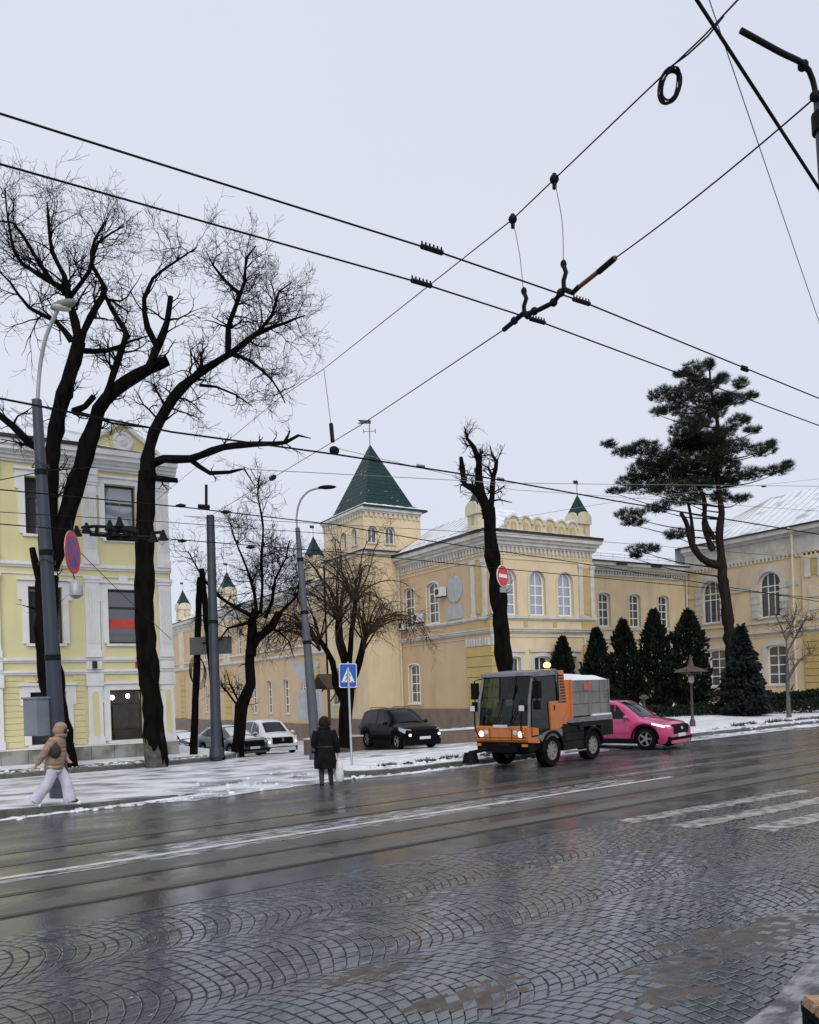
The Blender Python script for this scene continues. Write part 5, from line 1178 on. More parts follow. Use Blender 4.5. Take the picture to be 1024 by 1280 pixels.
B_ = [(-8, 6.3, 6), gz(0,205,6), gz(527,354,6), gz(672,401,6), gz(1024,532,6), (24, 8.6, 6)]
wire('trolley_wire', 'upper thick trolley wire of the near pair crossing the sky', A_, .0078, n=4, ext=(30, 60)); wire('trolley_wire', 'lower thick trolley wire of the near pair crossing the sky', B_, .0078, n=4, ext=(30, 60))
# comb clamps on the wires
def comb(px, py, z, lb, L=.22, dirv=(1, .02, 0)):
    p = gz(px, py, z); d = Vector(dirv).normalized(); k = MB(); k.tube([p - d*L/2, p + d*L/2], .022, 6); root = thing('wire_clamp', lb, 'clamp', p)
    k.part('bar', m_dsteel, root)
    for j in range(6): q = p + d*L*(j/5-.5)*.92; MB().tube([q, q + Vector((0,0,.045))], .010, 4).part('bolt', m_dsteel, root)
comb(540, 312, 6, 'toothed clamp on the upper trolley wire left of the messenger crossing'); comb(527, 354, 6, 'toothed clamp on the lower trolley wire left of the messenger crossing'); comb(727, 377, 6, 'toothed clamp on the upper trolley wire right of the hanger'); comb(672, 401, 6, 'toothed clamp on the lower trolley wire right of the hanger', .2)
comb(931, 462, 6, 'short clamp on the upper trolley wire above the pine', .12)
# messenger and lower span wire
S0 = 5.42
U = [at(926, -4, 4.9), sx(880, 45, 5.2), sx(693, 224, S0), sx(641, 274, S0), at(405, 461, 15.5), at(350, 497, 19), Vector((8.3, 30.45, 9.55))]
wire('messenger_wire', 'thin upper messenger wire rising from the yellow house to the top corner', U, .007, n=4)
Lw = [at(1019, 122, 5.33), sx(770, 322, 5.45)]; wire('span_wire', 'thin span wire from the bracket pole to the brown insulator rod', Lw, .006, sag=.03)
L2 = [sx(630, 412, 5.5), at(450, 532, 13.5), at(340, 598, 21)]; wire('span_wire', 'thin span wire running from the wire hanger down past the tower spire', L2, .0065, n=6)
wire('span_wire', 'short span wire tail tied to the top of the blue grey tram pole', [at(340, 598, 21), pt2], .008)
p = at(340, 598, 21); k_ = MB().tube([p - (L2[1]-p).normalized()*.12, p + (L2[1]-p).normalized()*.35], .06, 6); k_.top('strain_insulator', m_dsteel, 'dark strain insulator on the span wire above the bent tree', 'insulator')
hg = thing('wire_hanger', 'black insulated hanger joining both near trolley wires under the messenger', 'wire fitting', sx(655, 392, S0))
def rod(parent, name, pts, r, m, sides=7): return MB().tube(pts, r, sides).part(name, m, parent, 60)
hA, hB = sx(705, 358, S0), sx(655, 388, S0)
rod(hg, 'insulated_rod', [sx(770, 322, 5.45), sx(722, 360, 5.45)], .022, m_brass); rod(hg, 'rod_sleeve', [sx(768, 323, 5.45), sx(748, 340, 5.45)], .028, m_dsteel); rod(hg, 'rod_elbow', [sx(724, 358, 5.45), sx(716, 366, 5.44), sx(706, 362, 5.43)], .025, m_dsteel)
rod(hg, 'cross_rod', [sx(704, 362, S0), sx(692, 378, S0), sx(672, 388, S0), sx(660, 392, S0)], .024, m_dsteel); rod(hg, 'end_rod', [sx(656, 390, S0), sx(642, 402, 5.45), sx(630, 412, 5.5)], .026, m_dsteel)
for x, y in ((692, 378), (668, 389), (643, 401), (701, 366), (660, 394)): MB().ell(sx(x, y, S0), (.04, .04, .04)).part('knuckle', m_dsteel, hg, 180)
for (x, y0, y1) in ((704.5, 330, 362), (655, 364, 392)):
    lp = [sx(x-.5, y0, S0), sx(x+3, (y0*2+y1)/3, S0), sx(x, (y0+2*y1)/3, S0), sx(x+.5, y1, S0)]; rod(hg, 'hanger_body', lp, .022, m_dsteel); MB().ell(sx(x, y0, S0), (.03, .03, .04)).part('eye', m_dsteel, hg, 180)
for x0, y0, x1, y1, bw in ((693, 224, 704.5, 330, 4), (641, 274, 654.5, 364, 2)):
    a, b = sx(x0, y0, S0), sx(x1, y1, S0); m1 = sx((x0+x1)/2+bw, (y0+y1)/2, S0)
    MB().tube([q for q, r in smooth_path([a, m1, b], [1]*3, .05)], .0045, 5).part('dropper', m_wireg, hg)
    k_ = MB().ell(a, (.045, .045, .045)); k_.tube([a + Vector((0,0,.05)), a - Vector((0,0,.09))], .022, 6); k_.part('dropper_clamp', m_dsteel, hg, 60)
# coil of cable hung on the messenger
cc = at(838, 106, 5.35); k_ = MB(); gg = random.Random(6); ax = Vector((cA, -sA, 0))
for j in range(10):
    rx_, rz_ = .054 + gg.uniform(-.02, .02), .112 + gg.uniform(-.02, .018); o_ = cc + Vector((sA, cA, 0))*gg.uniform(-.03, .03) + ax*gg.uniform(-.012, .014); th = R(-14 + gg.uniform(-7, 7))
    k_.tube([o_ + ax*(rx_*math.cos(a/18*6.283)*math.cos(th) - rz_*math.sin(a/18*6.283)*math.sin(th)) + Vector((0,0,rx_*math.cos(a/18*6.283)*math.sin(th) + rz_*math.sin(a/18*6.283)*math.cos(th))) for a in range(19)], .0048, 5)
k_.tube([at(838, 84, 5.3), at(860, 68, 5.25), at(885, 45, 5.15), at(905, 20, 5.05)], .006, 5)
k_.top('cable_coil', m_wire, 'black coil of spare cable hung on the messenger wire', 'cable', smooth=60)
wire('feeder_cable', 'thick black cable slanting steeply down at the top right corner', [at(866, -8, 3.6), at(1030, 245, 4.4)], .009, m_wire, 0, ext=(10, 25))
wire('guy_wire', 'faint grey guy wire dropping down the right edge of the sky', [at(885, -5, 5.6), at(1030, 420, 9)], .004, m_wireg, 0, ext=(10, 40))
# far trolley wires and spans
C_ = [(-8, 11.0, 6), gz(0,498,6), gz(215,540,6), gz(420,568,6), gz(626,600,6), gz(780,628,6), gz(1024,668,6)]
wire('trolley_wire', 'trolley wire over the tram rails passing the tower spire', C_, .014, n=3, ext=(30, 60))
for px, py in ((526, 584), (626, 600)): comb(px, py, 6.02, 'small clamp on the trolley wire over the rails' if px == 526 else 'small clamp on the trolley wire right of the pollarded trunk', .16)
for k, (pts, r, lb) in enumerate(((((0,612),(230,634),(420,656),(530,675),(700,700),(1024,752)), .013, 'far trolley wire passing below the tower eaves'), (((0,655),(110,664),(215,674),(420,690),(640,712),(1024,748)), .012, 'lowest far trolley wire crossing the yellow house front'))):
    wire('trolley_wire', lb, [at(x, y, d) for (x, y), d in zip(pts, (16, 18, 20, 22, 25, 31))], r, n=3, ext=(30, 60))
for k, (pts, r, lb) in enumerate(((((300,586),(640,604),(1040,608)), .010, 'faint straight wire behind the spire top'), (((230,645),(640,668),(1040,700)), .008, 'faint wire across the school cornice'), (((420,560),(640,612),(1040,640)), .008, 'faint wire sagging right of the spire'), (((630,650),(800,622),(1040,597)), .007, 'faint wire rising to the right behind the pine'), (((0,600),(60,588),(120,584)), .010, 'short wire tied to the left lamp pole head'), (((0,640),(200,652),(420,668)), .008, 'thin wire over the top floor of the yellow house'), (((100,690),(150,740),(215,800)), .008, 'slanting stay wire on the yellow house'))):
    wire('wire', lb, [at(x, y, d) for (x, y), d in zip(pts, (24, 28, 36) if k < 4 else (17, 19, 22))], r, m_wireg if k in (0, 2, 3) else m_wire, n=5, ext=(0, 40 if k < 4 else 0))
# dropper with insulator near the spire
dp = thing('span_dropper', 'vertical dropper with black insulator left of the tower spire', 'wire fitting', at(417, 566, 13.2)); rod(dp, 'cable', [at(405, 461, 13.5), at(414, 532, 13.3)], .007, m_wireg, 5)
rod(dp, 'insulator', [at(414, 530, 13.3), at(416, 552, 13.2)], .035, m_dsteel); MB().ell(at(418, 563, 13.1), (.09, .06, .07)).part('clamp', m_dsteel, dp, 180)
d2 = thing('span_dropper', 'vertical dropper with black insulator above the blue grey tram pole', 'wire fitting', at(258, 634, 17)); rod(d2, 'insulator', [at(258, 606, 17), at(258, 632, 17)], .03, m_dsteel); MB().tube([at(248, 633, 17), at(262, 634, 17)], .05, 6).part('clamp', m_dsteel, d2)
for px, py, d, lb in ((226, 632, 17.9, 'black wire splice left of the blue grey tram pole top'), (282, 640, 18.4, 'black wire splice right of the blue grey tram pole top'), (313, 684, 20.6, 'black wire splice over the bent tree crown'), (228, 676, 20, 'black wire splice beside the yellow house corner'), (955, 608, 35, 'dark splice on the faint wire right of the pine')):
    p = at(px, py, d); MB().tube([p - Vector((cA,-sA,0))*.11, p, p + Vector((cA,-sA,0))*.11], [.02, .05, .02], 6).top('wire_splice', m_dsteel, lb, 'wire fitting')
# trolley frog on the far wires in front of the yellow house
fr = thing('trolley_frog', 'black trolley wire crossing gear hanging before the yellow house window', 'wire fitting', at(160, 668, 18.6)); df = 18.6
def fz(x, y): return at(60 + x/5.69, 620 + y/5.69, df)
for nm, pts, r in (('runner', [(240,225),(330,215),(430,220),(620,225)], .022), ('runner', [(300,272),(410,280),(640,290),(760,300)], .026), ('base_bar', [(420,302),(520,305),(640,312)], .03), ('link', [(350,225),(345,268)], .025), ('arm', [(740,262),(800,258),(820,285)], .022), ('pan', [(430,250),(520,240),(600,250),(640,262)], .05)):
    MB().tube([fz(x, y) for x, y in pts], r*1.7, 6).part(nm, m_dsteel, fr)
for x, y in ((205,255),(275,235),(440,215),(510,195),(820,285),(750,295),(560,262),(480,262)): p = fz(x, y); MB().lathe([(.13, -.09), (.08, 0), (.03, .14)], p, sides=7).part('pivot', m_dsteel, fr)
for x in (445, 512): MB().tube([fz(x, 215), fz(x-5, 40)], .006, 4).part('dropper', m_wireg, fr)

# ================================================================== VEHICLES
m_tyre = mat('tyre_rubber', (.004, .004, .004), .85, (.009, .0085, .008), scale=9, spec=.1)
m_rim = mat('alloy_rim', (.42, .43, .44), .35, metal=.7); m_blkp = mat('black_plastic', (.004, .004, .0045), .6, spec=.12); m_cglass = mat('car_glass', (.0025, .003, .004), .05, spec=.28)
m_head = mat('headlamp_glass', (.55, .57, .6), .1, spec=1.); m_lit = mat('lit_headlamp', (1, 1, .95), .3, emit=(1, .9, .72), estr=2.2); m_drl = mat('daytime_running_light', (1, 1, 1), .3, emit=(.95, .97, 1), estr=.9)
m_plate = mat('number_plate', (.66, .66, .64), .4); m_chrome = mat('chrome', (.7, .7, .7), .15, metal=1.)
WM = {}
def wheel(parent, x, y, r, w, rimf=.66, spokes=5, mr=None, hub=False):
    key = (r, w, rimf, spokes, mr, hub)
    if key not in WM:
        t = MB().lathe([(r*rimf, -w/2), (r*.93, -w/2), (r, -w*.32), (r, w*.32), (r*.93, w/2), (r*rimf, w/2)], axis='y', sides=28, cap=False).mesh('tyre', m_tyre, 40)
        q = MB().lathe([(r*rimf, -w*.42), (r*rimf*.9, -w*.30), (r*rimf*.86, -w*.1), (.02, -w*.1), (.02, w*.1), (r*rimf*.86, w*.1), (r*rimf*.9, w*.30), (r*rimf, w*.42)], axis='y', sides=24, cap=False).mesh('rim', (mr or m_rim) if hub else m_blkp, 40)
        s_ = MB()
        for k in range(spokes):
            a = 2*math.pi*k/spokes; c, s0 = math.cos(a), math.sin(a)
            for sg in (-1, 1):
                i = len(s_.v); s_.box(.03, r*rimf*.97, -w*.36*1, -w*.2, -r*.09, r*.09) if sg < 0 else s_.box(.03, r*rimf*.97, w*.2, w*.36, -r*.09, r*.09)
                s_.rot(i, Matrix.Rotation(a, 4, 'Y'))
        s_.lathe([(r*.17, -w*.38), (r*.17, w*.38)], axis='y', sides=10); s_.lathe([(r*rimf*1.01, -w*.44), (r*rimf*.92, -w*.44), (r*rimf*.92, w*.44), (r*rimf*1.01, w*.44)], axis='y', sides=24, cap=False)
        WM[key] = (t, q, s_.mesh('spokes', mr or m_rim, 40))
    t, q, s_ = WM[key]; W_ = link('wheel', t, parent); W_.location = (x, y, r); link('rim', q, W_); link('spokes', s_, W_); return W_
def car(name, label, cat, paint, loc, rz, L, Wd, H, wb, wr, fx, hood, belt, topl, rear_h, wsx, rails=False, cladding=True, lit=False, drl=False, snow=False, emblem=None, grille=True, plate=True, rimspokes=5, silver_skid=False, group=None, hl=(.58,.70)):
    """car body lofted from its side profile; x forward from the rear bumper centre"""
    C = thing(name, label, cat, loc, rz, group); x0, x1 = -L/2, L/2; xf = fx; xr = fx - wb; gc = .2; ra = wr + .075
    def zb(x):
        z = gc
        for c in (xf, xr):
            d = abs(x - c)
            if d < ra: z = max(z, wr + math.sqrt(ra*ra - d*d) * .98)
        return z
    def hw(x):      # half width in plan
        e = min(1, (x1 - x)/.55); f = min(1, (x - x0)/.4)
        return Wd/2 * (1 - .20*(1-e)**2.2) * (1 - .13*(1-f)**2.2)
    def zt(x): return interp(x, topl)
    def zs(x): return interp(x, belt)
    def wt(x):
        dz = zt(x) - zs(x); return hw(x) * lerp(.88, .735, min(1, max(0, (dz-.08)/(H*.28))))
    def sec(x):
        w = hw(x); b = zb(x); s_ = zs(x); t = max(zt(x), s_ + .012); q = wt(x); lo = max(b, gc)
        mid = lerp(lo, s_, .45); z4 = max(s_ + .008, t - .07)
        return [(w*.93, lo), (w*.985, lerp(lo, mid, .5)), (w, mid), (w*.99, lerp(mid, s_, .75)), (w*.965, s_), (q, z4), (q*.86, lerp(z4, t, .75)), (q*.5, t), (0, t + .012)]
    xs = sorted(set([round(lerp(x0, x1, k/70), 4) for k in range(71)] + [round(c + s*ra*f, 4) for c in (xf, xr) for s in (-1, 1) for f in (.5, .8, .93, .985, 1.0)]))
    mb = MB(); n = 9; S = [sec(x) for x in xs]
    for x, s_ in zip(xs, S): mb.v += [(x, -y, z) for y, z in s_] + [(x, y, z) for y, z in s_[-2::-1]]
    m_ = 2*n - 1
    for i in range(len(xs)-1):
        for k in range(m_-1): mb.f.append((i*m_+k, (i+1)*m_+k, (i+1)*m_+k+1, i*m_+k+1))
    mb.f.append(tuple(range(m_))); mb.f.append(tuple(range((len(xs)-1)*m_, len(xs)*m_))[::-1])
    mb.f = flip(mb.f)
    body = mb.local('body', paint, C, 38)
    MB().box(x0+.12, x1-.12, -Wd/2*.86, Wd/2*.86, gc-.02, gc+.3).local('underbody', m_blkp, C)
    def ys(x, z):
        a = sec(x); (y0, z0), (y1, z1) = a[4], a[5]; return lerp(y0, y1, min(1, max(0, (z-z0)/(z1-z0))))
    # glass
    wsb, wst, rst, rsb = wsx         # windscreen base/top, rear roof end, rear base (x)
    def patch(xa, xb, f, name, mt, par=C):
        v = []; ff = []; N, K = 8, 8
        for i in range(N+1):
            x = lerp(xa, xb, i/N); q = wt(x)*f
            for k in range(K+1):
                u = lerp(-1, 1, k/K); z = zt(x) + .016 + (.012 - .08*abs(u)**3.5)*1; v.append((x, q*u, z))
        ff = [(i*(K+1)+k, (i+1)*(K+1)+k, (i+1)*(K+1)+k+1, i*(K+1)+k+1) for i in range(N) for k in range(K)]
        return MB().add(v, ff).local(name, mt, par, 180)
    patch(wsb, wst+.04, .93, 'windscreen', m_snow if snow else m_cglass)
    def side(poly, name, mt):
        for sg in (-1, 1):
            N = []; 
            P_ = []
            for (a, b) in zip(poly, poly[1:] + poly[:1]):
                P_ += [(lerp(a[0], b[0], k/3), lerp(a[1], b[1], k/3)) for k in range(3)]
            v = [(x, sg*(ys(x, z)+.006), z) for x, z in P_]; cxm = sum(p[0] for p in P_)/len(P_); czm = sum(p[1] for p in P_)/len(P_); v.append((cxm, sg*(ys(cxm, czm)+.008), czm)); c = len(v)-1
            MB().add(v, [(i, (i+1) % c, c) for i in range(c)]).local(name, mt, C)
    xb_ = (wsb + rsb)/2*.9 + .05; zz = lambda x, f: lerp(zs(x)+.03, zt(x)-.09, f)
    side([(wsb-.28, zs(wsb-.28)+.035), (xb_+.05, zs(xb_)+.04), (xb_+.05, zz(xb_, 1)), (wst+.02, zz(wst, .97))], 'front_side_window', m_cglass)
    side([(xb_-.05, zs(xb_)+.04), (rst-.0, zs(rst)+.05), (rst+.02, zz(rst, .82)), (rst+.25, zz(rst+.25, .97)), (xb_-.05, zz(xb_, 1))], 'rear_side_window', m_cglass)
    side([(rst-.06, zs(rst)+.07), (rsb+.1, zs(rsb)+.10), (rst-.05, zz(rst, .72))], 'quarter_window', m_cglass)
    if snow: patch(rst, wst-.05, .8, 'roof_snow', m_snow); patch(wsb+.1, x1-.35, .75, 'bonnet_snow', m_snow)
    # cladding, seams, handles, mirrors
    for sg in (-1, 1):
        if cladding:
            for c in (xf, xr):
                v = []; 
                for k in range(15):
                    a = math.pi*k/14; 
                    for rr in (ra*.985, ra+.065): x = c + rr*math.cos(a); v.append((x, sg*(hw(min(max(x, x0+.05), x1-.05))*1.0+.008), wr + rr*math.sin(a)*.98))
                MB().add(v, [(2*k, 2*k+1, 2*k+3, 2*k+2) for k in range(14)]).local('arch_trim', m_blkp, C)
            MB().hexa([(xr+ra, sg*Wd*.475, gc), (xf-ra, sg*Wd*.475, gc), (xf-ra, sg*(Wd/2+.006), gc), (xr+ra, sg*(Wd/2+.006), gc), (xr+ra, sg*Wd*.475, gc+.17), (xf-ra, sg*Wd*.475, gc+.17), (xf-ra, sg*(Wd/2+.004), gc+.15), (xr+ra, sg*(Wd/2+.004), gc+.15)]).local('sill_trim', m_blkp, C)
        for xd in (wsb-.42, xb_, ):
            zt_ = zs(xd); MB().add([(xd-.006, sg*(hw(xd)*1.003), gc+.2), (xd+.006, sg*(hw(xd)*1.003), gc+.2), (xd+.006, sg*(hw(xd)*.975+.004), zt_), (xd-.006, sg*(hw(xd)*.975+.004), zt_)], [(0,1,2,3)]).local('door_seam', m_blkp, C)
        for xd in (xb_+.12, rst+.25):
            MB().box(xd, xd+.17, sg*hw(xd)*.985 - .02, sg*hw(xd)*.985 + .025*1, zs(xd)-.12, zs(xd)-.09).local('door_handle', paint, C)
        mx = wsb-.32; MB().ell((mx, sg*(hw(mx)+.10), zs(mx)+.10), (.075, .12, .075)).local('mirror', paint, C, 180)
        zh0, zh1 = hood*hl[0], hood*hl[1]
        xh = x1-.22
        # headlamps wrapped round the corner
        v = []
        for k in range(6):
            x = lerp(x1-.10, x1-.58, k/5); y = hw(x)+.006; f = 1 - .35*k/5
            v += [(x + (.03 if k == 0 else 0), sg*(y - (.18 if k == 0 else 0)), lerp(zh1, zh0, f*.9+.1) + .02*k), (x + (.03 if k == 0 else 0), sg*(y - (.18 if k == 0 else 0)), zh1 + .022*k)]
        MB().add(v, [(2*k, 2*k+1, 2*k+3, 2*k+2) for k in range(5)]).local('headlamp', m_drl if drl else m_head, C)
        if lit: MB().ell((x1-.005, sg*Wd*.385, zh0-.04), (.05, .06, .055)).local('lit_lamp', m_lit, C, 180)
        MB().box(x0-.012, x0+.12, sg*Wd*.42-.1, sg*Wd*.42+.1, zs(x0)-.22, zs(x0)-.05).local('tail_lamp', mat('tail_lamp_red', (.3, .02, .02), .3), C)
    # front face: grille, bumper, plate
    fxx = x1 + .004
    if grille:
        gm = MB().py([(fxx-.1, hood*.50), (fxx+.012, hood*.52), (fxx+.006, hood*.80), (fxx-.1, hood*.84)], -Wd*.30, Wd*.30).local('grille', m_blkp, C)
        for k in range(4): MB().box(fxx+.0, fxx+.022, -Wd*.28, Wd*.28, hood*(.55+.065*k), hood*(.55+.065*k)+.012).local('grille_bar', m_dsteel, C)
    MB().py([(fxx-.35, gc-.02), (fxx-.03, gc), (fxx+.02, gc+.2), (fxx-.06, gc+.24), (fxx-.35, gc+.1)], -Wd*.43, Wd*.43).local('lower_bumper', m_blkp, C)
    if silver_skid: MB().py([(fxx+.0, gc+.06), (fxx+.03, gc+.1), (fxx+.022, gc+.17), (fxx-.01, gc+.17)], -Wd*.36, Wd*.36).local('bumper_blade', m_chrome if not lit else paint, C)
    if plate: MB().box(fxx+.0, fxx+.03, -.26, .26, hood*.42, hood*.42+.11).local('number_plate', m_plate, C)
    if emblem == 'diamond':
        e_ = MB(); 
        for (a, b) in (((-.055, 0), (0, .085)), ((0, .085), (.055, 0)), ((.055, 0), (0, -.085)), ((0, -.085), (-.055, 0))): e_.tube([(fxx+.028, a[0], hood*.72+a[1]), (fxx+.028, b[0], hood*.72+b[1])], .012, 5)
        e_.local('emblem', m_chrome, C)
    if emblem == 'oval':
        e_ = MB(); P_ = [(fxx+.028, .085*math.cos(a/16*6.283), hood*.70+.048*math.sin(a/16*6.283)) for a in range(17)]; e_.tube(P_, .009, 5); e_.tube([(fxx+.03, -.04, hood*.70-.035), (fxx+.03, -.02, hood*.70+.035)], .008, 4); e_.tube([(fxx+.03, .02, hood*.70-.035), (fxx+.03, .04, hood*.70+.035)], .008, 4); e_.tube([(fxx+.03, -.03, hood*.70), (fxx+.03, .03, hood*.70)], .008, 4); e_.local('emblem', m_chrome, C)
    if rails:
        for sg in (-1, 1): MB().tube([(rst+.15, sg*wt(rst+.3)*.86, zt(rst+.15)+.03), (rst+.3, sg*wt(rst+.3)*.86, zt(rst+.3)+.06), (wst-.3, sg*wt(wst-.3)*.86, zt(wst-.3)+.06), (wst-.15, sg*wt(wst-.2)*.86, zt(wst-.15)+.02)], .016, 6).local('roof_rail', m_dsteel, C)
    for x in (xf, xr):
        for sg in (-1, 1): wheel(C, x, sg*(Wd/2-.125), wr, .225, .66, rimspokes)
    return C
def put(px, py, h, lx, ly, sc=1.):
    """root location so that the local point (lx,ly) stands at the given ground pixel, heading h"""
    z = .008
    for _ in range(12): g_ = gnd(px, py, z); z = zst(g_.y) + .006
    lx *= sc; ly *= sc; a = math.atan2(h[1], h[0]); return (g_.x - (lx*math.cos(a) - ly*math.sin(a)), g_.y - (lx*math.sin(a) + ly*math.cos(a)), z), a
m_pink = mat('pink_car_paint', (.50, .030, .15), .28, (.46, .028, .14), scale=2, coat=.8, stain=((.12, .035, .05), .65, 2.5, .8))
loc, a = put(809, 937, (.27, -.963), 1.42, -.8)
PK = car('pink_car', 'bright pink SUV with black grille behind the orange truck', 'car', m_pink, loc, a, 4.5, 1.87, 1.64, 2.68, .36, 1.42, .98,
    [(-2.25, .95), (-1.6, 1.02), (.6, .985), (1.25, .93), (2.0, .82), (2.25, .70)],
    [(-2.25, .98), (-2.1, 1.22), (-1.75, 1.54), (-1.2, 1.62), (-.3, 1.645), (.25, 1.6), (.6, 1.43), (1.15, 1.04), (1.5, .985), (2.05, .89), (2.25, .74)], 1, (1.12, .30, -1.55, -2.0), True, True, drl=True, emblem='oval', hl=(.72, .80), rimspokes=5)
m_blackp = mat('black_car_paint', (.0015, .0017, .0024), .25, coat=.04, spec=.12)
loc, a = put(499, 937, (-.02, -1.), 1.35, -.77)
car('black_suv', 'black SUV with lit fog lamps driving past the snowy island', 'car', m_blackp, loc, a, 4.33, 1.80, 1.70, 2.63, .345, 1.35, 1.02,
    [(-2.16, 1.0), (-1.5, 1.03), (.5, 1.0), (1.2, .96), (1.95, .86), (2.16, .72)],
    [(-2.16, 1.02), (-2.08, 1.2), (-1.85, 1.58), (-1.4, 1.66), (-.4, 1.70), (.15, 1.65), (.45, 1.5), (1.0, 1.09), (1.4, 1.04), (2.0, .93), (2.16, .78)], 1, (.98, .25, -1.6, -1.95), True, True, lit=True, hl=(.64, .82), silver_skid=False)
m_white = mat('white_car_paint', (.72, .73, .74), .3, coat=1.)
loc, a = put(329, 943, (-.05, -1.), 1.38, -.78)
car('white_car', 'white compact van with lit headlamps and diamond badge behind the bent tree', 'car', m_white, loc, a, 4.4, 1.82, 1.72, 2.7, .32, 1.38, 1.05,
    [(-2.2, 1.02), (-1.5, 1.03), (.6, 1.0), (1.3, .96), (2.0, .86), (2.2, .72)],
    [(-2.2, 1.05), (-2.12, 1.35), (-1.95, 1.62), (-1.5, 1.70), (-.2, 1.73), (.35, 1.66), (.65, 1.5), (1.35, 1.08), (1.6, 1.04), (2.0, .95), (2.2, .78)], 1, (1.30, .45, -1.65, -2.0), False, True, lit=True, emblem='diamond', hl=(.66, .82), silver_skid=True)
m_dgrey = mat('dark_grey_car_paint', (.03, .033, .038), .25, coat=1.)
loc, a = put(290, 947, (.18, -.98), 1.3, -.75)
car('grey_car', 'dark grey car with snowed-over windscreen parked beside the white van', 'car', m_dgrey, loc, a, 4.3, 1.76, 1.47, 2.6, .31, 1.3, .95,
    [(-2.15, .92), (-1.4, .93), (.5, .9), (1.2, .86), (1.95, .76), (2.15, .62)],
    [(-2.15, .95), (-2.0, 1.05), (-1.3, 1.40), (-.5, 1.47), (.1, 1.44), (.4, 1.3), (1.0, .98), (1.4, .93), (1.95, .82), (2.15, .68)], 1, (.95, .2, -1.2, -1.6), False, False, snow=True, hl=(.66, .8))
loc, a = put(226, 946, (.15, -.99), 1.3, -.75)
car('dark_car', 'nearly black car under snow parked beside the yellow house corner', 'car', m_blackp, loc, a, 4.3, 1.76, 1.45, 2.6, .31, 1.3, .93,
    [(-2.15, .92), (-1.4, .93), (.5, .9), (1.2, .86), (1.95, .76), (2.15, .62)],
    [(-2.15, .95), (-2.0, 1.05), (-1.3, 1.38), (-.5, 1.45), (.1, 1.42), (.4, 1.28), (1.0, .97), (1.4, .92), (1.95, .82), (2.15, .68)], 1, (.95, .2, -1.2, -1.6), False, False, snow=True, hl=(.66, .8))

# ---- orange municipal truck: local x forward, y left
m_or = mat('orange_paint', (.58, .17, .04), .45, (.50, .15, .04), scale=3, coat=.15, stain=((.16, .08, .04), .75, 3.5, .5)); m_cabg = mat('grey_cab_trim', (.17, .18, .19), .45, (.13, .14, .15), scale=4, stain=((.06, .055, .05), .7, 4, .5))
m_hop = mat('hopper_grey', (.19, .19, .185), .5, (.14, .137, .132), scale=3, stain=((.07, .062, .055), .7, 3, .4)); m_flank = mat('muddy_black_panel', (.007, .007, .007), .65, (.026, .023, .02), scale=2.5, lo=.45, hi=.8, spec=.15)
m_tgl = glassmat('tinted_cab_glass', (.32, .42, .42))
hT = (-math.cos(R(15)), -math.sin(R(15)))
TS_ = 1.1; loc, a = put(691, 958, hT, .98, .80, TS_)
TK = thing('orange_truck', 'orange municipal sweeper truck with glass cab, grey hopper and lit beacon', 'truck', loc, a); TK.scale = (TS_,)*3
HWc = .80
def yb(s, y0, y1): return (s*y0, s*y1) if s > 0 else (s*y1, s*y0)
# chassis and wheels
MB().box(-2.05, 1.7, -.45, .45, .34, .62).local('chassis', m_blkp, TK)
for x in (.98, -.98):
    for sg in (-1, 1): wheel(TK, x, sg*.68, .40, .27, .60, 8, mat('dusty_rim', (.22, .21, .20), .6), True)
# cab
cabp = [(1.98, .72), (2.02, 1.0), (1.98, 1.10), (1.72, 2.30), (1.60, 2.36), (.72, 2.42), (.60, 2.36), (.60, .95), (1.0, .86), (1.35, .72)]
fl = MB().py([(1.98, .66), (2.02, .72), (2.02, 1.02), (1.97, 1.06), (1.90, 1.04), (1.55, .98), (1.5, .62)], -HWc, HWc).local('front_panel', m_or, TK)
MB().py([(1.80, .40), (1.96, .44), (1.99, .655), (1.52, .655), (1.45, .5)], -HWc+.02, HWc-.02).local('bumper', m_blkp, TK)
MB().py([(.62, .80), (1.54, .78), (1.54, .98), (.62, .98)], -HWc+.04, HWc-.04).local('cab_floor', m_blkp, TK)
rf = MB().py([(1.74, 2.28), (1.70, 2.36), (.68, 2.44), (.6, 2.34), (.62, 2.29), (1.6, 2.25)], -HWc+.01, HWc-.01).local('roof', m_cabg, TK)
MB().py([(.52, .98), (.64, .98), (.64, 2.33), (.52, 2.33)], -HWc+.04, HWc-.04).local('rear_bulkhead', m_blkp, TK)
ws = MB(); v = []
for k in range(9):
    u = lerp(-1, 1, k/8); bow = .10*(1-u*u); v += [(1.90+bow, u*(HWc-.04), 1.06), (1.64+bow*.8, u*(HWc-.07), 2.28)]
ws.add(v, [(2*k, 2*k+2, 2*k+3, 2*k+1) for k in range(8)]); ws.local('windscreen', m_tgl, TK, 180)
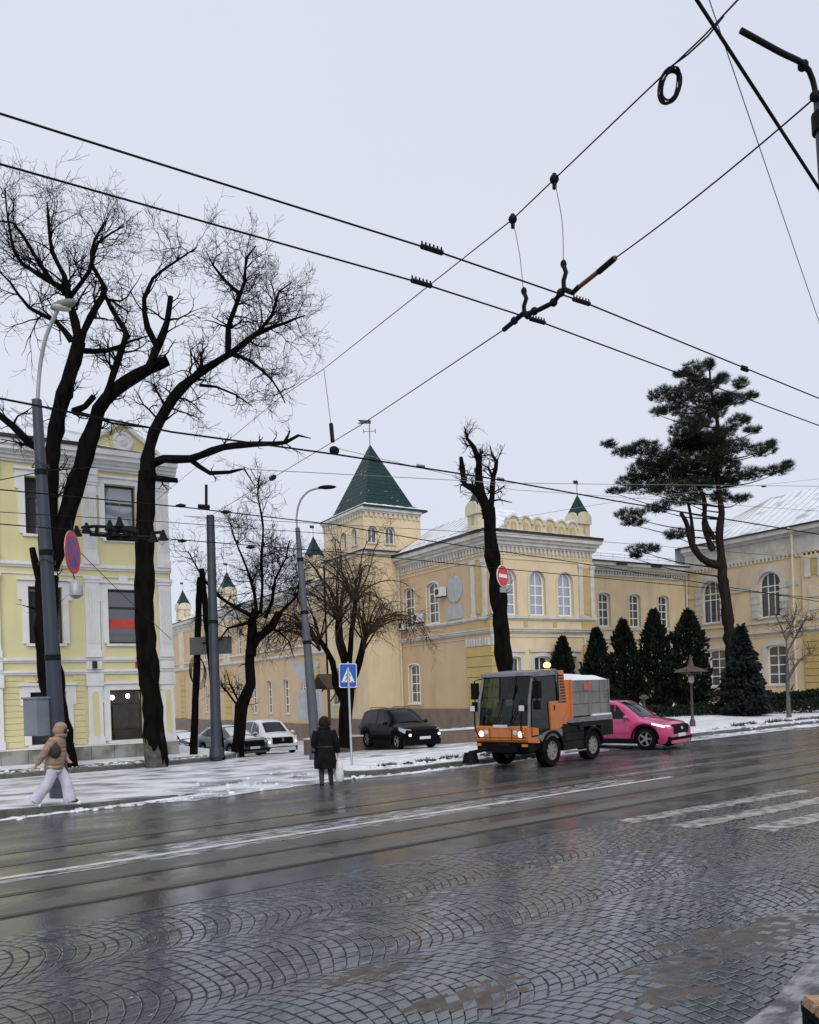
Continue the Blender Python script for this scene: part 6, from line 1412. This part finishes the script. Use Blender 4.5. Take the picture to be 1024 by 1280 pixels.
for sg in (-1, 1):
    P_ = [(1.92, sg*(HWc-.02), 1.04), (1.66, sg*(HWc-.05), 2.30)]; MB().tube([Vector(P_[0]), Vector(P_[0]).lerp(Vector(P_[1]), .5) + Vector((.06, 0, 0)), Vector(P_[1])], .04, 7).local('screen_pillar', m_cabg, TK, 60)
    MB().tube([(.62, sg*(HWc-.02), .95), (.62, sg*(HWc-.03), 2.34)], .04, 6).local('rear_pillar', m_blkp, TK)
    d_ = MB().add([(1.84, sg*(HWc-.012), .80), (.66, sg*(HWc-.012), .86), (.66, sg*(HWc-.03), 2.27), (1.60, sg*(HWc-.045), 2.25), (1.80, sg*(HWc-.03), 1.5)], [(0,1,2,3,4)]).local('door_glass', m_tgl, TK)
    MB().tube([(1.84, sg*(HWc-.0), .80), (.66, sg*(HWc-.0), .86), (.66, sg*(HWc-.02), 2.27), (1.60, sg*(HWc-.035), 2.25), (1.80, sg*(HWc-.02), 1.5), (1.84, sg*(HWc-.0), .80)], .018, 5).local('door_frame', m_blkp, TK)
    # orange side pod behind the door and slanted rear pillar with louvres
    MB().py([(1.02, .92), (1.04, 1.62), (.66, 1.63), (.64, 1.58), (.28, 1.55), (.26, 1.02), (.70, .92)], *yb(sg, HWc-.10, HWc+.02)).local('side_panel', m_or, TK)
    MB().tube([(.86, sg*(HWc+.03), 1.40), (.86, sg*(HWc+.03), 1.52)], .018, 5).local('handle', m_blkp, TK)
    lv = MB().py([(.46, 1.52), (.62, 2.40), (.36, 2.40), (.20, 1.54)], *yb(sg, HWc-.16, HWc+.0)).local('vent_pillar', m_or, TK)
    for k in range(10):
        f = k/10; xa = lerp(.24, .38, f)+.02; MB().box(xa, xa+.20, *yb(sg, HWc-.01, HWc+.012), 1.58+.075*k, 1.58+.075*k+.03).local('louvre', m_blkp, lv)
    MB().py([(.62, 1.6), (.70, 2.40), (.62, 2.41), (.56, 2.35), (.50, 1.6)], *yb(sg, HWc-.05, HWc-.002)).local('grey_pillar', m_cabg, TK)
    MB().py([(1.60, .80), (1.02, .915), (.55, .925), (.42, .86), (.55, .70), (1.45, .66)], *yb(sg, HWc-.14, HWc+.015)).local('step_panel', m_cabg, TK)
    for x in (.98, -.98):
        ar = [(x+.50*math.cos(math.pi*k/12), .40+.50*math.sin(math.pi*k/12)) for k in range(13)]; ai = [(x+.44*math.cos(math.pi*k/12), .40+.44*math.sin(math.pi*k/12)) for k in range(13)]
        MB().py(ar + ai[::-1], *yb(sg, HWc-.27, HWc+.06)).local('mudguard', m_blkp, TK)
    for z0, z1 in ((.36, .58), (.595, .80), (.815, 1.03)): MB().box(-.50, .50, *yb(sg, HWc-.16, HWc+.03), z0, z1).local('flank_panel', m_flank, TK)
    MB().box(-2.05, -1.42, *yb(sg, HWc-.16, HWc+.02), .62, 1.03).local('flank_panel', m_flank, TK)
    MB().box(-1.46, -.5, *yb(sg, HWc-.16, HWc+.025), .91, 1.03).local('flank_panel', m_flank, TK)
    MB().tube([(.48, sg*(HWc+.06), .31), (-.52, sg*(HWc+.06), .31)], .025, 6).local('side_guard', m_cabg, TK)
    # mirrors on stalks, headlamps
    MB().box(1.72, 1.84, *yb(sg, HWc+.06, HWc+.24), 1.72, 2.14).local('mirror', m_blkp, TK); MB().box(1.74, 1.84, *yb(sg, HWc+.07, HWc+.22), 1.45, 1.66).local('lower_mirror', m_blkp, TK)
    MB().tube([(1.72, sg*(HWc-.03), 2.24), (1.80, sg*(HWc+.14), 2.2), (1.79, sg*(HWc+.15), 1.45)], .018, 5).local('mirror_stalk', m_blkp, TK)
    MB().lathe([(.001, 0), (.075, 0), (.075, .03), (.001, .035)], (2.0, sg*.60, .86), axis='x', sides=14).local('headlamp', m_lit, TK)
    MB().lathe([(.001, 0), (.06, 0), (.06, .025), (.001, .03)], (2.01, sg*.44, .90), axis='x', sides=12).local('side_lamp', m_head, TK)
    MB().tube([(1.98, sg*.66, .7), (2.14, sg*.70, 1.0), (2.12, sg*.72, 1.42)], .02, 5).local('lamp_stalk', m_blkp, TK)
    wl = MB().box(2.06, 2.16, *yb(sg, .66, .84), 1.42, 1.58).local('work_lamp', m_blkp, TK); MB().box(2.161, 2.17, *yb(sg, .675, .825), 1.435, 1.565).local('lens', m_head, wl)
MB().box(2.02, 2.035, -.22, .22, 1.02, 1.09).local('maker_badge', m_chrome, TK)
for y_ in (-.33, .33): MB().box(2.02, 2.026, y_-.006, y_+.006, .70, 1.0).local('panel_gap', m_blkp, TK)
MB().box(2.02, 2.027, -.79, .79, .765, .777).local('panel_gap', m_blkp, TK); MB().box(1.99, 2.02, -.24, .24, .52, .62).local('tow_plate', m_flank, TK)
for y_ in (-.7, .7): MB().box(1.985, 2.03, y_-.07, y_+.07, .56, .62).local('indicator', mat('amber_lens', (.6, .2, .03), .3), TK)
for sg in (-1, 1):
    MB().tube([(.3, sg*(HWc+.02), 1.06), (.1, sg*(HWc+.05), 1.0), (-.3, sg*(HWc+.05), .98), (-.48, sg*(HWc+.03), 1.05)], .014, 5).local('hose', m_blkp, TK); MB().lathe([(.07, 0), (.07, .03), (.03, .035)], (-.25, sg*(HWc+.03) - (.035 if sg < 0 else 0), .92), axis='y', sides=10).local('filler_cap', m_blkp, TK)
    MB().box(-.9, -.86, *yb(sg, HWc-.03, HWc-.005), 1.2, 2.12).local('hopper_rib', m_hop, TK); MB().box(-1.5, -1.46, *yb(sg, HWc-.03, HWc-.005), 1.2, 2.12).local('hopper_rib', m_hop, TK)
MB().tube([(2.0, -.5, 1.10), (2.03, -.1, 1.13), (1.85, .0, 1.75)], .012, 4).local('wiper', m_blkp, TK); MB().tube([(2.0, .5, 1.08), (2.03, .3, 1.13), (1.87, .55, 1.7)], .012, 4).local('wiper', m_blkp, TK)
# seats and steering wheel inside
for y_ in (-.38, .38):
    s_ = MB().py([(.75, 1.0), (1.25, 1.0), (1.27, 1.14), (.95, 1.14), (.84, 1.85), (.72, 1.85)], y_-.22, y_+.22).local('seat', mat('seat_fabric', (.05, .055, .07), .8), TK); MB().ell((.77, y_, 1.97), (.07, .15, .12)).local('headrest', MATS['seat_fabric'], s_, 180)
MB().py([(1.55, 1.0), (1.88, 1.02), (1.84, 1.28), (1.62, 1.24)], -.66, .66).local('dashboard', m_blkp, TK)
k_ = MB().tube([(0, .2*math.cos(a/14*6.283), .2*math.sin(a/14*6.283)) for a in range(15)], .018, 6); k_.rot(0, Matrix.Translation((1.5, .36, 1.42)) @ Matrix.Rotation(R(-55), 4, 'Y')); k_.local('steering_wheel', m_blkp, TK)
MB().box(1.62, 1.7, -.05, .14, 1.55, 1.7).local('dash_screen', m_head, TK)
# beacon
bc = MB().lathe([(.09, 2.44), (.09, 2.47), (.05, 2.475)], (.45, .38, 0), sides=12).local('beacon_base', m_blkp, TK); MB().ell((.45, .38, 2.545), (.10, .10, .08)).local('beacon_dome', mat('lit_amber_beacon', (1, .6, .2), .3, emit=(1, .55, .16), estr=3), bc, 180)
# hopper with salt and snow
MB().py([(.22, 1.12), (.28, 1.5), (.22, 2.12), (-.02, 2.12), (-.02, 1.12)], -HWc+.06, HWc-.06).local('hopper_front', m_or, TK)
hp_ = [(-.03, 1.18), (-.03, 2.14), (-1.92, 2.14), (-1.92, 1.18)]
for k in range(3):
    z0 = 1.20 + k*.315; MB().box(-1.90, -.04, -HWc+.02+.004*k, HWc-.02-.004*k, z0, z0+.30).local('hopper_board', m_hop, TK)
MB().box(-1.87, -.06, -HWc+.05, HWc-.05, 1.19, 2.12).local('hopper_core', m_hop, TK)
for x, mm in ((-.045, m_or), (-1.955, m_hop)): MB().box(x, x+.05, -HWc+.0, HWc-.0, 1.15, 2.15).local('hopper_post', mm, TK)
MB().box(-1.02, -.62, HWc-.018, HWc-.008, 1.87, 2.08).local('hopper_label', mat('faded_red_label', (.42, .10, .07), .6), TK)
v = []; N, K = 12, 8; gg = random.Random(8)
for i in range(N+1):
    for k in range(K+1):
        x = lerp(-.02, -1.9, i/N); y = lerp(-HWc+.02, HWc-.02, k/K); b = math.sin(math.pi*min(1, max(0, k/K)))**.5
        v.append((x, y, 2.128 + (.05 + b*.16*(1-.5*i/N)) * (1 if 0 < i < N and 0 < k < K else .1) + (gg.uniform(-.02, .02) if 0 < i < N and 0 < k < K else 0)))
MB().add(v, [(i*(K+1)+k, i*(K+1)+k+1, (i+1)*(K+1)+k+1, (i+1)*(K+1)+k) for i in range(N) for k in range(K)]).local('snow_load', m_snow, TK, 180)
MB().py([(.26, 1.04), (.24, 1.16), (-2.05, 1.17), (-2.05, 1.04)], -HWc-.01, HWc+.01).local('load_bed', m_cabg, TK)
MB().box(-2.0, -1.0, HWc-.08, HWc+.012, 1.172, 1.22).local('bed_snow', m_snow, TK)
# brush arm at the front
MB().tube([(1.95, -.35, .5), (2.25, -.5, .45), (2.35, -.75, .40)], .05, 6).local('brush_arm', m_blkp, TK); MB().lathe([(.03, .42), (.16, .40), (.22, .15), (.16, .14)], (2.3, -.75, 0), sides=12).local('brush', m_blkp, TK)
MB().box(1.98, 2.12, -.5, .5, .42, .58).local('hitch_frame', m_blkp, TK)

# ================================================================== PEOPLE
def skin(name, V, E, Rd, m, parent, sub=2):
    me = bpy.data.meshes.new(name); me.from_pydata(V, E, []); o = bpy.data.objects.new(name, me); COL.objects.link(o)
    md = o.modifiers.new('s', 'SKIN'); md.use_smooth_shade = True
    for sv, r in zip(me.skin_vertices[0].data, Rd): sv.radius = r if hasattr(r, '__len__') else (r, r)
    me.skin_vertices[0].data[0].use_root = True
    s2 = o.modifiers.new('u', 'SUBSURF'); s2.levels = sub; s2.render_levels = sub
    dg = bpy.context.evaluated_depsgraph_get(); dg.update(); n = bpy.data.meshes.new_from_object(o.evaluated_get(dg))
    bpy.data.objects.remove(o); bpy.data.meshes.remove(me); n.name = name; n.materials.clear(); n.materials.append(m)
    n.polygons.foreach_set('use_smooth', [True]*len(n.polygons)); return link(name, n, parent)
m_skin = mat('skin', (.52, .32, .24), .6)
def hand_nodes(V, E, Rd, wi, w, d, side, curl=.3):
    """palm and five fingers grown from wrist node wi, along direction d"""
    d = Vector(d).normalized(); s_ = Vector(side).normalized(); nrm = d.cross(s_); b = Vector(w); k = len(V); V.append(tuple(b + d*.05)); Rd.append((.034, .018)); E.append((wi, k))
    for j, (o, L) in enumerate(((-.030, .055), (-.010, .066), (.010, .062), (.028, .048))):
        p = b + d*.085 + s_*o; V.append(tuple(p)); Rd.append(.009); E.append((k, len(V)-1)); q = p + d*L*.6 + nrm*L*curl; V.append(tuple(q)); Rd.append(.0085); E.append((len(V)-2, len(V)-1)); V.append(tuple(q + d*L*.35 + nrm*L*curl*1.6)); Rd.append(.007); E.append((len(V)-2, len(V)-1))
    p = b + d*.03 - s_*.035; V.append(tuple(p)); Rd.append(.011); E.append((k, len(V)-1)); V.append(tuple(p + d*.04 - s_*.02 + nrm*.015)); Rd.append(.009); E.append((len(V)-2, len(V)-1))
def person(name, label, loc, rz, J, body_r, clothes):
    root = thing(name, label, 'person', loc, rz); names = list(J); 
    V = [J[n] for n in names]; idx = {n: i for i, n in enumerate(names)}; E = [(idx[a], idx[b]) for a, b in (('pelvis', 'chest'), ('chest', 'neck'), ('neck', 'head'), ('chest', 'shl'), ('shl', 'ell'), ('ell', 'wrl'), ('chest', 'shr'), ('shr', 'elr'), ('elr', 'wrr'), ('pelvis', 'hil'), ('hil', 'knl'), ('knl', 'anl'), ('anl', 'tol'), ('pelvis', 'hir'), ('hir', 'knr'), ('knr', 'anr'), ('anr', 'tor'))]
    Rd = [body_r[n[:2]] for n in names]
    for s_ in 'lr':
        w, e_ = Vector(J['wr'+s_]), Vector(J['el'+s_]); hand_nodes(V, E, Rd, idx['wr'+s_], w, w - e_, (1, 0, 0) if abs((w-e_).normalized().x) < .7 else (0, 0, 1))
    body = skin('body', V, E, Rd, m_skin, root, 2)
    # face
    h = Vector(J['head']); f = Vector((1, 0, -.1)).normalized()
    for y_ in (-.03, .03): MB().ell(h + f*.088 + Vector((0, y_, .01)), (.012, .012, .009), 6, 5).local('eye', m_sbk, body)
    MB().ell(h + f*.105 + Vector((0, 0, -.02)), (.02, .012, .022), 6, 5).local('nose', m_skin, body, 180); MB().ell(h + f*.09 + Vector((0, 0, -.06)), (.012, .026, .008), 6, 5).local('mouth', mat('lips', (.4, .15, .13), .5), body, 180)
    return root
BR = dict(pe=(.13,.10), ch=(.15,.11), ne=.055, he=(.095,.105), sh=.03, el=.042, wr=.03, hi=.085, kn=.058, an=.042, to=.035)
# person 1: walking, beige puffer
J = dict(pelvis=(0,0,.90), chest=(.07,0,1.24), neck=(.12,0,1.40), head=(.18,0,1.52), shl=(.07,.16,1.33), ell=(.10,.22,1.07), wrl=(.22,.16,.92), shr=(.05,-.16,1.33), elr=(-.11,-.23,1.08), wrr=(-.27,-.24,.84), hil=(.0,.09,.88), knl=(.20,.10,.48), anl=(.28,.10,.10), tol=(.41,.10,.05), hir=(0,-.09,.88), knr=(-.07,-.10,.50), anr=(-.38,-.11,.17), tor=(-.28,-.11,.055))
p1 = gnd(72, 1017, .165); p1.z = .165
p1 = Vector((2.62, 17.75, .165))
PA = person('person', 'person in beige hooded puffer jacket and pale wide trousers walking along kerb', p1, R(-22), J, dict(BR, kn=.045, an=.032, to=.022), None)
m_puff = mat('beige_puffer', (.36, .245, .175), .8, (.22, .145, .105), scale=11, bump=1., bscale=14, stretch=(.25, .25, 1.3)); m_lil = mat('pale_lilac_trousers', (.58, .58, .66), .8, (.46, .46, .55), scale=7, bump=.3); m_bag = mat('dark_backpack', (.03, .014, .014), .7)
def loft(name, rings, m, parent, n=22, fold=0., nf=6, bulge=0., step=.03, seed=1, cap=True):
    """garment surface: rings (x, y, z, rx, ry) resampled, with quilting bulges or hanging folds"""
    g_ = random.Random(seed); z0, z1 = rings[0][2], rings[-1][2]; N = max(2, int((z1-z0)/step)); mb = MB(); ph = g_.uniform(0, 6)
    for i in range(N+1):
        z = lerp(z0, z1, i/N); R_ = [interp(z, [(r[2], r[k]) for r in rings]) for k in (0, 1, 3, 4)]
        b = 1 + bulge*(abs(math.sin(math.pi*(z-z0)/.085)) - .5)
        for k in range(n):
            a = 2*math.pi*k/n; f = b*(1 + fold*(1-i/N)*math.sin(nf*a + ph + 2*z) + g_.uniform(-.012, .012)); mb.v.append((R_[0] + R_[2]*f*math.cos(a), R_[1] + R_[3]*f*math.sin(a), z))
    mb.f = [(i*n+k, i*n+(k+1)%n, (i+1)*n+(k+1)%n, (i+1)*n+k) for i in range(N) for k in range(n)]
    if cap: mb.f += [tuple(range(n))[::-1], tuple(range(N*n, (N+1)*n))]
    return mb.local(name, m, parent, 180)
def sleeve(name, pts, rr, m, parent, bulge=0., step=.025, sides=12):
    S = smooth_path([Vector(p) for p in pts], rr, step); d = 0; P_ = []; Q_ = []
    for k, (p, r) in enumerate(S):
        if k: d += (p - S[k-1][0]).length
        P_.append(p); Q_.append(r*(1 + bulge*(abs(math.sin(math.pi*d/.085)) - .5)))
    return MB().tube(P_, Q_, sides).local(name, m, parent, 180)
loft('jacket', [(.0,0,.72,.165,.185),(.0,0,.78,.18,.20),(.03,0,.95,.175,.20),(.06,0,1.12,.165,.20),(.075,0,1.25,.155,.205),(.08,0,1.33,.13,.185),(.10,0,1.40,.085,.10)], m_puff, PA, bulge=.10, step=.02)
sleeve('sleeve', [(.07,.17,1.33),(.10,.235,1.08),(.21,.17,.93)], [.085,.075,.055], m_puff, PA, .14); sleeve('sleeve', [(.06,-.17,1.33),(-.10,-.235,1.09),(-.26,-.245,.86)], [.09,.08,.056], m_puff, PA, .14)
k_ = MB().ell((.13,0,1.52), (.135,.125,.155), 16, 12); k_.v = [(x + (.02 if z > 1.52 else 0), y, z) for x, y, z in k_.v]; k_.local('hood', m_puff, PA, 180)
MB().ell((.145,0,1.40), (.13,.14,.06), 14, 8).local('collar', m_puff, PA, 180)
MB().ell((.215,0,1.50), (.062,.085,.10), 12, 8).local('hair', m_bag, PA, 180)
loft('trousers_seat', [(.03,.0,.66,.12,.165),(.0,0,.76,.14,.165),(0,0,.82,.10,.12)], m_lil, PA, step=.03)
sleeve('trouser_leg', [(.02,.085,.80),(.19,.095,.48),(.265,.10,.055)], [.115,.105,.125], m_lil, PA, .05, .03, 14); sleeve('trouser_leg', [(.0,-.085,.80),(-.075,-.095,.50),(-.36,-.11,.115)], [.115,.10,.115], m_lil, PA, .05, .03, 14)
def shoe(parent, heel, toe, m, ms):
    h, t = Vector(heel), Vector(toe); s_ = skin('shoe', [tuple(h), tuple(h.lerp(t, .5) + Vector((0,0,.0))), tuple(t)], [(0,1),(1,2)], [(.056,.06),(.055,.052),(.05,.04)], m, parent)
    d = (t-h).normalized(); k = MB().tube([h - d*.04 + Vector((0,0,-.042)), t + d*.035 + Vector((0,0,-.03))], [.036, .034], 8); 
    k.v = [(v[0], v[1], v[2]*1.0) for v in k.v]; k.local('sole', ms, s_, 60)
shoe(PA, (.27,.10,.08), (.43,.10,.05), m_sbk, m_swh); shoe(PA, (-.40,-.11,.15), (-.28,-.11,.07), m_sbk, m_swh)
MB().ell((.08,-.215,1.10), (.12,.07,.15), 14, 10).local('shoulder_bag', m_bag, PA, 180)
MB().tube([q for q, r in smooth_path([Vector(p) for p in ((.16,.10,1.41),(.10,-.02,1.44),(-.06,-.17,1.36),(-.02,-.26,1.20),(.05,-.27,1.12))], [1]*5, .04)], .02, 6).local('strap', m_bag, PA, 60)
# person 2: black hooded coat, back turned
J = dict(pelvis=(0,0,.90), chest=(.02,0,1.22), neck=(.04,0,1.40), head=(.06,0,1.52), shl=(.02,.17,1.32), ell=(-.02,.23,1.06), wrl=(.06,.20,.86), shr=(.02,-.17,1.32), elr=(-.03,-.25,1.06), wrr=(0,-.29,.80), hil=(0,.09,.88), knl=(.05,.10,.49), anl=(-.03,.10,.09), tol=(.11,.11,.04), hir=(0,-.09,.88), knr=(.10,-.10,.50), anr=(.10,-.12,.10), tor=(.24,-.13,.045))
gp = gnd(408, 985, .01)
PB = person('person', 'person in black hooded knee-length coat seen from behind carrying a white bag', (gp.x, gp.y, .01), R(62), J, dict(BR, kn=.042, an=.03, to=.022, hi=.07), None)
m_coat = mat('black_coat', (.0045, .0045, .0055), .8, (.010, .010, .012), scale=8, bump=.4, spec=.12)
loft('coat', [(0,0,.46,.20,.25),(0,0,.60,.205,.255),(0,0,.80,.195,.245),(.0,0,.95,.17,.225),(.01,0,1.08,.15,.205),(.02,0,1.22,.155,.22),(.02,0,1.33,.13,.20),(.03,0,1.41,.085,.10)], m_coat, PB, fold=.07, nf=7, step=.03)
sleeve('sleeve', [(.02,.18,1.33),(-.02,.25,1.07),(.05,.22,.88)], [.09,.075,.055], m_coat, PB, .04); sleeve('sleeve', [(.02,-.18,1.33),(-.03,-.265,1.07),(0,-.30,.82)], [.09,.075,.055], m_coat, PB, .04)
MB().tube([(.17*math.cos(a/16*6.283)+.0, .222*math.sin(a/16*6.283), .97) for a in range(17)], .016, 6).local('belt', m_sbk, PB)
MB().ell((.045,0,1.53), (.135,.135,.16), 16, 12).local('hood', mat('dark_brown_hood', (.016, .010, .008), .9, (.03, .019, .014), scale=14, bump=.6, spec=.1), PB, 180)
MB().ell((.03,0,1.405), (.13,.15,.06), 14, 8).local('collar', m_coat, PB, 180)
sleeve('leg', [(.0,.085,.60),(.05,.10,.40),(-.03,.10,.08)], [.085,.066,.05], m_sbk, PB); sleeve('leg', [(.0,-.085,.60),(.10,-.10,.42),(.10,-.12,.08)], [.085,.066,.05], m_sbk, PB)
shoe(PB, (-.05,.10,.07), (.10,.11,.045), m_sbk, m_sbk); shoe(PB, (.09,-.12,.07), (.23,-.13,.045), m_sbk, m_sbk)
sbag = skin('shoulder_bag', [(-.06,.26,.98),(-.06,.27,.80)], [(0,1)], [(.11,.07),(.12,.08)], m_sbk, PB); MB().tube([(-.06,.24,1.06),(0,.15,1.42),(.08,.1,1.38)], .016, 6).local('strap', m_sbk, PB)
m_plb = mat('white_plastic_bag', (.66, .66, .68), .4, (.52, .52, .55), scale=6, bump=.5)
wl = PB.matrix_basis @ Vector((.0, -.31, 0)); k_ = MB(); pr = [(.012, .78), (.03, .70), (.10, .58), (.135, .40), (.14, .24), (.11, .15), (.02, .14)]; k_.lathe(pr, sides=14); gg = random.Random(5)
k_.v = [(v[0]*.75*(1+gg.uniform(-.12,.12)), v[1]*(1+gg.uniform(-.12,.12)), v[2]) for v in k_.v]
a_, b_ = math.cos(R(62)), math.sin(R(62)); ox, oy = gp.x + (.0*a_ + .31*b_), gp.y + (.0*b_ - .31*a_)
k_.v = [(v[0]+ox, v[1]+oy, v[2]+.01) for v in k_.v]
wb_ = thing('shopping_bag', 'white plastic shopping bag held by the person in black coat', 'bag', (ox, oy, .15)); k_.part('bag', m_plb, wb_, 60)
MB().tube([(ox-.03, oy, .72), (ox-.01, oy, .80), (ox+.01, oy, .80), (ox+.03, oy, .72)], .008, 5).part('handle', m_plb, wb_)

# ================================================================== BENCH AT THE BOTTOM RIGHT
bp0 = at(1052, 1286, 3.6)
BN = thing('bench', 'tan wooden slat end on black metal at the near pavement corner', 'bench', (bp0.x, bp0.y, 0), R(-32))
m_slat = mat('tan_wood', (.42, .28, .16), .6, (.22, .12, .06), scale=4, detail=6, bump=.3, stretch=(1, 8, 8))
zt_ = bp0.z
for k in range(3): MB().hexa([(.0, k*.13, zt_-.035), (1.5, k*.13, zt_-.035), (1.5, k*.13+.11, zt_-.035), (.0, k*.13+.11, zt_-.035), (.012, k*.13+.008, zt_+.012), (1.5, k*.13+.008, zt_+.012), (1.5, k*.13+.102, zt_+.012), (.012, k*.13+.102, zt_+.012)]).local('slat', m_slat, BN)
for x in (.02, 1.3):
    MB().box(x, x+.06, -.02, .42, zt_-.09, zt_-.036).local('cross_bar', m_dsteel, BN)
    for y_ in (0.0, .36): MB().box(x, x+.06, y_, y_+.05, 0, zt_-.09).local('leg', m_dsteel, BN)
